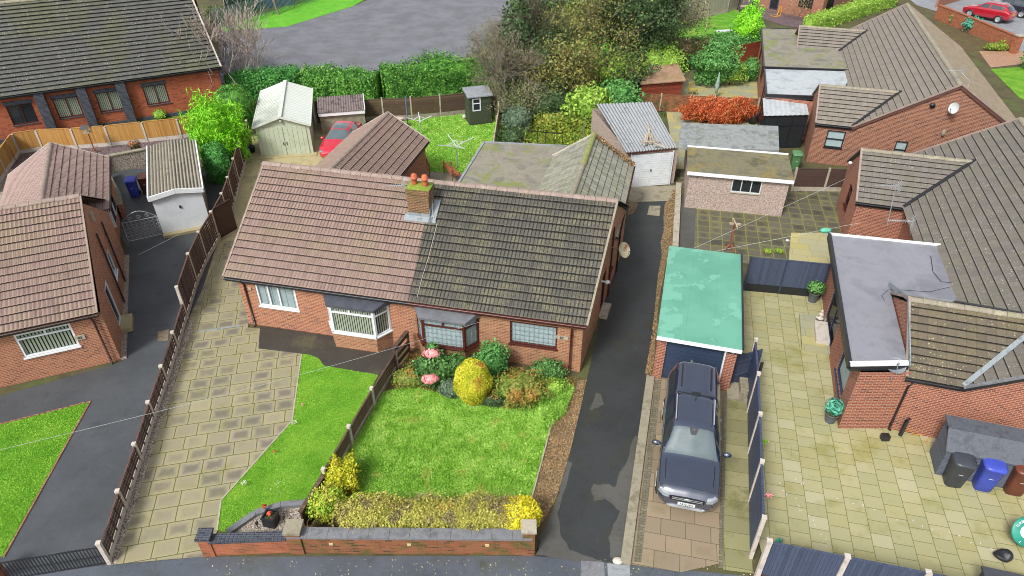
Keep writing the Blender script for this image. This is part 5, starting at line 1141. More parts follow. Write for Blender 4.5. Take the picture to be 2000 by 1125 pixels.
# gate at far left
t=thing('metal_gate','pair of low black barred driveway gates at the lower left corner','gate')
ga=P(212,1103); gb_=P(15,1135)
for (u,v) in ((0.02,.49),(.51,.98)):
    A=ga.lerp(gb_,u); B=ga.lerp(gb_,v); m=MB()
    for z in (.1,.45,.85): m.beam(A+Z*z,B+Z*z,.03,.035)
    for i in range(15): c=A.lerp(B,i/14); m.beam(c+Z*.1,c+Z*(.85+.06*math.sin(math.pi*i/14)),.018,.018)
    m.build('gate_leaf',M['black'],t)
m=MB(); q=gb_+Vector((-.3,0,0)); m.box((-.2,-.2,0),(.2,.2,.95),org=q); m.build('gate_pier',M['brO'],t)
# wrought iron gate by garage
t=thing('wrought_iron_gate','arched silver wrought iron gate beside the white fronted garage','gate'); A=P(252,474); B=P(318,460); L=(B-A).length; d=(B-A)/L; m=MB()
def gp(s,z): return A+d*s+Z*z
hh=lambda s:1.15+.45*math.sin(math.pi*s/L)
m.tube([gp(0,.08),gp(0,hh(0)),*[gp(L*i/12,hh(L*i/12)) for i in range(1,12)],gp(L,hh(L)),gp(L,.08),gp(0,.08)],.018,5)
m.tube([gp(0,1.12),gp(L,1.12)],.014,5)
for i in range(1,8): s=L*i/8; m.tube([gp(s,.08),gp(s,1.12)],.01,4)
for i in range(8):
    s0=L*i/8; s1=L*(i+1)/8
    for k in range(5):
        z=.12+k*.2; m.tube([gp(s0+(s1-s0)*(.5+.4*math.cos(a)),z+.1+.085*math.sin(a)) for a in [2*math.pi*j/10 for j in range(11)]],.007,3)
for k in range(3):
    m.tube([gp(L*(.25+.25*k)+.12*math.cos(a)*(1-j/30),1.28+.1*math.sin(a)*(1-j/30)) for j,a in enumerate([j*.6 for j in range(22)])],.008,3)
m.build('scrollwork',M['alu'],t)
# ================================================================ sheds and garages
def panelbox(t,plan,h,mat,name='wall'): m=MB(); m.prism([(p[0],p[1]) for p in plan],0,h,top=False); return m.build(name,mat,t)
# left neighbour garage
t=thing('garage','small garage with corrugated grey roof and white front beside the iron gate','garage')
A=P(320,459);B=P(413,441); e=(V2(B)-V2(A)).normalized(); n=Vector((-e.y,e.x)); D=6.3; a=V2(A);b=V2(B); sl=n*D+e*.0
plan=[a,b,b+sl,a+sl]; panelbox(t,plan,2.15,M['pebble'],'wall')
m=MB(); mid=(a+b)/2-n*.2; q=[v3(a-e*.12-n*.22,2.17),v3(b+e*.12-n*.22,2.17)]; ap=v3(mid,2.42)
corr(m,v3(a-e*.15-n*.22+sl+n*.3,2.17),v3(a-e*.15-n*.22,2.17),ap,ap+Vector((*(sl+n*.3),0)),.15,.0) if 0 else None
def corr_gable(parent,a,b,sl,n,e,z0,z1,mat,pitch=.15,amp=.03,name='corrugated_roof'):
    """gable roof with the corrugations running from ridge to eaves"""
    mid=(a+b)/2; m=MB(); o=-n*.2
    A0=v3(a-e*.14+o,z0); A1=v3(a-e*.14+sl+n*.15,z0); R0=v3(mid+o,z1); R1=v3(mid+sl+n*.15,z1); B0=v3(b+e*.14+o,z0); B1=v3(b+e*.14+sl+n*.15,z0)
    corr(m,A1,A0,R0,R1,pitch,amp); corr(m,B0,B1,R1,R0,pitch,amp); ob=m.build(name,mat,parent)
    return A0,A1,R0,R1,B0,B1
# corrugations on this roof run front to back
m=MB(); A0=v3(a-e*.12-n*.2,2.2); B0=v3(b+e*.12-n*.2,2.2); A1=v3(a-e*.12+sl+n*.1,2.2); B1=v3(b+e*.12+sl+n*.1,2.2); Rm0=v3((a+b)/2-n*.2,2.4); Rm1=v3((a+b)/2+sl+n*.1,2.4)
corr(m,A0,Rm0,Rm1,A1,.16,.035); corr(m,Rm0,B0,B1,Rm1,.16,.035); m.build('corrugated_roof',M['asb'],t)
m=MB(); 
for p,q in ((A0,Rm0),(Rm0,B0),(A0,A1),(B0,B1)): m.beam(p-Z*.04,q-Z*.04,.07,.24)
m.build('white_trim',M['white'],t)
m=MB(); m.beam(v3(a-n*.04,1.1),v3(b-n*.04,1.1),.05,2.1); o=m.build('garage_door',M['doorw'],t)
m=MB(); q=(a+b)/2-n*.09; m.box((-.04,-.02,1.35),(.04,.02,1.5),org=(q.x,q.y,0)); m.build('handle',M['black'],o)
m=MB(); m.beam(v3(a-n*.2,.07),v3(b-n*.2,.07),.35,.14); m.build('threshold',M['yard'],t)
# sage shed
t=thing('metal_garage','pale sage metal garage with ribbed near-white roof and double doors','garage')
a=V2(P(511,306));b=V2(P(613,300)); e=(b-a).normalized(); n=Vector((-e.y,e.x)).normalized(); n=(n*.99-e*.0).normalized(); sl=n*6.2-e*.45
panelbox(t,[a,b,b+sl,a+sl],1.95,M['sage']); 
m=MB(); m.face([v3(a,1.95),v3(b,1.95),v3((a+b)/2,2.5)]); m.build('gable',M['sage'],t)
A0,A1,R0,R1,B0,B1=corr_gable(t,a,b,sl,n,e,1.92,2.52,M['sageR'],.27,.035)
for p_,q_,w_,h_ in ((R0+Z*.05,R1+Z*.05,.22,.02),(A0,R0,.05,.09),(R0,B0,.05,.09),(B0,B1,.06,.08),(A0,A1,.06,.08)): m=MB(); m.beam(p_,q_,w_,h_); m.build('roof_trim',M['sageT'],t)
for s0,s1 in ((.06,.5),(.5,.94)):
    m=MB(); p=a.lerp(b,s0)-n*.03; q=a.lerp(b,s1)-n*.03
    m.beam(v3(p+e*.02,.95),v3(q-e*.02,.95),.03,1.8)
    for i in range(1,5): c=p.lerp(q,i/5)-n*.02; m.beam(v3(c,.08),v3(c,1.84),.02,.02)
    o=m.build('door',M['sage'],t)
    h=MB(); c=(q if s0<.3 else p)-n*.05+e*(-.1 if s0<.3 else .1); h.beam(v3(c,.7),v3(c,.9),.03,.03); h.build('handle',M['black'],o)
m=MB(); q=(a+b)/2-n*.12; m.ell((q.x,q.y,2.25),(.09,.09,.1)); m.build('lamp',M['alu'],t)
m=MB(); m.beam(v3(a-n*.15-e*.2,.03),v3(b-n*.15+e*.2,.03),.45,.07); m.build('slab',M['yard'],t)
# low shed behind red car
t=thing('low_shed','low concrete shed with mossy ribbed roof and white fascia behind the red car','shed')
q=[P(627,203,1.75),P(714,196,1.75),P(714,212,1.55),P(626,222,1.55)]
a=V2(P(630,262));b=V2(P(716,255)); e=(b-a).normalized();n=Vector((-e.y,e.x)); panelbox(t,[a,b,b+n*1.7,a+n*1.7],1.5,M['concd'])
m=MB(); corr(m,v3(a-e*.08-n*.2,1.5),v3(b+e*.08-n*.2,1.5),v3(b+e*.08+n*1.8,1.85),v3(a-e*.08+n*1.8,1.85),.16,.03); m.build('corrugated_roof',mottle('dark_mossy_sheet',['7d6f6c','8f8280','5f5450'],3.,.9,spot='3a3434',spotf=(.5,.6),sa=.6,ssc=3.),t)
m=MB(); m.beam(v3(a-e*.05-n*.14,1.36),v3(b+e*.05-n*.14,1.36),.05,.22); m.beam(v3(b+e*.06-n*.2,1.5),v3(b+e*.06+n*1.8,1.85),.05,.12); m.build('fascia',M['white'],t)
# dark green shed
t=thing('garden_shed','narrow dark green shed with one white framed window on the rear lawn','shed')
a=V2(P(918,246));b=V2(P(960,241)); e=(b-a).normalized(); n=Vector((-e.y,e.x)); n2=n; D=1.25
w=MB(); wall(w,a,b,0,2.0,[(.22,.78,1.0,1.85)],rev=.04); wall(w,b,b+n*D,0,2.0); wall(w,b+n*D,a+n*D,0,2.0); wall(w,a+n*D,a,0,2.0); w.build('wall',M['wGreen'],t)
window(t,a,b,(.22,.78,1.0,1.85),M['white'],M['glassd'],trans=(.6,),fw=.06,rev=.03)
m=MB(); k=.12; m.face([v3(a-e*k-n*k,2.02),v3(b+e*k-n*k,2.02),v3(b+e*k+n*(D+k),2.2),v3(a-e*k+n*(D+k),2.2)]); m.face([v3(a-e*k-n*k,1.95),v3(b+e*k-n*k,1.95),v3(b+e*k-n*k,2.02),v3(a-e*k-n*k,2.02)]); m.face([v3(a-e*k+n*(D+k),2.2),v3(a-e*k+n*(D+k),2.1),v3(a-e*k-n*k,1.95),v3(a-e*k-n*k,2.02)]); m.face([v3(b+e*k-n*k,2.02),v3(b+e*k-n*k,1.95),v3(b+e*k+n*(D+k),2.1),v3(b+e*k+n*(D+k),2.2)]); m.build('felt_roof',M['feltg'],t)
m=MB(); m.beam(v3(a.lerp(b,.5),.98),v3(a.lerp(b,.5),2.0),.01,.01) if 0 else None
# corrugated roof garage with white door
t=thing('garage','garage with blue grey corrugated sheet roof and white panelled up-and-over door','garage')
a=V2(P(1228,366));b=V2(P(1305,360)); e=(b-a).normalized(); nn=(V2(P(1165,203,2.55))-V2(P(1228,297,2.35)))
n=Vector((-e.y,e.x)); L=6.6; sl=n*L-e*.1-Vector((.25,0)); cl=a-e*.2; cr=b+e*.35
w=MB(); w.prism([cl+n*.08,cr+n*.08,cr+sl,cl+sl],0,2.15,top=False); w.build('wall',M['pebble'],t)
m=MB(); z0,z1=2.3,2.62; corr(m,P(1224,298,z0),P(1322,288,z0),P(1273,199,z1),P(1165,203,z1),.17,.035); m.build('corrugated_roof',M['asbB'],t)
m=MB(); m.beam(P(1224,300,z0-.12)+Vector((0,.1,0)),P(1320,291,z0-.12)+Vector((0,.1,0)),.08,.16); m.build('fascia',M['rust'],t)
m=MB(); m.beam(v3(a,1.0),v3(b,1.0),.05,1.98)
o=m.build('garage_door',M['doorw'],t); m=MB()
for i in range(4):
    for j in range(4):
        c=a.lerp(b,(i+.5)/4)-n*.03; z=.3+j*.48; hw_=(b-a).length/4*.4
        for (u0,z0_,u1,z1_) in ((-hw_,-.18,hw_,-.18),(-hw_,.18,hw_,.18),(-hw_,-.18,-hw_,.18),(hw_,-.18,hw_,.18)): m.beam(v3(c+e*u0,z+z0_),v3(c+e*u1,z+z1_),.012,.016,up=Z if z0_==z1_ else Vector((e.x,e.y,0)))
m.build('door_panel',M['wpaint'],o); m=MB(); c=a.lerp(b,.5)-n*.05; m.box((-.03,-.03,.95),(.03,.02,1.05),org=(c.x,c.y,0)); m.build('handle',M['black'],o)
m=MB(); m.box((0,-.05,0),(.05,.02,2.1),org=(b.x+.02,b.y,0)); m.box((-.08,-.05,0),(-.02,.02,2.1),org=(a.x,a.y,0)); m.build('door_frame',M['doorw'],t)
t2=thing('timber_offcuts','weathered timber offcuts lying on the blue grey corrugated roof','timber',(0,0,0)); 
for (x0,y0,x1,y1) in ((1265,240,1272,280),(1262,262,1258,284),(1272,262,1280,286),(1250,278,1290,276),(1280,280,1300,288),(1268,250,1262,282)):
    m=MB(); m.beam(P(x0,y0,2.6),P(x1,y1,2.46),.08,.04); m.build('plank',M['wRail'],t2)
# dirt ridge strip on that roof
# pebble dashed garage, front
t=thing('garage','pebbledashed prefab garage with mossy felt roof and white fascia beside the mossy patio','garage')
a=V2(P(1332,385));b=V2(P(1527,425)); tl=V2(P(1335,335,2.2)); tr=V2(P(1550,348,2.2)); a=Vector((9.35,33.0)); b=Vector((14.3,32.0)); e=(b-a).normalized(); n=Vector((-e.y,e.x))
hole=(lambda s:(s-.75,s+.75,1.2,1.95))(onwall(a,b,1458,363)[0]); w=MB(); wall(w,a,b,0,2.1,[hole],rev=.05); wall(w,b,b+n*2.6,0,2.1); wall(w,b+n*2.6,a+n*2.6,0,2.1); wall(w,a+n*2.6,a,0,2.1); w.build('wall',M['pebble'],t)
window(t,a,b,hole,M['wpaint'],M['glassd'],mull=(.33,.66),fw=.05,rev=.04,sill=M['conc'])
m=MB(); k=.15; q=[v3(a-e*k-n*k,2.2),v3(b+e*k-n*k,2.2),v3(b+e*k+n*2.7,2.35),v3(a-e*k+n*2.7,2.35)]; m.face(q); m.face([p-Z*.1 for p in q][::-1])
for i in range(4): p,s=q[i],q[(i+1)%4]; m.face([p-Z*.1,s-Z*.1,s,p])
m.build('felt_roof',M['feltmoss2'],t); m=MB(); m.beam(q[0]-Z*.08-Vector((0,.03,0)),q[1]-Z*.08-Vector((0,.03,0)),.05,.18); m.beam(q[3]+Z*.03,q[2]+Z*.03,.1,.06); m.build('fascia',M['white'],t)
t=thing('garage','flat roofed garage with wet grey felt behind the pebbledashed garage','garage')
c=a+n*2.9; d_=b+n*2.9+e*-.1; w=MB(); w.prism([c,d_,d_+n*3.3,c+n*3.3],0,2.1,top=False); w.build('wall',M['pebble'],t)
m=MB(); q=[P(1325,288,2.25),P(1522,293,2.25),P(1520,246,2.3),P(1331,240,2.3)]; m.face(q); m.face([p-Z*.12 for p in q][::-1])
for i in range(4): p,s=q[i],q[(i+1)%4]; m.face([p-Z*.12,s-Z*.12,s,p])
m.build('felt_roof',M['feltwet'],t)
# green roofed garage
t=thing('garage','brick garage with turquoise green felt roof and navy door behind the pickup','garage')
q=[P(1283,655,2.25),P(1450,683,2.25),P(1447,497,2.35),P(1307,480,2.35)]
m=MB(); m.face(q); 
for i in range(4): p,s=q[i],q[(i+1)%4]; m.face([p-Z*.06,s-Z*.06,s,p])
m.face([p-Z*.06 for p in q][::-1]); 
n=N('green_felt_patchy'); pp=n.sep(n.pos()); gxx=(V2(q[1])-V2(q[0])); Lx=gxx.length; gxx/=Lx; gyy=Vector((-gxx.y,gxx.x)); Ly=(V2(q[3])-V2(q[0])).length
su=n.mth('ADD',n.mth('ADD',n.mth('MULTIPLY',pp[0],gxx.x/Lx),n.mth('MULTIPLY',pp[1],gxx.y/Lx)),-V2(q[0]).dot(gxx)/Lx); sv=n.mth('ADD',n.mth('ADD',n.mth('MULTIPLY',pp[0],gyy.x/Ly),n.mth('MULTIPLY',pp[1],gyy.y/Ly)),-V2(q[0]).dot(gyy)/Ly)
f=n.mth('ADD',n.noise(n.pos(),.9,7,.62,.2),n.mth('MULTIPLY',n.step(su,.45,.05),.1)); f=n.mth('ADD',f,n.mth('MULTIPLY',n.step(sv,.7,1.),.06)); g=n.noise(n.pos(),.6,4)
col=n.mix(n.step(g,.35,.65),C('66a890'),C('72b59d')); col=n.mix(n.step(f,.6,.61),col,C('7dbfa8')); col=n.mix(n.mth('MULTIPLY',n.step(n.noise(n.pos(),3.,6,.7),.55,.75),.35),col,C('4f9078'))
fr=n.mth('FRACT',n.mth('MULTIPLY',su,3.)); col=n.mix(n.mth('MULTIPLY',n.step(fr,.985,.997),.4),col,C('3f7a64'))
m.build('felt_roof',n.out(col,.5,n.bump(n.noise(n.pos(),9.,3),.3,.01),.4),t)
gx=(V2(q[1])-V2(q[0])).normalized(); gy=Vector((-gx.y,gx.x)); a=V2(q[0])+gx*.06+gy*.22; b=V2(q[1])-gx*.1+gy*.18; yl=(V2(q[3])-V2(q[0])).length-.4; gl=(V2(q[3])-V2(q[0])).normalized(); gr_=(V2(q[2])-V2(q[1])).normalized()
w=MB(); Lg=(b-a).length; hole=(.34,Lg-.42,.0,1.98); wall(w,a,b,0,2.18,[hole],rev=.12); wall(w,b,b+gr_*yl,0,2.2); wall(w,b+gr_*yl,a+gl*yl,0,2.2); wall(w,a+gl*yl,a,0,2.2); w.build('wall',M['brE'],t)
m=MB(); m.beam(v3(a+gx*.34+gy*.1,.99),v3(a+gx*(Lg-.42)+gy*.1,.99),.04,1.97); o=m.build('garage_door',M['navydoor'],t); m=MB(); c=a.lerp(b,.47)+gy*.07; m.box((-.03,-.03,.95),(.03,.03,1.1),org=(c.x,c.y,0)); m.build('handle',M['alu'],o)
m=MB(); m.beam(q[0]-Z*.1-Vector((0,.02,0)),q[1]-Z*.1-Vector((0,.02,0)),.05,.14); m.beam(v3(b-gx*.42-gy*.02,0),v3(b-gx*.42-gy*.02,2.0),.05,.05); m.build('fascia',M['white'],t)
m=MB(); m.beam(q[1]+Z*.0+Vector((.03,0,0)),q[2]+Vector((.03,0,0)),.07,.1); m.build('gutter',M['gutk'],t)
m=MB(); c=b-gx*.2-gy*.03; rg=math.atan2(gx.y,gx.x); m.box((-.13,-.02,-.08),(.13,.0,.08),rot=rg,org=(c.x,c.y,1.95)); o=m.build('number_plate',M['black'],t); textobj('numerals','80',(c.x+.01,c.y-.03,1.95),.14,o,M['white'],rot=(R(90),0,rg))
# red shed
t=thing('garden_shed','red brown timber shed with a sloping brown felt roof beyond the panel fence','shed')
q=[P(1250,164,1.9),P(1340,157,1.9),P(1316,107,2.5),P(1272,108,2.5)]; m=MB(); m.face(q); m.face([p-Z*.07 for p in q][::-1])
for i in range(4): p,s=q[i],q[(i+1)%4]; m.face([p-Z*.07,s-Z*.07,s,p])
m.build('felt_roof',M['feltred'],t); m=MB(); c=sum((V2(p) for p in q),Vector((0,0)))/4; ip=[V2(p)+(c-V2(p)).normalized()*.25 for p in q]
for i,(zz0,zz1) in enumerate(((1.85,1.85),(1.85,2.4),(2.4,2.4),(2.4,1.85))):
    A_,B_=ip[i],ip[(i+1)%4]; m.face([v3(A_,0),v3(B_,0),v3(B_,zz1),v3(A_,zz0)])
m.build('wall',M['wRed'],t)
fence('red brown timber fence behind the flagged yard of the top right house',[(1335,130),(1400,135),(1440,128),(1480,118)],1.6,M['wRed'],M['wRed'],post=.1,ph=1.65)
# storage box
t=thing('storage_shed','low grey plastic storage shed with a pitched lid against the brick wall','storage shed')
a=P(1826,926); e=Vector((.975,-.22)); e=PX; n=AX; o=V2(a); D=1.0; L=2.6; H1,H2=1.2,1.72
m=MB(); c4=[o,o+e*L,o+e*L+n*D,o+n*D]; pr=[(0,0),(0,H1),(D*.45,H2),(D,H2-.05),(D,0)]
for i in range(4):
    A_,B_=pr[i],pr[i+1]; 
    if i==0: continue
m.face([v3(c4[0],0),v3(c4[1],0),v3(c4[1],H1),v3(c4[0],H1)]); m.face([v3(c4[1],0),v3(c4[2],0),v3(c4[2],H2-.08),v3(c4[1],H1)]); m.face([v3(c4[3],0),v3(c4[0],0),v3(c4[0],H1),v3(c4[3],H2-.08)]); m.face([v3(c4[2],0),v3(c4[3],0),v3(c4[3],H2-.08),v3(c4[2],H2-.08)])
m.build('body',woodm('grey_ribbed_plastic','6b7382','747d8c','636a78',.06,vert=False,line='4a505c',lw=.012),t)
m=MB(); k=.08; A_,B_=v3(c4[0]-e*k-n*k,H1+.0),v3(c4[1]+e*k-n*k,H1); M1,M2=v3(c4[0]-e*k+n*.45,H2),v3(c4[1]+e*k+n*.45,H2); N1,N2=v3(c4[3]-e*k+n*.02,H2+.05),v3(c4[2]+e*k+n*.02,H2+.05)
for Q in ([A_,B_,M2,M1],[M1+Z*.03,M2+Z*.03,N2,N1]): m.face(Q); m.face([p-Z*.06 for p in Q][::-1]); [m.face([Q[i]-Z*.06,Q[(i+1)%4]-Z*.06,Q[(i+1)%4],Q[i]]) for i in range(4)]
m.build('lid',mottle('grey_plastic_lid',['565b64','626872','4d525a'],3.,.6),t)
t=thing('storage_box','dark grey plastic storage box at the lower right corner of the patio','storage box'); m=MB(); a=P(1925,1118,.9); m.box((-.0,-.9,0),(1.6,.15,.82),rot=-.28,org=(a.x,a.y-.0,0)); m.build('body',plain('dark_grey_plastic','565a60',.6),t); m=MB(); m.box((-.05,-.95,.82),(1.65,.2,.9),rot=-.28,org=(a.x,a.y,0)); m.build('lid',plain('charcoal_lid','4a4e55',.6),t)
m=MB(); m.ell((0,0,.12),(.28,.2,.13)); 
for v in range(len(m.v)): x,y,z=m.v[v]; m.v[v]=(x*(1+.2*math.sin(9*y)),y,z*(1+.3*math.sin(13*x+5*y)))
tag(m.build('refuse_sack',M['black'],loc=P(1958,1090)),'crumpled black refuse sack beside the dark storage box','sack')
# green round parasol base / tub lid at right edge
t=thing('trampoline_pad','round teal disc with white lettering standing at the right edge','round sign'); p=P(2006,1040,.55); m=MB(); m.lathe([(0,.0),(.42,.0),(.45,-.03),(.42,-.06),(0,-.06)],(0,0,0),32); o=m.build('disc',plain('teal_plastic','2f9c86',.4),t); m.build
mw=MB(); mw.lathe([(.0,.006),(.2,.006),(.2,.002)],(0,0,0),28); mw.build('centre',M['white'],o); 
for ch,ag in (('T',2.55),('U',2.35),('R',2.15),('B',1.95),('O',1.75)):
    tt=textobj('lettering',ch,(.33*math.cos(ag),.33*math.sin(ag),.008),.11,o,M['white'],rot=(0,0,ag-math.pi/2))
tt=textobj('lettering','T',(-.22,-.26,.008),.11,o,M['white'],rot=(0,0,R(130)))
t.location=p; t.rotation_euler=(R(50),0,0)
# ================================================================ vehicles
def car(name,label,loc,rz,st,Wd,paint,glassr,wheels,wr=.34,hat=None,nx=110,dark=None,group=None,pill=(),sunroof=None,scr=None,rear=None,sideg=None):
    """lofted body; st: (x, wlow, wbelt, zbot, zbelt, wroof, zroof) front (x=0) to rear; the front points to local -Y"""
    t=thing(name,label,'car' if 'pickup' not in name else 'pickup truck',loc,rz,group)
    xs=np.array([s[0] for s in st]); A=np.array(st); X=np.linspace(xs[0],xs[-1],nx); V=np.array([[np.interp(x,xs,A[:,k]) for k in range(1,7)] for x in X])
    for _ in range(2): V[1:-1]=(V[:-2]+2*V[1:-1]+V[2:])/4
    K=6; rings=[]
    for x,(wl,wb,zb,zt,wr_,zr) in zip(X,V):
        cp=[(0,zb),(wl*.8,zb),(wl,zb+.1),(wb,zb+(zt-zb)*.55),(wb*.97,zt),(wr_,zr-.05-.02*(zr-zt)),(wr_*.72,zr-.01),(0,zr+.012)]
        r=[]
        for i in range(len(cp)-1):
            for k in range(K): f=k/K; r.append((cp[i][0]*(1-f)+cp[i+1][0]*f,cp[i][1]*(1-f)+cp[i+1][1]*f))
        r.append(cp[-1]); r=np.array(r)
        for _ in range(2): r[1:-1]=(r[:-2]+2*r[1:-1]+r[2:])/4
        rings.append(r)
    nr=len(rings[0]); L=xs[-1]
    full=[]
    for x,r in zip(X,rings):
        row=[Vector((p[0],x-L/2,p[1])) for p in r]+[Vector((-p[0],x-L/2,p[1])) for p in r[-2::-1]]; full.append(row)
    n2=len(full[0]); parts={}
    def cls(x,j):
        jj=j if j<nr-1 else n2-2-j   # ring cell index from the bottom
        seg=(jj+.5)/K
        if scr and scr[0]<x<scr[1] and seg>5.0: return 'windscreen'
        if rear and rear[0]<x<rear[1] and seg>5.0: return 'rear_window'
        if sunroof and sunroof[0]<x<sunroof[1] and seg>5.7: return 'sunroof'
        if sideg and 4.18<seg<4.9:
            for a,b in sideg:
                if a<x<b: return 'side_window_r' if j<nr else 'side_window_l'
        return 'body'
    MBs={}
    for i in range(len(full)-1):
        x=(X[i]+X[i+1])/2
        for j in range(n2-1):
            c=cls(x,j); MBs.setdefault(c,[]).append((i,j))
    for c,cells in MBs.items():
        if c.startswith('side_window'):
            grp={}
            for (i,j) in cells:
                x=(X[i]+X[i+1])/2; k=[n for n,(a,b) in enumerate(sideg) if a<x<b][0]; grp.setdefault(k,[]).append((i,j))
            sets=[('side_window',v) for v in grp.values()]
        else: sets=[(c,cells)]
        for nm,cl in sets:
            idx={}; m=MB()
            for (i,j) in cl:
                q=[]
                for a,b in ((i,j),(i,j+1),(i+1,j+1),(i+1,j)):
                    if (a,b) not in idx: idx[(a,b)]=len(m.v); m.v.append(tuple(full[a][b]))
                    q.append(idx[(a,b)])
                m.f.append(q[::-1]); m.mi.append(0); m.sm.append(True); m.uv+=[(0,0)]*4
            if nm=='body':
                for k,row in ((0,full[0]),(-1,full[-1])):
                    i0=len(m.v); m.v+=[tuple(p) for p in row]; f=list(range(i0,i0+len(row))); m.f.append(f if k==0 else f[::-1]); m.mi.append(0); m.sm.append(False); m.uv+=[(0,0)]*len(row)
            m.build(nm,paint if nm=='body' else glassr,t)
    for (wx,side) in [(w_,s_) for w_ in wheels for s_ in (-1,1)]:
        m=MB(); xx=Wd/2*side; c=Vector((xx,wx-L/2,wr)); ax=Vector((side,0,0))
        def ring(r,o,n=22): return [c+ax*o+Vector((0,math.cos(2*math.pi*k/n),math.sin(2*math.pi*k/n)))*r for k in range(n+1)]
        g=[ring(.001,-.2),ring(wr*.94,-.2),ring(wr,-.16),ring(wr,-.01),ring(wr*.95,.025),ring(wr*.68,.03),ring(wr*.66,.0)]
        m.grid(g if side>0 else [r[::-1] for r in g]); o=m.build('wheel',M['black'],t)
        m=MB(); g=[ring(wr*.66,.0),ring(wr*.63,.022),ring(wr*.6,-.01),ring(.001,-.02)]; m.grid([r[::-1] for r in g] if side<0 else g)
        for k in range(10): a=2*math.pi*k/10; d=Vector((0,math.cos(a),math.sin(a))); m.beam(c+ax*.012+d*.05,c+ax*.012+d*wr*.62,.03,.05,up=ax)
        m.build('rim',M['alu'],o)
        m=MB(); r0_=[c+ax*.006+Vector((0,math.cos(a),math.sin(a)))*wr*1.14 for a in [math.pi*(-.12+1.24*k/16) for k in range(17)]]; r1_=[c+ax*-.05+Vector((0,math.cos(a),math.sin(a)))*wr*1.28 for a in [math.pi*(-.12+1.24*k/16) for k in range(17)]]
        m.grid([r0_,r1_]); m.build('wheel_arch',M['black'],t)
    return t,full,X
paintB=plain('dark_blue_car_paint','22304c',.18,.1,1.01,var=.1,k=1.); paintR=plain('red_car_paint','d6283e',.22,.1,1.,var=.05,k=1.05); paintR2=plain('crimson_car_paint','b81c30',.22,.1,1.,var=.05)
paintD=plain('charcoal_car_paint','3a434e',.2,.4,1.); paintS=plain('silver_car_paint','c4ccd4',.25,.4,1.)
winsc=plain('reflective_windscreen','5c6c70',.06,.0,.8,var=.1,spec=.9); wind=plain('dark_car_glass','39424a',.05,0,.8,spec=.9)
fp=P(1339,990,.45); rp=P(1362,716,1.84); dv=(V2(rp)-V2(fp)).normalized(); ln=5.36
ctr=V2(fp)+dv*ln/2; rzc=math.atan2(dv.y,dv.x)-math.pi/2
tP,full,X=car('pickup_truck','dark blue double cab pickup with a ribbed hard top parked before the navy garage door',(ctr.x,ctr.y,0),rzc,
 [(0,.70,.74,.40,.84,.62,.9),(.08,.82,.88,.36,.97,.72,1.0),(.25,.89,.94,.34,1.04,.82,1.08),(.8,.9,.96,.33,1.1,.86,1.15),(1.32,.9,.96,.33,1.13,.87,1.2),(1.42,.9,.96,.33,1.14,.83,1.25),(2.12,.9,.95,.33,1.17,.62,1.76),(2.4,.9,.95,.33,1.18,.64,1.83),(3.5,.9,.95,.33,1.18,.66,1.84),(3.56,.9,.95,.33,1.18,.64,1.80),(3.62,.9,.95,.33,1.18,.68,1.85),(5.15,.9,.94,.36,1.18,.66,1.86),(5.3,.88,.92,.4,1.16,.64,1.83),(5.36,.8,.85,.5,1.1,.6,1.6)],
 1.86,paintB,winsc,(.92,4.12),wr=.39,scr=(1.4,2.12),sideg=[(1.75,2.55),(2.65,3.4),(3.75,5.0)])
for ch in tP.children:
    if ch.name.startswith('side_window'): ch.data.materials[0]=wind
L=5.36
def pt(x,y,z): return Vector((y,x-L/2,z))
m=MB(); m.beam(pt(.03,-.52,.78),pt(.03,.52,.78),.06,.2); 
for z in (.73,.8,.86): m.beam(pt(-.01,-.5,z),pt(-.01,.5,z),.03,.025)
g=m.build('grille',M['black'],tP); m=MB()
for z in (.765,.835): m.beam(pt(-.02,-.46,z),pt(-.02,.46,z),.02,.018)
m.ell(pt(-.03,0,.82),(.11,.015,.045)); m.build('badge',M['alu'],g)
for s in (-1,1):
    m=MB(); m.grid([[pt(.03,s*.56,.87),pt(.05,s*.72,.9),pt(.16,s*.86,.95)],[pt(-.0,s*.56,.78),pt(.02,s*.74,.8),pt(.16,s*.9,.86)]]); m.grid([[pt(.1,s*.58,.93),pt(.13,s*.72,.955),pt(.25,s*.86,.99)],[pt(.03,s*.56,.87),pt(.05,s*.72,.9),pt(.16,s*.86,.95)]])
    for i in range(len(m.v)): x,y,z=m.v[i]; m.v[i]=(x*1.01,y-.035,z+.02)
    m.build('headlight',plain('headlamp_glass','8f989e',.08,0,1.,spec=1.),tP)
    m=MB(); m.beam(pt(1.75,s*.95,1.16),pt(1.72,s*1.06,1.2),.05,.05); m.ell(pt(1.7,s*1.12,1.22),(.14,.09,.1)); m.build('wing_mirror',paintB,tP)
    m=MB(); m.beam(pt(2.3,s*.6,1.86),pt(3.42,s*.62,1.88),.035,.035); m.build('roof_rail',M['alu'],tP)
    m=MB(); m.beam(pt(3.9,s*.5,1.872),pt(5.0,s*.5,1.878),.045,.02); m.build('roof_strip',M['black'],tP)
    for xx in (2.5,3.3): 
        m=MB(); m.beam(pt(xx,s*.955,1.02),pt(xx+.16,s*.955,1.02),.03,.03); m.build('door_handle',M['galv'],tP)
    m=MB(); m.beam(pt(.1,s*.62,.5),pt(.16,s*.8,.52),.06,.09); m.build('fog_lamp',M['black'],tP)
m=MB(); m.beam(pt(.0,-.5,.42),pt(.0,.5,.42),.08,.06); m.beam(pt(.0,.5,.42),pt(.12,.78,.5),.06,.05); m.beam(pt(.0,-.5,.42),pt(.12,-.78,.5),.06,.05); m.build('front_bumper_trim',M['alu'],tP)
m=MB()
for i in range(9): y=-.36+i*.09; m.beam(pt(3.75,y,1.868),pt(5.1,y,1.878),.03,.012)
m.build('roof_rib',paintB,tP)
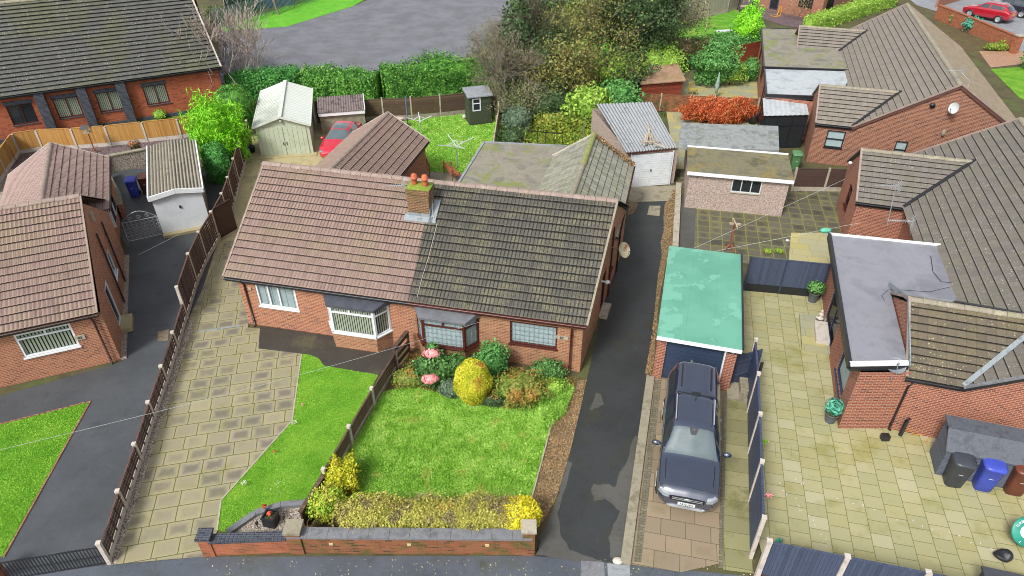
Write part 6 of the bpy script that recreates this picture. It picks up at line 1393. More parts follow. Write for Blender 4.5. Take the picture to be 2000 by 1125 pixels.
m=MB(); m.beam(pt(3.57,-.62,1.835),pt(3.57,.62,1.835),.05,.03); m.build('hard_top_gap',M['black'],tP); m=MB(); m.beam(pt(3.6,-.14,1.87),pt(3.6,.14,1.87),.1,.04); m.build('high_level_lamp',M['black'],tP); m=MB(); m.beam(pt(3.3,0,1.86),pt(3.42,0,1.9),.03,.05); m.build('roof_antenna',M['black'],tP)
def surf(x,seg,side=1,off=.004):
    i=int(round((x/5.36)*(len(full)-1))); j=int(seg*6); p=full[i][j if side>0 else len(full[0])-1-j]; c_=Vector((0,p.y,.8)); return p+(p-c_).normalized()*off
m=MB()
for s_ in (1,-1):
    m.tube([surf(x,4.35,s_) for x in (.3,.5,.8,1.1,1.38)],.008,4,cap=False)
    for x in (1.72,2.6,3.48): m.tube([surf(x,g,s_) for g in (1.6,2.4,3.2,3.9)],.008,4,cap=False)
    m.tube([surf(x,5.6,s_,.006) for x in (.45,.8,1.2)],.012,4,cap=False)
m.tube([surf(.27,g,1) for g in (4.4,5.,5.6,6.2,6.9)]+[surf(.27,g,-1) for g in (6.9,6.2,5.6,5.,4.4)],.008,4,cap=False)
m.build('panel_line',M['black'],tP)
m=MB(); m.face([surf(2.1,6.75,1,.01),surf(2.1,6.75,-1,.01),surf(1.94,6.87,-1,.01),surf(1.94,6.87,1,.01)]); m.build('mirror_sensor',M['black'],tP)
m=MB(); m.tube([pt(1.42,-.62,1.2),pt(1.5,-.05,1.3)],.012,4); m.tube([pt(1.42,.05,1.22),pt(1.5,.6,1.27)],.012,4); m.build('wiper',M['black'],tP)
m=MB(); m.beam(pt(-.03,-.26,.6),pt(-.03,.26,.6),.02,.115); pl=m.build('number_plate',plain('white_plate','f0f2f0',.4),tP)
textobj('plate_characters','AE72 JZH',tuple(pt(-.045,0,.6)),.1,pl,M['black'],rot=(R(90),0,0))
# red hatchback
st=[(0,.55,.6,.35,.6,.45,.66),(.12,.76,.8,.28,.7,.6,.76),(.5,.84,.88,.24,.82,.72,.9),(1.1,.86,.9,.22,.9,.76,1.0),(1.2,.86,.9,.22,.92,.72,1.04),(1.95,.86,.9,.22,.95,.55,1.38),(2.4,.86,.9,.22,.96,.57,1.44),(3.2,.86,.9,.24,.98,.55,1.42),(3.9,.84,.88,.28,.98,.52,1.15),(4.2,.78,.82,.32,.92,.5,.98),(4.35,.6,.66,.4,.8,.45,.85)]
f=P(648,306,.45); b=P(688,232,.9); d2=(V2(b)-V2(f)).normalized(); c=V2(f)+d2*2.18
t2,_,_=car('parked_car','red hatchback with a glass sunroof parked beside the sage metal garage',(c.x,c.y,0),math.atan2(d2.y,d2.x)-math.pi/2,st,1.78,paintR,winsc,(.85,3.45),wr=.33,scr=(1.2,1.95),rear=(3.3,3.95),sunroof=(2.05,2.85),sideg=[(1.7,2.45),(2.55,3.3)])
for s in (-1,1):
    L=4.35; m=MB(); m.ell(pt(1.5,s*.98,.98),(.12,.07,.08)); m.build('wing_mirror',paintR,t2)
    m=MB(); m.ell(pt(.2,s*.66,.68),(.14,.16,.07)); m.build('headlight',plain('headlamp_glass','c5ccd2',.08,0,1.),t2)
m=MB(); m.beam(pt(.0,-.3,.5),pt(.0,.3,.5),.04,.12); m.build('grille',M['black'],t2)
# red SUV and others at top right
st2=[(0,.55,.6,.38,.7,.45,.78),(.12,.78,.84,.3,.8,.62,.86),(.5,.88,.91,.26,.92,.74,1.0),(1.1,.9,.93,.25,1.0,.78,1.1),(1.2,.9,.93,.25,1.02,.74,1.15),(1.9,.9,.93,.25,1.05,.58,1.56),(2.4,.9,.93,.25,1.07,.6,1.63),(3.5,.9,.93,.27,1.09,.58,1.62),(4.0,.88,.92,.3,1.1,.55,1.45),(4.35,.86,.9,.34,1.02,.6,1.08),(4.48,.7,.76,.42,.9,.5,.92)]
f=P(1884,22,.5); b=P(1990,44,.5); d2=(V2(b)-V2(f)).normalized(); c=V2(f)+d2*2.24+Vector((.6,1.0))
t3,_,_=car('parked_car','crimson sport utility car with yellow rear plate behind the orange brick wall',(c.x,c.y,0),math.atan2(d2.y,d2.x)-math.pi/2,st2,1.86,paintR2,wind,(.9,3.6),wr=.36,scr=(1.2,1.9),rear=(3.85,4.3),sideg=[(1.6,2.4),(2.5,3.25),(3.3,3.75)])
L=4.48; m=MB(); m.beam(pt(4.49,-.26,.8),pt(4.49,.26,.8),.02,.11); m.build('number_plate',plain('yellow_plate','f0d020',.4),t3)
m=MB(); m.beam(pt(2.0,.5,1.64),pt(3.6,.5,1.63),.03,.03); m.beam(pt(2.0,-.5,1.64),pt(3.6,-.5,1.63),.03,.03); m.build('roof_rail',M['alu'],t3)
for s in (-1,1): m=MB(); m.beam(pt(4.3,s*.7,1.0),pt(4.42,s*.5,.98),.05,.1); m.build('tail_light',plain('tail_lamp','8a0c14',.2),t3)
c2=c+Vector((3.4,1.9)); t4,_,_=car('parked_car','charcoal car with alloy wheels partly cut off at the top right corner',(c2.x,c2.y,0),math.atan2(d2.y,d2.x)-math.pi/2,st2,1.86,paintD,wind,(.9,3.6),wr=.36,scr=(1.2,1.9),rear=(3.85,4.3),sideg=[(1.6,2.4),(2.5,3.25),(3.3,3.75)])
for (px,py,lab,pm,a) in ((1062,80,'silver car half hidden behind the dark ivy clad trees',paintS,.5),(1108,52,'pale car glimpsed between the yellow trees at the top',M['wpaint'],.9)):
    c=P(px,py,0); car('parked_car',lab,(c.x,c.y,0),a,st,1.78,pm,wind,(.85,3.45),wr=.33,scr=(1.2,1.95),rear=(3.3,3.95),sideg=[(1.7,2.45),(2.55,3.3)])
# ================================================================ wheelie bins
def wheelie(name,label,loc,rz,col,group=None,lidc=None,sc=1.):
    t=thing(name,label,'bin',loc,rz,group); bm_=plain('bin_'+col,col,.45); m=MB(); H=.95*sc
    g=[]
    for z,w,d in ((0,.42,.42),(.05,.45,.45),(.5,.5,.53),(.88,.55,.6),(.93,.58,.64),(.97,.58,.64)):
        r=[]; 
        for k in range(25):
            a=2*math.pi*k/24; cx,cy=math.cos(a),math.sin(a); s=(abs(cx)**6+abs(cy)**6)**(-1/6); r.append(Vector((cx*s*w/2,cy*s*d/2,z*1.02*sc)))
        g.append(r)
    m.grid(g); m.build('body',bm_,t)
    m=MB(); g=[]
    for z,w,d,o in ((.985,.6,.68,0),(1.02,.6,.68,0),(1.06,.5,.58,0),(1.075,.3,.36,0),(1.08,.01,.01,0)):
        r=[]
        for k in range(25):
            a=2*math.pi*k/24; cx,cy=math.cos(a),math.sin(a); s=(abs(cx)**5+abs(cy)**5)**(-1/5); r.append(Vector((cx*s*w/2,cy*s*d/2-.01,z*1.02*sc+.03*(cy*s*d))))
        g.append(r)
    m.grid(g); m.beam((-.24,.36,1.02*sc),(.24,.36,1.02*sc),.04,.04); m.build('lid',plain('bin_lid_'+(lidc or col),lidc or col,.38,k=1.15),t)
    for s in (-1,1): m=MB(); m.tube([(s*.2,.27,.1),(s*.27,.27,.1)],.1,12); m.build('wheel',M['black'],t)
    m=MB(); m.box((-.06,-.275,.6),(.06,-.262,.72)); m.build('label',plain('bin_sticker','d8dcdc',.5),t)
    return t
for (px,py,col,lab) in ((1851,950,'3d4148','black wheelie bin at the left of three in front of the grey storage shed'),(1908,958,'4052b8','bright blue wheelie bin between a black and a brown one'),(1968,966,'6e3a2a','brown wheelie bin at the right of three by the grey storage shed')):
    c=P(px,py-8,0); wheelie('wheelie_bin',lab,(c.x+.12,c.y+.02,0),math.atan2(PX.y,PX.x),col).scale=(1.12,1.12,1.12)
c=P(262,386,0); wheelie('wheelie_bin','blue wheelie bin with a white sticker by the brick wall of the left house',(c.x,c.y+.2,0),.35,'3a48b0')
c=P(285,380,0); wheelie('wheelie_bin','dark brown wheelie bin beside the corrugated roof garage',(c.x,c.y+.25,0),.35,'5a3428')
c=P(1550,330,0); wheelie('wheelie_bin','green wheelie bin between the felt roof garage and the glazed porch',(c.x,c.y,0),-.2,'5c8a5c')
# ================================================================ small garden things
def pot(name,label,cat,p,r,h,mat,lf,lr,lh,n=500,size=.04,seed=1,soil=True,group=None,lf2=None,gz=0.,shape='round'):
    t=thing(name,label,cat,p,group=group); m=MB(); m.lathe([(r*.7,0),(r*.85,h*.5),(r,h),(r*1.08,h+.01),(r*1.08,h-.04),(r*.98,h-.04)],n=18); m.lathe([(r*.7,.001),(0,.001)],n=12); m.build('pot',mat,t)
    m=MB(); m.lathe([(r*.97,h-.05),(0,h-.04)],n=16); m.build('soil',M['soil'],t)
    q,d=ellpts(n,(0,0,h+lh*.5),(lr,lr,lh*.55),.7,seed,.2); leaves('foliage',q,size,lf,t,seed,nrm=d,asp=.3,align=.6)
    if lf2: q,d=ellpts(n//3,(0,0,h+lh*.62),(lr*.9,lr*.9,lh*.5),.3,seed+1,.2); leaves('flowers',q,size*.8,lf2,t,seed+1)
    m=MB(); rng=random.Random(seed)
    for i in range(6): a=rng.uniform(0,6.28); m.tube([(0,0,h-.05),(lr*.5*math.cos(a),lr*.5*math.sin(a),h+lh*.6)],.008,4)
    m.build('stem',M['bark'],t); return t
cg=plain('charcoal_planter','5d656d',.5)
p=P(1586,588,0); pot('potted_plant','leafy green shrub in a tall charcoal pot by the back navy fence','potted plant',(p.x,p.y,0),.24,.5,cg,M['lfGreen'],.42,.5,700,.06,3)
p=P(1620,822,0); pot('potted_plant','spiky blue green plant in a grey pot at the corner of the brick wall','potted plant',(p.x,p.y,0),.24,.42,cg,M['lfTeal'],.3,.6,350,.1,4)
p=P(1455,560,0); pot('potted_plant','small grey green plant against the turquoise roofed garage','potted plant',(p.x+.2,p.y+.2,0),.15,.5,cg,M['lfTeal'],.22,.5,300,.04,5)
p=P(268,297,0); pot('potted_plant','pot of faded red flowers on the mauve gravel','potted plant',(p.x,p.y,0),.28,.3,M['blackf'],M['lfDark'],.42,.45,500,.05,6,lf2=M['lfRed'])
p=P(384,278,0); shrub('garden_plant','small green plant at the foot of the new orange fence','plant',(p.x,p.y,.25),(.4,.3,.3),M['lfGreen'],400,.05,7)
p=P(314,232,0); shrub('garden_plant','small yellow green shrub before the hall wall','plant',(p.x,p.y,.3),(.45,.3,.4),M['lfYG'],400,.05,8)
# steps and statue
t=thing('patio_steps','two stacked pale stone steps below the patio door','steps'); q=gN+dxx*3.4; a_=math.atan2(dxx.y,dxx.x)
m=MB(); m.box((-1.3,0,0),(1.1,-.0+1.05*-1,.15),rot=a_,org=(q.x,q.y,0)); m.v=m.v; m.build('lower_step',M['flagF'],t)
m=MB(); m.box((-.75,0,.152),(.6,-.52,.31),rot=a_,org=(q.x,q.y,0)); m.build('upper_step',M['concw'],t)
q2=gN+dxx*2.45; nv=Vector((dxx.y,-dxx.x)); s_=q2+nv*.28
t=thing('garden_statue','small pale grey seated stone figure on the steps by the patio door','statue',(s_.x,s_.y,.3),R(-160)); t.scale=(.7,.7,.7)
m=MB(); m.lathe([(0,0),(.2,0),(.22,.04),(.19,.1),(.12,.15),(.11,.2),(.14,.3),(.15,.36),(.08,.41),(.045,.44),(.07,.48),(.08,.54),(.06,.6),(.03,.63),(0,.64)],n=18)
for s in (-1,1): m.tube([(s*.13,0,.35),(s*.18,-.05,.24),(s*.06,-.15,.17)],[.04,.035,.025],7); m.tube([(s*.1,0,.08),(s*.22,-.08,.07),(s*.02,-.2,.06)],[.07,.06,.04],7)
m.build('figure',M['concw'],t)
# rear garden: airers, table, pole, benches
def airer(label,p,h=1.9,rz=0.,arm=1.15):
    t=thing('rotary_airer',label,'clothes airer',p,rz); m=MB(); m.tube([(0,0,0),(0,0,h)],.03,6); m.build('pole',M['alu'],t)
    m=MB(); m.lathe([(.04,h-.12),(.04,h+.02)],n=8); 
    for k in range(4): a=k*math.pi/2; e=Vector((math.cos(a),math.sin(a),0)); m.beam(Vector((0,0,h)),e*arm+Z*(h+.3),.04,.04); m.beam(Vector((0,0,h+.32)),e*arm*.5+Z*(h+.15),.03,.03)
    m.build('arms',M['wpaint'],t)
    m=MB()
    for i in range(2):
        f=.45+.5*i; c=[Vector((math.cos(k*math.pi/2)*arm*f,math.sin(k*math.pi/2)*arm*f,h+.3*f)) for k in range(4)]
        for k in range(4): m.tube([c[k],c[(k+1)%4]],.004,3)
    m.build('line',M['wpaint'],t)
p=P(893,326,0); airer('silver rotary clothes airer standing open in the middle of the rear lawn',(p.x,p.y,0),1.35,.5)
p=P(822,262,0); airer('white folded airer at the fence end of the rear lawn',(p.x,p.y,0),.9,.2,.8)
p=P(797,247,0); m=MB(); m.tube([(0,0,0),(0,0,2.1)],.035,8); tag(m.build('clothes_post',plain('blue_post','5c84b0',.5),loc=(p.x,p.y,0)),'slim blue post by the bistro table','post')
p=P(785,250,0); t=thing('bistro_table','small round pinkish bistro table by the weathered rear fence','table',(p.x,p.y,0)); m=MB(); m.lathe([(0,.72),(.33,.72),(.33,.75),(0,.75)],n=20); m.build('tabletop',plain('pinkish_tabletop','c9b0a4',.6),t)
for k in range(3): m=MB(); a=k*2.1; m.tube([(.05*math.cos(a),.05*math.sin(a),.7),(.1*math.cos(a),.1*math.sin(a),.4),(.25*math.cos(a),.25*math.sin(a),0)],.012,5); m.build('leg',M['rust'],t)
def bench(label,p,rz,L=1.4):
    t=thing('garden_bench',label,'bench',p,rz); wm=plain('orange_brown_wood','b06a45',.6); m=MB()
    for i in range(4): m.beam((-L/2,-.2+.13*i,.43),(L/2,-.2+.13*i,.43),.1,.03)
    m.build('seat',wm,t); m=MB()
    for i in range(3): m.beam((-L/2,.27,.55+.13*i),(L/2,.27,.55+.13*i),.03,.09)
    m.build('backrest',wm,t)
    for sx in (-1,1):
        for y,h in ((-.22,.62),(.25,.85)): m=MB(); m.beam((sx*L/2,y,0),(sx*L/2,y,h),.05,.05); m.build('leg',M['rust'],t)
        m=MB(); m.beam((sx*L/2,-.25,.63),(sx*L/2,.25,.63),.06,.03); m.build('armrest',wm,t)
p=P(886,352,0); bench('orange brown garden bench against the mossy flat roofed extension',(p.x-.1,p.y+.35,0),R(115))
p=P(838,338,0); bench('end of a dark wooden bench by the brick rear wing',(p.x-.25,p.y-.2,0),R(-75),.9)
p=P(905,222,.4); m=MB(); m.ell((0,0,.14),(.14,.14,.14)); tag(m.build('stone_ball',M['concw'],loc=(P(907,232).x,P(907,232).y,0)),'white round ornament beside the dark green shed','ornament')
# bird table
p=P(186,298,0); t=thing('bird_table','wooden bird table on a dark post in front of the new orange fence','bird table',(p.x,p.y,0)); m=MB(); m.tube([(0,0,.1),(0,0,1.35)],.035,6)
for k in range(4): a=k*math.pi/2+.4; m.beam((0,0,.25),(.3*math.cos(a),.3*math.sin(a),.03),.04,.04)
m.build('post',M['rust'],t); m=MB(); m.box((-.2,-.2,1.35),(.2,.2,1.38)); 
for x in (-.17,.17):
    for y in (-.17,.17): m.beam((x,y,1.38),(x,y,1.62),.03,.03)
m.build('tray',M['wRail'],t); m=MB(); m.face([(-.26,-.25,1.6),(.26,-.25,1.6),(.26,0,1.8),(-.26,0,1.8)]); m.face([(.26,.25,1.6),(-.26,.25,1.6),(-.26,0,1.8),(.26,0,1.8)]); m.build('bird_roof',M['blackf'],t)
p=P(33,318,0); m=MB(); m.tube([(0,0,0),(0,0,2.3)],.02,5); tag(m.build('thin_post',M['rust'],loc=(p.x,p.y,0)),'thin rusty post by the fence corner at far left','post')
p=P(220,315,0); m=MB(); m.box((-.35,-.15,0),(.35,.15,.08)); tag(m.build('stone_slab',M['concw'],loc=(p.x,p.y,0),rz=.2),'pale stone slab on the mauve gravel','slab')
# rusty clothes post in the mossy yard, bench vice like feet
p=P(1425,487,0); t=thing('clothes_post','rusty red clothes line post with timber cross arm in the mossy patio','post',(p.x,p.y,0)); m=MB(); m.beam((0,0,.05),(0,0,1.5),.1,.1); m.build('post',M['rust'],t); m=MB(); m.beam((-.28,0,1.48),(.28,0,1.42),.1,.08); m.beam((.05,-.25,1.4),(-.05,.3,1.6),.05,.05); m.build('cross_arm',M['wRail'],t); m=MB()
for k in range(4): a=k*1.57+.4; m.beam((0,0,.35),(.35*math.cos(a),.35*math.sin(a),.03),.07,.05)
m.build('feet',M['rust'],t)
# planter and small garden ornaments at the front
p=P(532,1022,0); t=thing('square_planter','square black planter with a single red flower on the pale gravel','planter',(p.x,p.y,0),R(-12)); m=MB(); m.box((-.19,-.19,0),(.19,.19,.42),skip=(1,)); m.box((-.21,-.21,.38),(-.16,.21,.43)); m.box((.16,-.21,.38),(.21,.21,.43)); m.box((-.16,-.21,.38),(.16,-.16,.43)); m.box((-.16,.16,.38),(.16,.21,.43)); m.build('planter',M['black'],t); m=MB(); m.face([(-.17,-.17,.36),(.17,-.17,.36),(.17,.17,.36),(-.17,.17,.36)]); m.build('soil',M['soil'],t)
q,d=ellpts(120,(0,0,.5),(.07,.07,.06),.5,5); leaves('flower',q,.03,leafm('red_petals',['d8402c','f0684c','ff9a80']),t,5); q,d=ellpts(60,(0,0,.42),(.12,.12,.06),.5,6); leaves('foliage',q,.03,M['lfDark'],t,6)
p=P(521,1002,0); t=thing('garden_flower','small red flower ornament behind the square planter','ornament',(p.x,p.y,0)); q,d=ellpts(80,(0,0,.35),(.07,.07,.05),.5,7); leaves('petals',q,.03,MATSR if False else M['lfRed'],t,7); m=MB(); m.tube([(0,0,0),(0,0,.33)],.01,4); m.build('stem',M['lfDark'],t)
for (px,py,lab) in ((505,1033,'black solar stake light left of the square planter'),(557,1022,'black solar stake light right of the square planter')):
    p=P(px,py,0); t=thing('stake_light',lab,'garden light',(p.x,p.y,0)); m=MB(); m.tube([(0,0,0),(0,0,.22)],.012,5); m.build('stake',M['black'],t); m=MB(); m.lathe([(.0,.22),(.03,.22),(.05,.3),(.055,.31),(0,.33)],n=10); m.build('lamp',M['black'],t)
def globe(label,px,py,col,s,nm='lawn_ornament'):
    p=P(px,py,0); t=thing(nm,label,'ornament',(p.x,p.y,0)); m=MB(); m.tube([(0,0,0),(0,0,.14)],.008,4); m.build('stake',M['galv'],t)
    q,d=ellpts(26 if s>.1 else 60,(0,0,.16+s*.4),(s,s,s*.6),.2,int(px)); leaves('head',q,.022,col,t,3)
globe('peach coloured mushroom ornament on the front lawn near the flagged drive',538,888,M['lfRed'],.05); globe('tiny pale ornament near the top of the front lawn beside the path',592,796,M['lfPink'],.04)
globe('pale seed head ornament on the narrow front lawn, upper',576,832,M['lfWhite'],.09); globe('pale seed head ornament near the lawn edge, lower left',479,950,M['lfWhite'],.09); globe('white dandelion light with many tips near the gravel corner',545,962,M['lfWhite'],.26)
m=MB(); q=P(1200,1100); m.ell((0,0,.05),(.16,.12,.08)); tag(m.build('fallen_stone',M['concw'],loc=(q.x+.1,q.y+.05,0)),'pale round stone at the road end of the shared drive kerb','stone')
# manhole outline on patio
m=MB(); c=[P(1514,863,.0),P(1545,867,0),P(1547,897,0),P(1515,893,0)]
for i in range(4): m.beam(c[i]+Z*.0,c[(i+1)%4]+Z*.0,.014,.012)
tag(m.build('manhole',M['concd']),'recessed square manhole frame in the sandy patio','manhole')
m=MB(); c=[P(308,648,.0),P(330,643,0),P(328,665,0),P(308,667,0)]; m.face([q+Z*.004 for q in c]) ; tag(m.build('manhole_cover',M['flagD']),'pinkish square manhole cover on the left tarmac drive','manhole')
m=MB(); c=[P(1135,1095),P(1180,1098),P(1182,1140),P(1133,1140)]; m.face([q+Z*.004 for q in c][::-1]); tag(m.build('manhole_cover',M['cope']),'grey square manhole cover in the pavement below the shared drive','manhole')
m=MB(); m.face([p+Z*.003 for p in (P(1186,1100),P(1230,1104),P(1232,1140),P(1188,1140))][::-1]); tag(m.build('manhole_cover',M['feltg']),'second grey manhole cover nearer the pickup kerb','manhole')
# fallen string light bits and leaves on patio as scattered litter
rr=random.Random(9); pts=[]
for (x0,y0,x1,y1,k) in ((1524,945,1630,1072,12),(1640,975,1965,1080,14),(1560,940,1575,948,3)):
    for i in range(k): f=i/k; q=P(x0+(x1-x0)*f+rr.uniform(-6,6),y0+(y1-y0)*f+rr.uniform(-4,4),0); pts.append((q.x,q.y,.012))
m=MB()
for p in pts: a=rr.uniform(0,3.1); m.beam(Vector(p)-Vector((math.cos(a),math.sin(a),0))*.035,Vector(p)+Vector((math.cos(a),math.sin(a),0))*.035,.018,.012)
tag(m.build('string_lights',M['wpaint']),'line of small white festoon light clips lying across the sandy patio','string light')
for (px,py,h,mm,lab) in ((1494,862,.75,M['lfYG'],'bright green flower ornament on the navy fence inside'),(1501,968,.75,M['lfPink'],'pink and white flower ornament on the navy fence inside'),(1522,1056,.5,M['lfTeal'],'teal butterfly ornament at the patio corner')):
    p=P(px,py,h); q,d=ellpts(90,(0,0,0),(.12,.05,.1),.8,int(px)); t=thing('fence_ornament',lab,'ornament',p); leaves('ornament',q,.035,mm,t,2)
# hose
m=MB(); m.tube([P(1772,822,.5),P(1771,835,.25),P(1785,848,.05),P(1815,850,.03),P(1830,842,.03),P(1812,858,.03),P(1806,862,.03),P(1816,866,.03)],.014,5); tag(m.build('hose',plain('orange_hose','e8a23c',.4)),'orange yellow hose by the black downpipe','hose')
# rope swing / washing frame in far lawn
t=thing('climbing_frame','pale timber frame on posts on the far lawn','frame'); A,B,C_,D_=P(1319,62,0),P(1378,58,0),P(1370,30,0),P(1316,40,0); m=MB()
for q in (A,B,D_): m.beam(q,q+Z*1.6,.09,.09)
for a,b in ((A,B),(B,C_),(D_,C_)): m.beam(a+Z*1.6,b+Z*1.6,.07,.08)
m.build('beams',M['wRail'],t)
m=MB(); p=P(1520,30,0); 
m.tube([p+Vector((-.1,0,.0)),p+Vector((0,.0,.9))],.05,6); m.tube([p+Vector((.25,0,.0)),p+Vector((.15,.0,.9))],.05,6); m.tube([p+Vector((-.4+.5*math.cos(a)*.9,-.3+.3*math.sin(a),.04)) for a in [i*.5 for i in range(13)]],.03,5); tag(m.build('garden_hose_reel',plain('yellow_plastic','e8b030',.4)),'coiled yellow hose against the orange brick house','hose reel')
t=thing('swing_seat','dark framed garden seat on the far plum gravel','seat'); p=P(1455,22,0); m=MB()
for dx in (-.7,.7): m.beam(p+Vector((dx,-.4,0)),p+Vector((dx,0,1.6)),.06,.06); m.beam(p+Vector((dx,.4,0)),p+Vector((dx,0,1.6)),.06,.06)
m.beam(p+Vector((-.7,0,1.6)),p+Vector((.7,0,1.6)),.06,.06); m.build('frame',M['blackf'],t); m=MB(); m.beam(p+Vector((-.6,0,.5)),p+Vector((.6,0,.5)),.5,.06); m.build('seat',M['wRail'],t)
m=MB(); p=P(1415,62,.35); m.box((-.8,-.3,0),(.8,.3,.06)); tag(m.build('white_board',M['wpaint'],loc=(p.x,p.y,.4),rz=.2),'white board on the far lawn behind the hedge','board')
# yellow frame chair and folded parasol on far flagged yard
p=P(1352,185,0); t=thing('garden_chair','small yellowish timber chair by the red brown shed','chair',(p.x,p.y,0),.5); m=MB(); m.box((-.25,-.25,.38),(.25,.25,.43)); m.build('seat',plain('yellow_wood','b8a550',.7),t)
for x in (-.22,.22):
    for y,h in ((-.22,.4),(.22,.9)): m=MB(); m.beam((x,y,0),(x,y,h),.05,.05); m.build('leg',plain('yellow_wood','b8a550',.7),t)
m=MB(); m.beam((-.22,.24,.85),(.22,.24,.85),.04,.1); m.build('backrest',plain('yellow_wood','b8a550',.7),t)
p=P(1397,190,0); m=MB(); m.lathe([(.22,0),(.22,.06),(.03,.08),(.03,.3),(.1,.35),(.16,.9),(.05,1.7),(.02,1.85),(0,1.86)],n=12); tag(m.build('folded_parasol',plain('grey_green_canvas','9ab0a4',.8),loc=(p.x,p.y,0)),'closed grey green parasol on the sandstone yard','parasol')
p=P(1470,240,0); m=MB(); m.lathe([(0,0),(.3,0),(.33,.55),(.35,.6),(.3,.62),(.0,.6)],n=18); tag(m.build('water_butt',M['blackf'],loc=(p.x,p.y,0)),'black water butt at the right end of the red maple','water butt')
p=P(1384,238,0); m=MB(); m.beam((0,0,0),(0,0,1.0),.22,.22); m.ell((-.4,0,.1),(.35,.2,.12)); tag(m.build('black_post',M['black'],loc=(p.x,p.y,0)),'short black post in front of the red maple','post')
# items by the sage shed
p=P(486,300,0); m=MB(); m.lathe([(.2,0),(.25,.3),(.27,.32),(0,.3)],n=12); tag(m.build('bucket',M['blackf'],loc=(p.x+.1,p.y+.3,0)),'black bucket in the clutter left of the sage garage','bucket')
m=MB(); m.ell((0,0,.2),(.18,.15,.22)); tag(m.build('watering_can',plain('pale_teal_plastic','7fb0ac',.5),loc=(p.x-.05,p.y,0)),'pale teal watering can left of the sage garage','watering can')
m=MB(); m.ell((0,0,.15),(.2,.16,.16)); tag(m.build('plastic_bag',plain('dull_pink_plastic','b06a74',.5),loc=(p.x-.15,p.y-.5,0)),'dull pink bag on the ground by the slatted fence','bag')
m=MB(); m.tube([p+Vector((-.2,.4,0)),p+Vector((-.35,.6,1.4))],.02,5); tag(m.build('broom_handle',M['wRail']),'pale broom handle leaning by the sage garage','broom')
p=P(1165,240,0); m=MB(); m.box((-.1,-1.2,0),(.1,1.6,1.5)); tag(m.build('green_screen_panel',M['wGrn2'],loc=(p.x+.1,p.y,0),rz=.1),'green painted board fence left of the corrugated garage','fence')
p=P(1210,195,1.7); m=MB(); m.ell((0,0,0),(1.3,.8,.35)); m.ell((-.5,-.2,.1),(.6,.5,.3)); 
for v in range(len(m.v)): x,y,z=m.v[v]; m.v[v]=(x,y,z*(1+.25*math.sin(5*x+3*y)))
tag(m.build('tarpaulin',plain('dark_blue_tarpaulin','606c7c',.35,var=.3),loc=(p.x,p.y+.9,1.7)),'crumpled dark blue tarpaulin behind the corrugated garage roof','tarpaulin')
# black iron rail in wild garden
t=thing('iron_railing','black iron railing panel in the overgrown garden behind the centre pair','railing'); A,B=P(1033,283,0),P(1098,289,0); m=MB()
for z in (.15,.95): m.beam(A+Z*z,B+Z*z,.04,.04)
for i in range(5): c=A.lerp(B,i/4); m.beam(c,c+Z*1.,.04,.04)
m.build('rails',M['blackf'],t)
for (px,py,lab) in ((1135,280,'slim grey post right of the black iron railing'),(1025,285,'slim grey post left of the black iron railing')):
    p=P(px,py,0); m=MB(); m.tube([(0,0,0),(.06,0,1.3)],.04,6); tag(m.build('thin_post',M['galv'],loc=(p.x,p.y,0)),lab,'post')
# overhead line
m=MB(); a=P(940,628,2.45); b=P(-260,940,7.5); m.tube([a.lerp(b,i/24)+Z*(-.9*math.sin(math.pi*i/24)*.25) for i in range(25)],.006,4); tag(m.build('telephone_wire',M['wpaint']),'thin white telephone wire crossing the front lawns to the brown bay window','wire')
for (a,b,za,zb,lab) in (((1355,485),(1650,350),1.6,2.6,'thin washing line from the rusty post up to the brick wing'),((1390,492),(1680,435),1.5,2.4,'thin washing line from the rusty post to the slate blue flat roof'),((390,437),(270,498),2.0,1.9,'thin pale wire across the white garage front at left')):
    m=MB(); m.tube([P(*a,za).lerp(P(*b,zb),i/8) for i in range(9)],.006,4); tag(m.build('washing_line',M['wpaint']),lab,'line')
p=P(1612,452,2.9); m=MB(); m.ell((0,0,0),(.25,.14,.12)); tag(m.build('green_tarp_bundle',M['lfTeal'],loc=(p.x,p.y,2.95)),'small teal bundle at the corner of the slate blue flat roof','bundle')
p=P(1419,545,0); m=MB(); m.ell((0,0,.02),(.1,.08,.05)); tag(m.build('white_dish',M['wpaint'],loc=(P(1538,470).x,P(1538,470).y,0)),'small white bowl on the dark mossy patio','bowl')
for (s,z,lab) in ((3.1,2.2,'white security lamp on the drive side of the brown framed house'),):
    q=F1+vb*s; m=MB(); m.ell((0,0,0),(.12,.09,.09)); m.beam((0,0,0),(-.25,0,.05),.05,.05); tag(m.build('security_lamp',M['wpaint'],loc=(q.x+.28,q.y,z)),lab,'lamp')
q=P(1661,318,3.0); m=MB(); m.ell((0,0,0),(.1,.1,.08)); tag(m.build('security_lamp',M['wpaint'],loc=q),'white security lamp near the top of the brick wing gable','lamp')
# stone step blocks by garage
p=P(1445,770,0); m=MB(); m.box((-.5,-.4,0),(.55,.5,.12)); m.box((-.05,-.2,.12),(.52,.5,.42)); tag(m.build('stone_block',M['concd'],loc=(p.x,p.y,0),rz=-.2),'mossy stone block step by the navy gate','block')
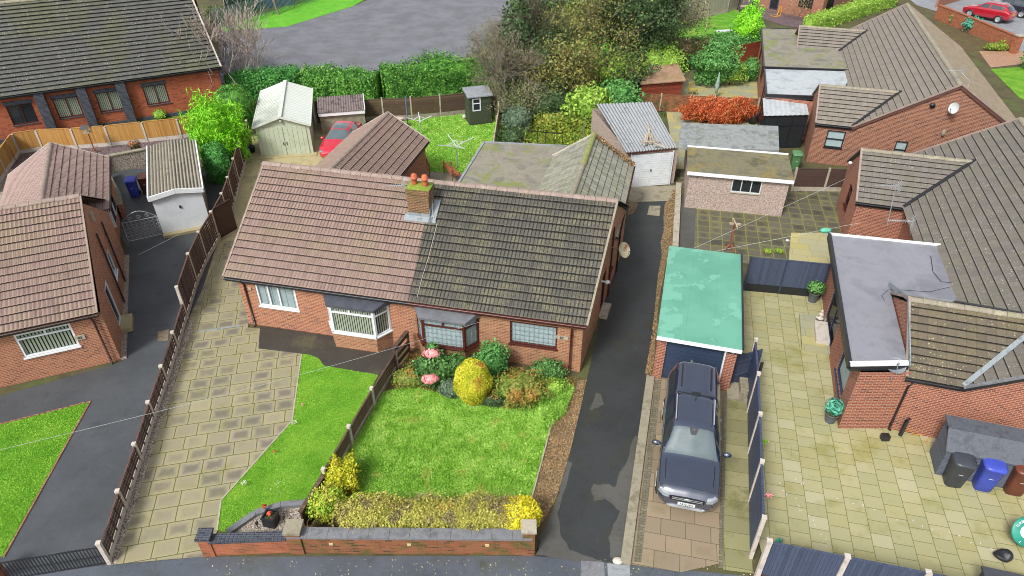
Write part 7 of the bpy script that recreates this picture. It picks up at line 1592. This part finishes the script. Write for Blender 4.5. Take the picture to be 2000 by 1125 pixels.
# railings at the top left
fence('grey steel palisade railing at the top beside the green verge',[(424,60),(470,47),(520,32),(575,14),(640,-6),(720,-28)],1.9,M['galv'],M['galv'],post=.08,ph=2.0,lattice='pales',name='palisade_railing')
for (px,py,w_,mm,lab) in ((470,28,2.6,plain('dark_green_steel','2a4a40',.6),'dark green container behind the steel railing'),(535,14,4.2,plain('royal_blue_steel','2c4c90',.6,var=.3),'blue container behind the steel railing')):
    p=P(px,py,0); m=MB(); m.box((-w_/2,0,0),(w_/2,2.4,2.4),rot=.42,org=(p.x,p.y,0))
    for i in range(12): x=-w_/2+w_*i/11; m.box((x-.03,-.05,.05),(x+.03,0,2.35),rot=.42,org=(p.x,p.y,0))
    tag(m.build('steel_container',mm),lab,'container')
# ================================================================ planting
def B(px,py): p=P(px,py,0); return (p.x,p.y)
hedge('clipped_hedge','clipped dark green hedge with browned rim behind the sage metal garage',[B(450,196),B(500,188),B(592,178)],1.7,1.75,M['lfHedgeD'],9000,.075,1)
hedge('clipped_hedge','bright green hedge left of the narrow gap behind the low shed',[(-15.2,49.7),(-12.4,49.1),(-9.62,49.0)],1.9,2.1,M['lfHedge'],12000,.075,2,wob=.45)
hedge('clipped_hedge','long bright green hedge behind the lapped fence, right of the gap',[(-9.45,49.25),(-5.4,50.4),(-1.,51.8),(1.5,52.3)],2.1,2.35,M['lfHedge'],22000,.075,3,wob=.45)
hedge('clipped_hedge','green hedge across the back of the flagged yard',[B(1262,122),B(1330,128),B(1400,118),B(1470,104)],2.0,1.9,M['lfGreen'],12000,.08,4)
hedge('clipped_hedge','green hedge along the far side of the top right roof',[B(1575,62),B(1650,38),B(1740,8)],1.4,1.3,M['lfYG'],7000,.08,5)
p=B(442,322); t=shrub('golden_conifer','vivid lime green conifer bursting over the slatted fence','conifer',(*p,2.0),(1.55,1.45,2.0),M['lfLime'],15000,.13,11,bump=.55,k=.6,align=.2,asp=.14,sc=7,shell=.6,plume=1.8)
p=B(470,262); shrub('conifer','mid green conifer between the lime one and the clipped hedge','conifer',(*p,1.6),(1.3,1.2,1.7),M['lfHedge'],5500,.11,12,bump=.3,asp=.2,plume=1.5)
p=B(435,352); shrub('conifer','dark lower skirt of foliage under the lime conifer by the fence','conifer',(*p,1.0),(.85,.8,1.3),M['lfHedgeD'],4000,.09,13,bump=.25,asp=.2,plume=1.)
# bare multi-stemmed tree
p=B(470,178); tree('bare_tree','leafless pinkish grey multi stemmed tree beside the hall','tree',(*p,0),6.0,None,M['barkp'],21,4,3,.5,0,.03,.06,stems=11,l0=.38,clump=.2,minr=.013,grav=.1,twist=.14)
p=B(545,28); tree('young_tree','slender bare tree on the green verge at the top','tree',(*p,0),6,None,M['barkg'],22,3,2,.4,0,.04,.12,lean=(-.35,0),minr=.015)
p=B(470,45); tree('young_tree','thin bare sapling near the end of the hall verge','tree',(*p,0),4,None,M['barkg'],23,3,2,.4,0,.04,.07,minr=.012)
# wild group
p=B(995,205); tree('deciduous_tree','bare pinkish brown tree reaching over the car park, left of the group','tree',(*p,0),8.5,M['lfOlive'],M['barkg'],31,5,3,.5,5,.045,.16,stems=4,lean=(-.45,.1),l0=.27,clump=.3,minr=.012)
def ivy(label,px,py,r,zc,mat,n,seed,sz=.1,nm='ivy_clad_tree',h=None):
    p=B(px,py); t=shrub(nm,label,'tree',(*p,zc),r,mat,n,sz,seed,bump=.45,k=.6,align=.25,sc=6,shell=.65,stems=0)
    s=MB(); rng=random.Random(seed); tips=[]; branches(s,(0,0,-.1),(.1,0,1),zc*.9,.16,4,rng,tips,.5,3,.05,minr=.014); s.build('trunk',M['bark'],t); return t
ivy('dark ivy clad column of a tree right of the bare one',1012,195,(1.3,1.2,2.9),4.2,M['lfDark'],6000,32)
ivy('dark ivy clad tree in the middle of the thicket',1078,205,(1.7,1.5,2.4),3.4,M['lfDark'],7000,33)
ivy('largest dark evergreen mass at the top of the thicket',1238,165,(3.2,2.8,3.8),6.0,M['lfDark'],20000,34,.1)
ivy('dark tangled shrubby tree behind the red brown shed',1215,200,(2.0,1.6,1.8),1.9,M['lfDark'],6000,35)
ivy('dark tree at the back left of the thicket',1050,140,(1.6,1.6,2.6),3.6,M['lfDark'],5000,41)
for (px,py,h,mat,ln,sp,seed,lab,cl,sz,tk) in ((1100,215,6.5,'lfYel',26,.5,36,'yellow leaved tree in the centre of the thicket',.38,.075,.13),(1150,175,9.5,'lfYel',22,.5,37,'tall olive brown tree whose top leaves the frame',.45,.07,.18),(1110,150,8.5,'lfGrn2',24,.45,38,'tall yellow brown tree at the back of the thicket',.4,.075,.15),(1200,120,9.5,'lfGrn2',22,.5,39,'tall twiggy olive tree beside the dark evergreen',.45,.07,.16),(1280,130,8.,'lfOlive',20,.5,40,'twiggy brown tree to the right of the dark evergreen',.45,.07,.14),(1045,225,4.2,'lfOlive',14,.6,42,'grey green twiggy small tree above the green shed fence',.35,.06,.09),(1010,230,3.6,'lfOlive',10,.6,45,'low grey twiggy tree beside the stepped fence posts',.35,.05,.08)):
    p=B(px,py); tree('deciduous_tree',lab,'tree',(*p,0),h,M[mat],M['barky'] if mat!='lfOlive' else M['barkg'],seed,4,3,sp,ln,sz,tk,stems=3,clump=cl,l0=.3,minr=.014)
for (px,py,r,zc,mat,n,seed,lab,sz) in ((1145,250,(1.7,1.1,1.2),1.5,'lfYG',3600,50,'light yellow green bush left of the dark blue tarpaulin',.1),(1205,238,(1.6,1.2,1.2),1.6,'lfGreen',3600,51,'fresh green bush right behind the corrugated garage',.1),(1200,200,(2.0,1.5,1.3),2.4,'lfYG',4200,52,'pale yellow green bush in the middle of the thicket front',.09),(1282,178,(1.9,1.3,1.5),2.0,'lfYG',3600,53,'yellow green bush leaning over the brown shed roof',.08),(1120,215,(1.4,1.2,1.4),1.7,'lfYel',2500,54,'yellow brown bush low in the thicket',.08),(1060,235,(2.6,1.4,1.3),1.1,'lfDark',5500,55,'dark bramble mass above the green shed garden',.08),(1130,235,(2.0,1.2,1.1),1.0,'lfDark',4000,56,'dark bramble mass by the wild garden back',.08),(1392,165,(1.9,1.4,1.5),1.6,'lfGreen',7000,57,'leafy green bamboo like bush in front of the brown fence',.09),(1425,165,(1.3,.9,.8),.9,'lfYG',2000,58,'pale yellow green bush right of the bamboo like one',.06),(1330,128,(2.8,1.2,1.0),1.3,'lfBrown',4000,59,'reddish brown bush below the back hedge',.08),(1452,108,(1.2,1.0,2.1),2.4,'lfLime',2600,60,'small lime yellow tree rising over the back hedge',.09),(1268,192,(.7,.6,.9),.9,'lfGreen',1500,61,'dark green bush at the left corner of the brown shed',.07),(1008,262,(1.0,.8,.9),1.0,'lfGreyG',2600,62,'blue grey bush at the left of the wild garden',.06),(1000,285,(.9,.7,.7),.6,'lfDark',1800,63,'dark low bush near the stepped posts',.06),(1080,255,(1.1,.8,.6),.6,'lfWild',2500,64,'ferny green clump in the wild garden, upper left',.09),(1132,252,(1.0,.8,.6),.6,'lfWild',2500,65,'ferny green clump in the wild garden, upper right',.09),(1010,240,(.6,.5,.9),1.0,'lfYG',900,66,'thin yellow leaved shrub by the shed fence',.06),(1462,158,(.8,.6,.9),.9,'lfGreen',1500,67,'green bush against the wall of the top right house',.07),(1710,70,(1.2,.8,.6),.7,'lfBrown',900,68,'bush beyond the roof ridge at the top',.08),(1895,62,(.9,.7,.6),.7,'lfTeal',1200,69,'blue green shrub under the orange brick wall',.08),(1862,48,(.6,.5,.5),.5,'lfGreen',600,70,'small shrub at the left of the orange wall bed',.07),(1945,98,(1.3,.5,.35),.3,'lfWild',1400,71,'low mixed planting under the orange brick wall',.07),(1962,92,(.45,.4,.4),.5,'lfLime',600,72,'small golden shrub near the wall pier',.06),(2010,135,(.9,.8,1.0),1.0,'lfGreen',2200,73,'round green bush at the right edge by the bright lawn',.08),(425,50,(1.1,.9,.9),.9,'lfDark',1500,74,'dark shrub at the end of the hall roof',.08),(1555,38,(1.4,1.0,1.1),1.1,'lfBrown',500,75,'reddish twiggy shrub by the orange brick house',.06)):
    p=B(px,py); shrub('garden_shrub',lab,'shrub',(*p,zc),r,M[mat],n,sz,seed,bump=.38,k=.7,align=.3,sc=5,shell=.5,cores=not(seed in (75,66)))
# wild ground cover (uncountable)
def inpoly(poly,n,seed):
    poly=np.array(poly); rng=np.random.default_rng(seed); lo=poly.min(0);hi=poly.max(0); out=[]
    while len(out)<n:
        q=rng.uniform(lo,hi,(n,2)); ins=np.zeros(n,bool); j=len(poly)-1
        for i in range(len(poly)):
            xi,yi=poly[i];xj,yj=poly[j]; c=((yi>q[:,1])!=(yj>q[:,1]))&(q[:,0]<(xj-xi)*(q[:,1]-yi)/(yj-yi+1e-12)+xi); ins^=c; j=i
        out+=list(q[ins])
    return np.array(out[:n])
def cover(name,pxp,n,h,size,mat,seed,asp=.3,clump=None,up=.0):
    pts=inpoly([B(*q) for q in pxp],n,seed); z=np.abs(np.random.default_rng(seed).normal(size=n))*h*.5; nz=vnoise(np.c_[pts,np.zeros(n)],1.2,seed)
    z*=1+.8*nz
    if clump is not None: k=nz>clump; pts=pts[k]; z=z[k]
    o=leaves(name,np.c_[pts,np.clip(z,.01,None)],size,mat,None,seed,asp=asp,up=up); o['kind']='stuff'; return o
cover('wild_ground_cover',[(975,210),(1165,205),(1172,300),(975,300)],14000,.5,.08,M['lfWild'],81)
cover('wild_ground_cover',[(1020,240),(1165,230),(1172,300),(1000,300)],6000,.6,.09,M['lfWildY'],82,clump=.15)
cover('wild_ground_cover',[(960,150),(1300,130),(1300,230),(970,235)],9000,1.0,.09,M['lfDark'],83)
cover('ivy_ground_cover',[(770,745),(800,690),(1130,745),(1118,770),(1060,768),(1000,802),(870,775),(800,755)],6000,.16,.045,M['lfRust'],84)
cover('fallen_leaf_cover',[(1146,742),(1130,800),(1086,975),(1050,1030),(1034,985),(1080,818),(1125,760)],6000,.05,.035,M['lfBrown'],85,asp=.6)
cover('fallen_leaf_cover',[(1315,372),(1334,372),(1310,480),(1290,560),(1272,735),(1260,735),(1275,640),(1292,500),(1300,400)],3000,.03,.035,M['lfBrown'],86,asp=.6)
cover('tall_grass',[(1050,780),(1060,765),(1100,745),(1122,762),(1104,812),(1060,850)],5000,.25,.06,M['grassM'],87,asp=.12,up=0)
# grass blades
def turf(name,pxp,n,h,mat,seed,w=.012,tuft=None,base=0.012):
    pts=inpoly([B(*q) for q in pxp],n,seed); rng=np.random.default_rng(seed); nz=vnoise(np.c_[pts,np.zeros(n)],2.2,seed)
    hh=h*(.55+.6*rng.random(n))*(1+(.5*np.clip(nz,-1,1.5) if tuft else 0)); a=rng.uniform(0,6.28,n); ln=rng.normal(size=(n,2))*hh[:,None]*.45
    d=np.c_[np.cos(a),np.sin(a)]*w*(1+rng.random(n))[:,None]; z=np.full((n,1),base)
    v=np.stack([np.c_[pts-d,z],np.c_[pts+d,z],np.c_[pts+ln,base+hh]],1).reshape(-1,3)
    me=bpy.data.meshes.new(name); me.vertices.add(3*n); me.vertices.foreach_set('co',v.ravel()); me.loops.add(3*n); me.loops.foreach_set('vertex_index',np.arange(3*n)); me.polygons.add(n)
    me.polygons.foreach_set('loop_start',np.arange(0,3*n,3)); me.polygons.foreach_set('loop_total',np.full(n,3)); me.update(calc_edges=True); me.materials.append(mat)
    o=bpy.data.objects.new(name,me); COL.objects.link(o); o['kind']='stuff'; return o
turf('grass',[(748,768),(800,752),(870,772),(1000,798),(1060,765),(1100,752),(1119,765),(1104,808),(1080,825),(1036,985),(1000,1000),(640,1000),(620,985)],110000,.06,M['grassM'],91,.014,True)
turf('grass',[(589,692),(604,693),(634,715),(739,733),(690,828),(604,985),(500,1003),(440,1040),(425,1034),(433,978),(572,822)],60000,.03,M['grass'],92,.011)
turf('grass',[(-200,900),(0,831),(175,785),(9,1080),(-200,1120)],45000,.03,M['grass'],93,.011)
turf('grass',[(800,235),(960,215),(975,230),(968,340),(832,336),(760,280)],30000,.05,M['grassM'],94,.02)
# moss and weeds in joints of the driveway
cover('moss_tufts',[(1050,1035),(1085,1030),(1100,1060),(1075,1090),(1045,1086)],700,.02,.02,M['lfWild'],95,clump=.2)
# front garden
p=B(924,782); shrub('topiary_bush','large egg shaped golden yellow topiary bush in front of the brown bay window','topiary',(*p,.92),(.68,.62,1.0),M['lfGold'],16000,.034,101,bump=.12,k=.9,align=.55,shell=.18,asp=.5,sc=3)
p=B(962,735); shrub('garden_shrub','deep green conifer like shrub right behind the golden topiary','shrub',(*p,.75),(.6,.55,.85),M['lfGreen'],5000,.05,102,bump=.4,sc=5,shell=.5)
p=B(1018,778); shrub('garden_shrub','rusty orange and green heath shrub below the large leaded window','shrub',(*p,.45),(1.1,.75,.62),M['lfRust'],8000,.045,103,bump=.5,sc=5,shell=.5)
p=B(1068,742); shrub('garden_shrub','mid green shrub against the wall near the house corner','shrub',(*p,.4),(.7,.4,.5),M['lfGreen2'],3000,.05,131,bump=.45,sc=5,shell=.5)
p=B(890,735); shrub('garden_shrub','dark green shrub between the hydrangea and the golden topiary','shrub',(*p,.5),(.5,.4,.6),M['lfGreen2'],2600,.05,132,bump=.45,sc=5,shell=.5)
p=B(845,742); t=shrub('hydrangea','dark green hydrangea with two heads of pink flowers by the dividing fence','shrub',(*p,.5),(.75,.6,.7),M['lfGreen2'],3600,.06,104,bump=.45,sc=5,shell=.5)
for dx,dy,z,n in ((.0,.28,1.12,520),(.0,-.55,.6,650)):
    q,d=ellpts(n,(dx,dy,z),(.34,.22,.16),.4,n,.25); leaves('flowers',q,.05,M['lfPink'],t,n,nrm=d,asp=.8)
q,d=ellpts(400,(.0,.5,1.15),(.25,.2,.28),.6,9,.2); leaves('young_foliage',q,.07,M['lfGreen'],t,9,asp=.35)
for (px,py,r,z,mat,n,s,lab) in ((800,748,(.75,.4,.45),.3,'lfRust',2200,105,'low brownish plants beside the dividing fence'),(880,770,(.5,.35,.35),.28,'lfGreyG',1500,106,'low blue green plants between hydrangea and topiary'),(1075,765,(.6,.4,.35),.25,'lfYG',1500,107,'loose light green plants by the house corner'),(965,790,(.6,.25,.25),.2,'lfDark',1200,108,'dark low foliage at the foot of the golden topiary')):
    p=B(px,py); shrub('bedding_plant',lab,'plant',(*p,z),r,M[mat],n,.04,s,bump=.3)
# front hedge in distinguishable bushes
ya=12.78
hedge('privet_hedge','long olive and cream privet hedge behind the old brick front wall',[(-5.3,ya),(-3.,ya+.02),(-.7,ya-.02),(.25,ya)],1.0,1.1,M['lfPriv'],34000,.034,110,wob=.5,cat='hedge')
shrub('golden_privet','bright golden yellow privet bush at the right end of the front hedge','shrub',(.2,ya+.05,.68),(.68,.56,.62),M['lfPriv2'],9000,.034,111,bump=.22,k=.86,align=.5,shell=.25,sc=4)
p=B(640,1000); shrub('golden_privet','lower yellow green privet bush against the dividing fence board','shrub',(p[0]+.1,p[1]-.1,.55),(.55,.5,.52),M['lfPriv3'],6000,.04,112,bump=.5,k=.75,sc=5,shell=.4)
p=B(672,950); shrub('golden_privet','upper golden bush with orange patch at the corner of the mossy lawn','shrub',(p[0],p[1],.5),(.55,.62,.55),M['lfGold'],7000,.04,113,bump=.5,k=.75,sc=5,shell=.4)
p=B(715,985); shrub('garden_shrub','loose twiggy privet clump joining the corner bushes to the front hedge','shrub',(p[0],p[1]-.2,.35),(.5,.35,.4),M['lfPriv3'],2500,.034,114,bump=.3)
for (x,s,lab) in ((-3.75,115,'first orange tipped patch on top of the front hedge'),(-2.0,116,'middle orange tipped patch on top of the front hedge'),(-1.05,117,'right orange tipped patch on top of the front hedge')):
    shrub('orange_privet',lab,'shrub',(x,ya+.25,.82),(.42,.22,.2),leafm('orange_privet_leaves',['b08a44','c49c50','d0a458','b8844a']),1800,.03,s,bump=.35,k=.8,align=.6,shell=.15)
# red maple
p=B(1402,238); t=shrub('weeping_maple','weeping scarlet and orange maple in front of the panel fence','shrub',(*p,.85),(2.55,.95,.85),M['lfRed'],11000,.13,120,bump=.35,k=.62,asp=.14,align=.2,sc=7,plume=1.6,shell=.6)
cover('weeds',[(1340,500),(1620,515),(1600,440),(1340,400)],500,.06,.04,M['lfWild'],121,clump=.35)
for (px,py,r,s,lab) in ((1500,500,.25,122,'weed tuft by the joint of the dark mossy patio, left'),(1522,500,.22,123,'weed tuft by the joint of the dark mossy patio, right')):
    p=B(px,py-8); shrub('weed',lab,'plant',(*p,.06),(r,r,.1),M['lfWild'],200,.04,s)
rr=np.random.default_rng(5); n=240; x=rr.uniform(-9,8,n); y=11.85-np.abs(rr.normal(size=n))*.7; o=leaves('fallen_leaves',np.c_[x,y,np.full(n,.0)],.02,leafm('pale_fallen_leaves',['d8cc70','e8dca0','c8b060']),None,6,up=3); o['kind']='stuff'
# moss lumps on chimney and felt
q,d=ellpts(500,(0,0,0),(.48,.36,.05),.6,7); o=leaves('moss_growth',q,.025,M['lfYG'],ch,7); o.location=(c0.x,c0.y,5.7); o.rotation_euler.z=rot

# group pass: repeats of one kind carry one group phrase
_by={}
for o in list(COL.objects):
    if o.parent is None and 'category' in o and 'group' not in o: _by.setdefault(o['category'],[]).append(o)
_ph={'bin':'wheelie bins beside the houses','car':'cars parked behind the houses','hedge':'clipped hedges round the gardens','fence':'fences between the plots','shrub':'shrubs in the gardens','tree':'trees of the thicket and verge','house':'brick houses of the close','garage':'garages behind the houses','satellite dish':'satellite dishes on the houses','aerial':'television aerials on the roofs','potted plant':'potted plants round the houses','ornament':'small ornaments on the lawns and fence','kerb':'kerbs and edgings of drives and lawns','manhole':'manhole covers in the paving','wall':'garden walls','conifer':'conifers behind the slatted fence','bench':'garden benches behind the centre pair','garden light':'solar stake lights in the corner gravel bed'}
for c,l in _by.items():
    if len(l)>1:
        for o in l: o['group']=_ph.get(c,c+'s around the houses')
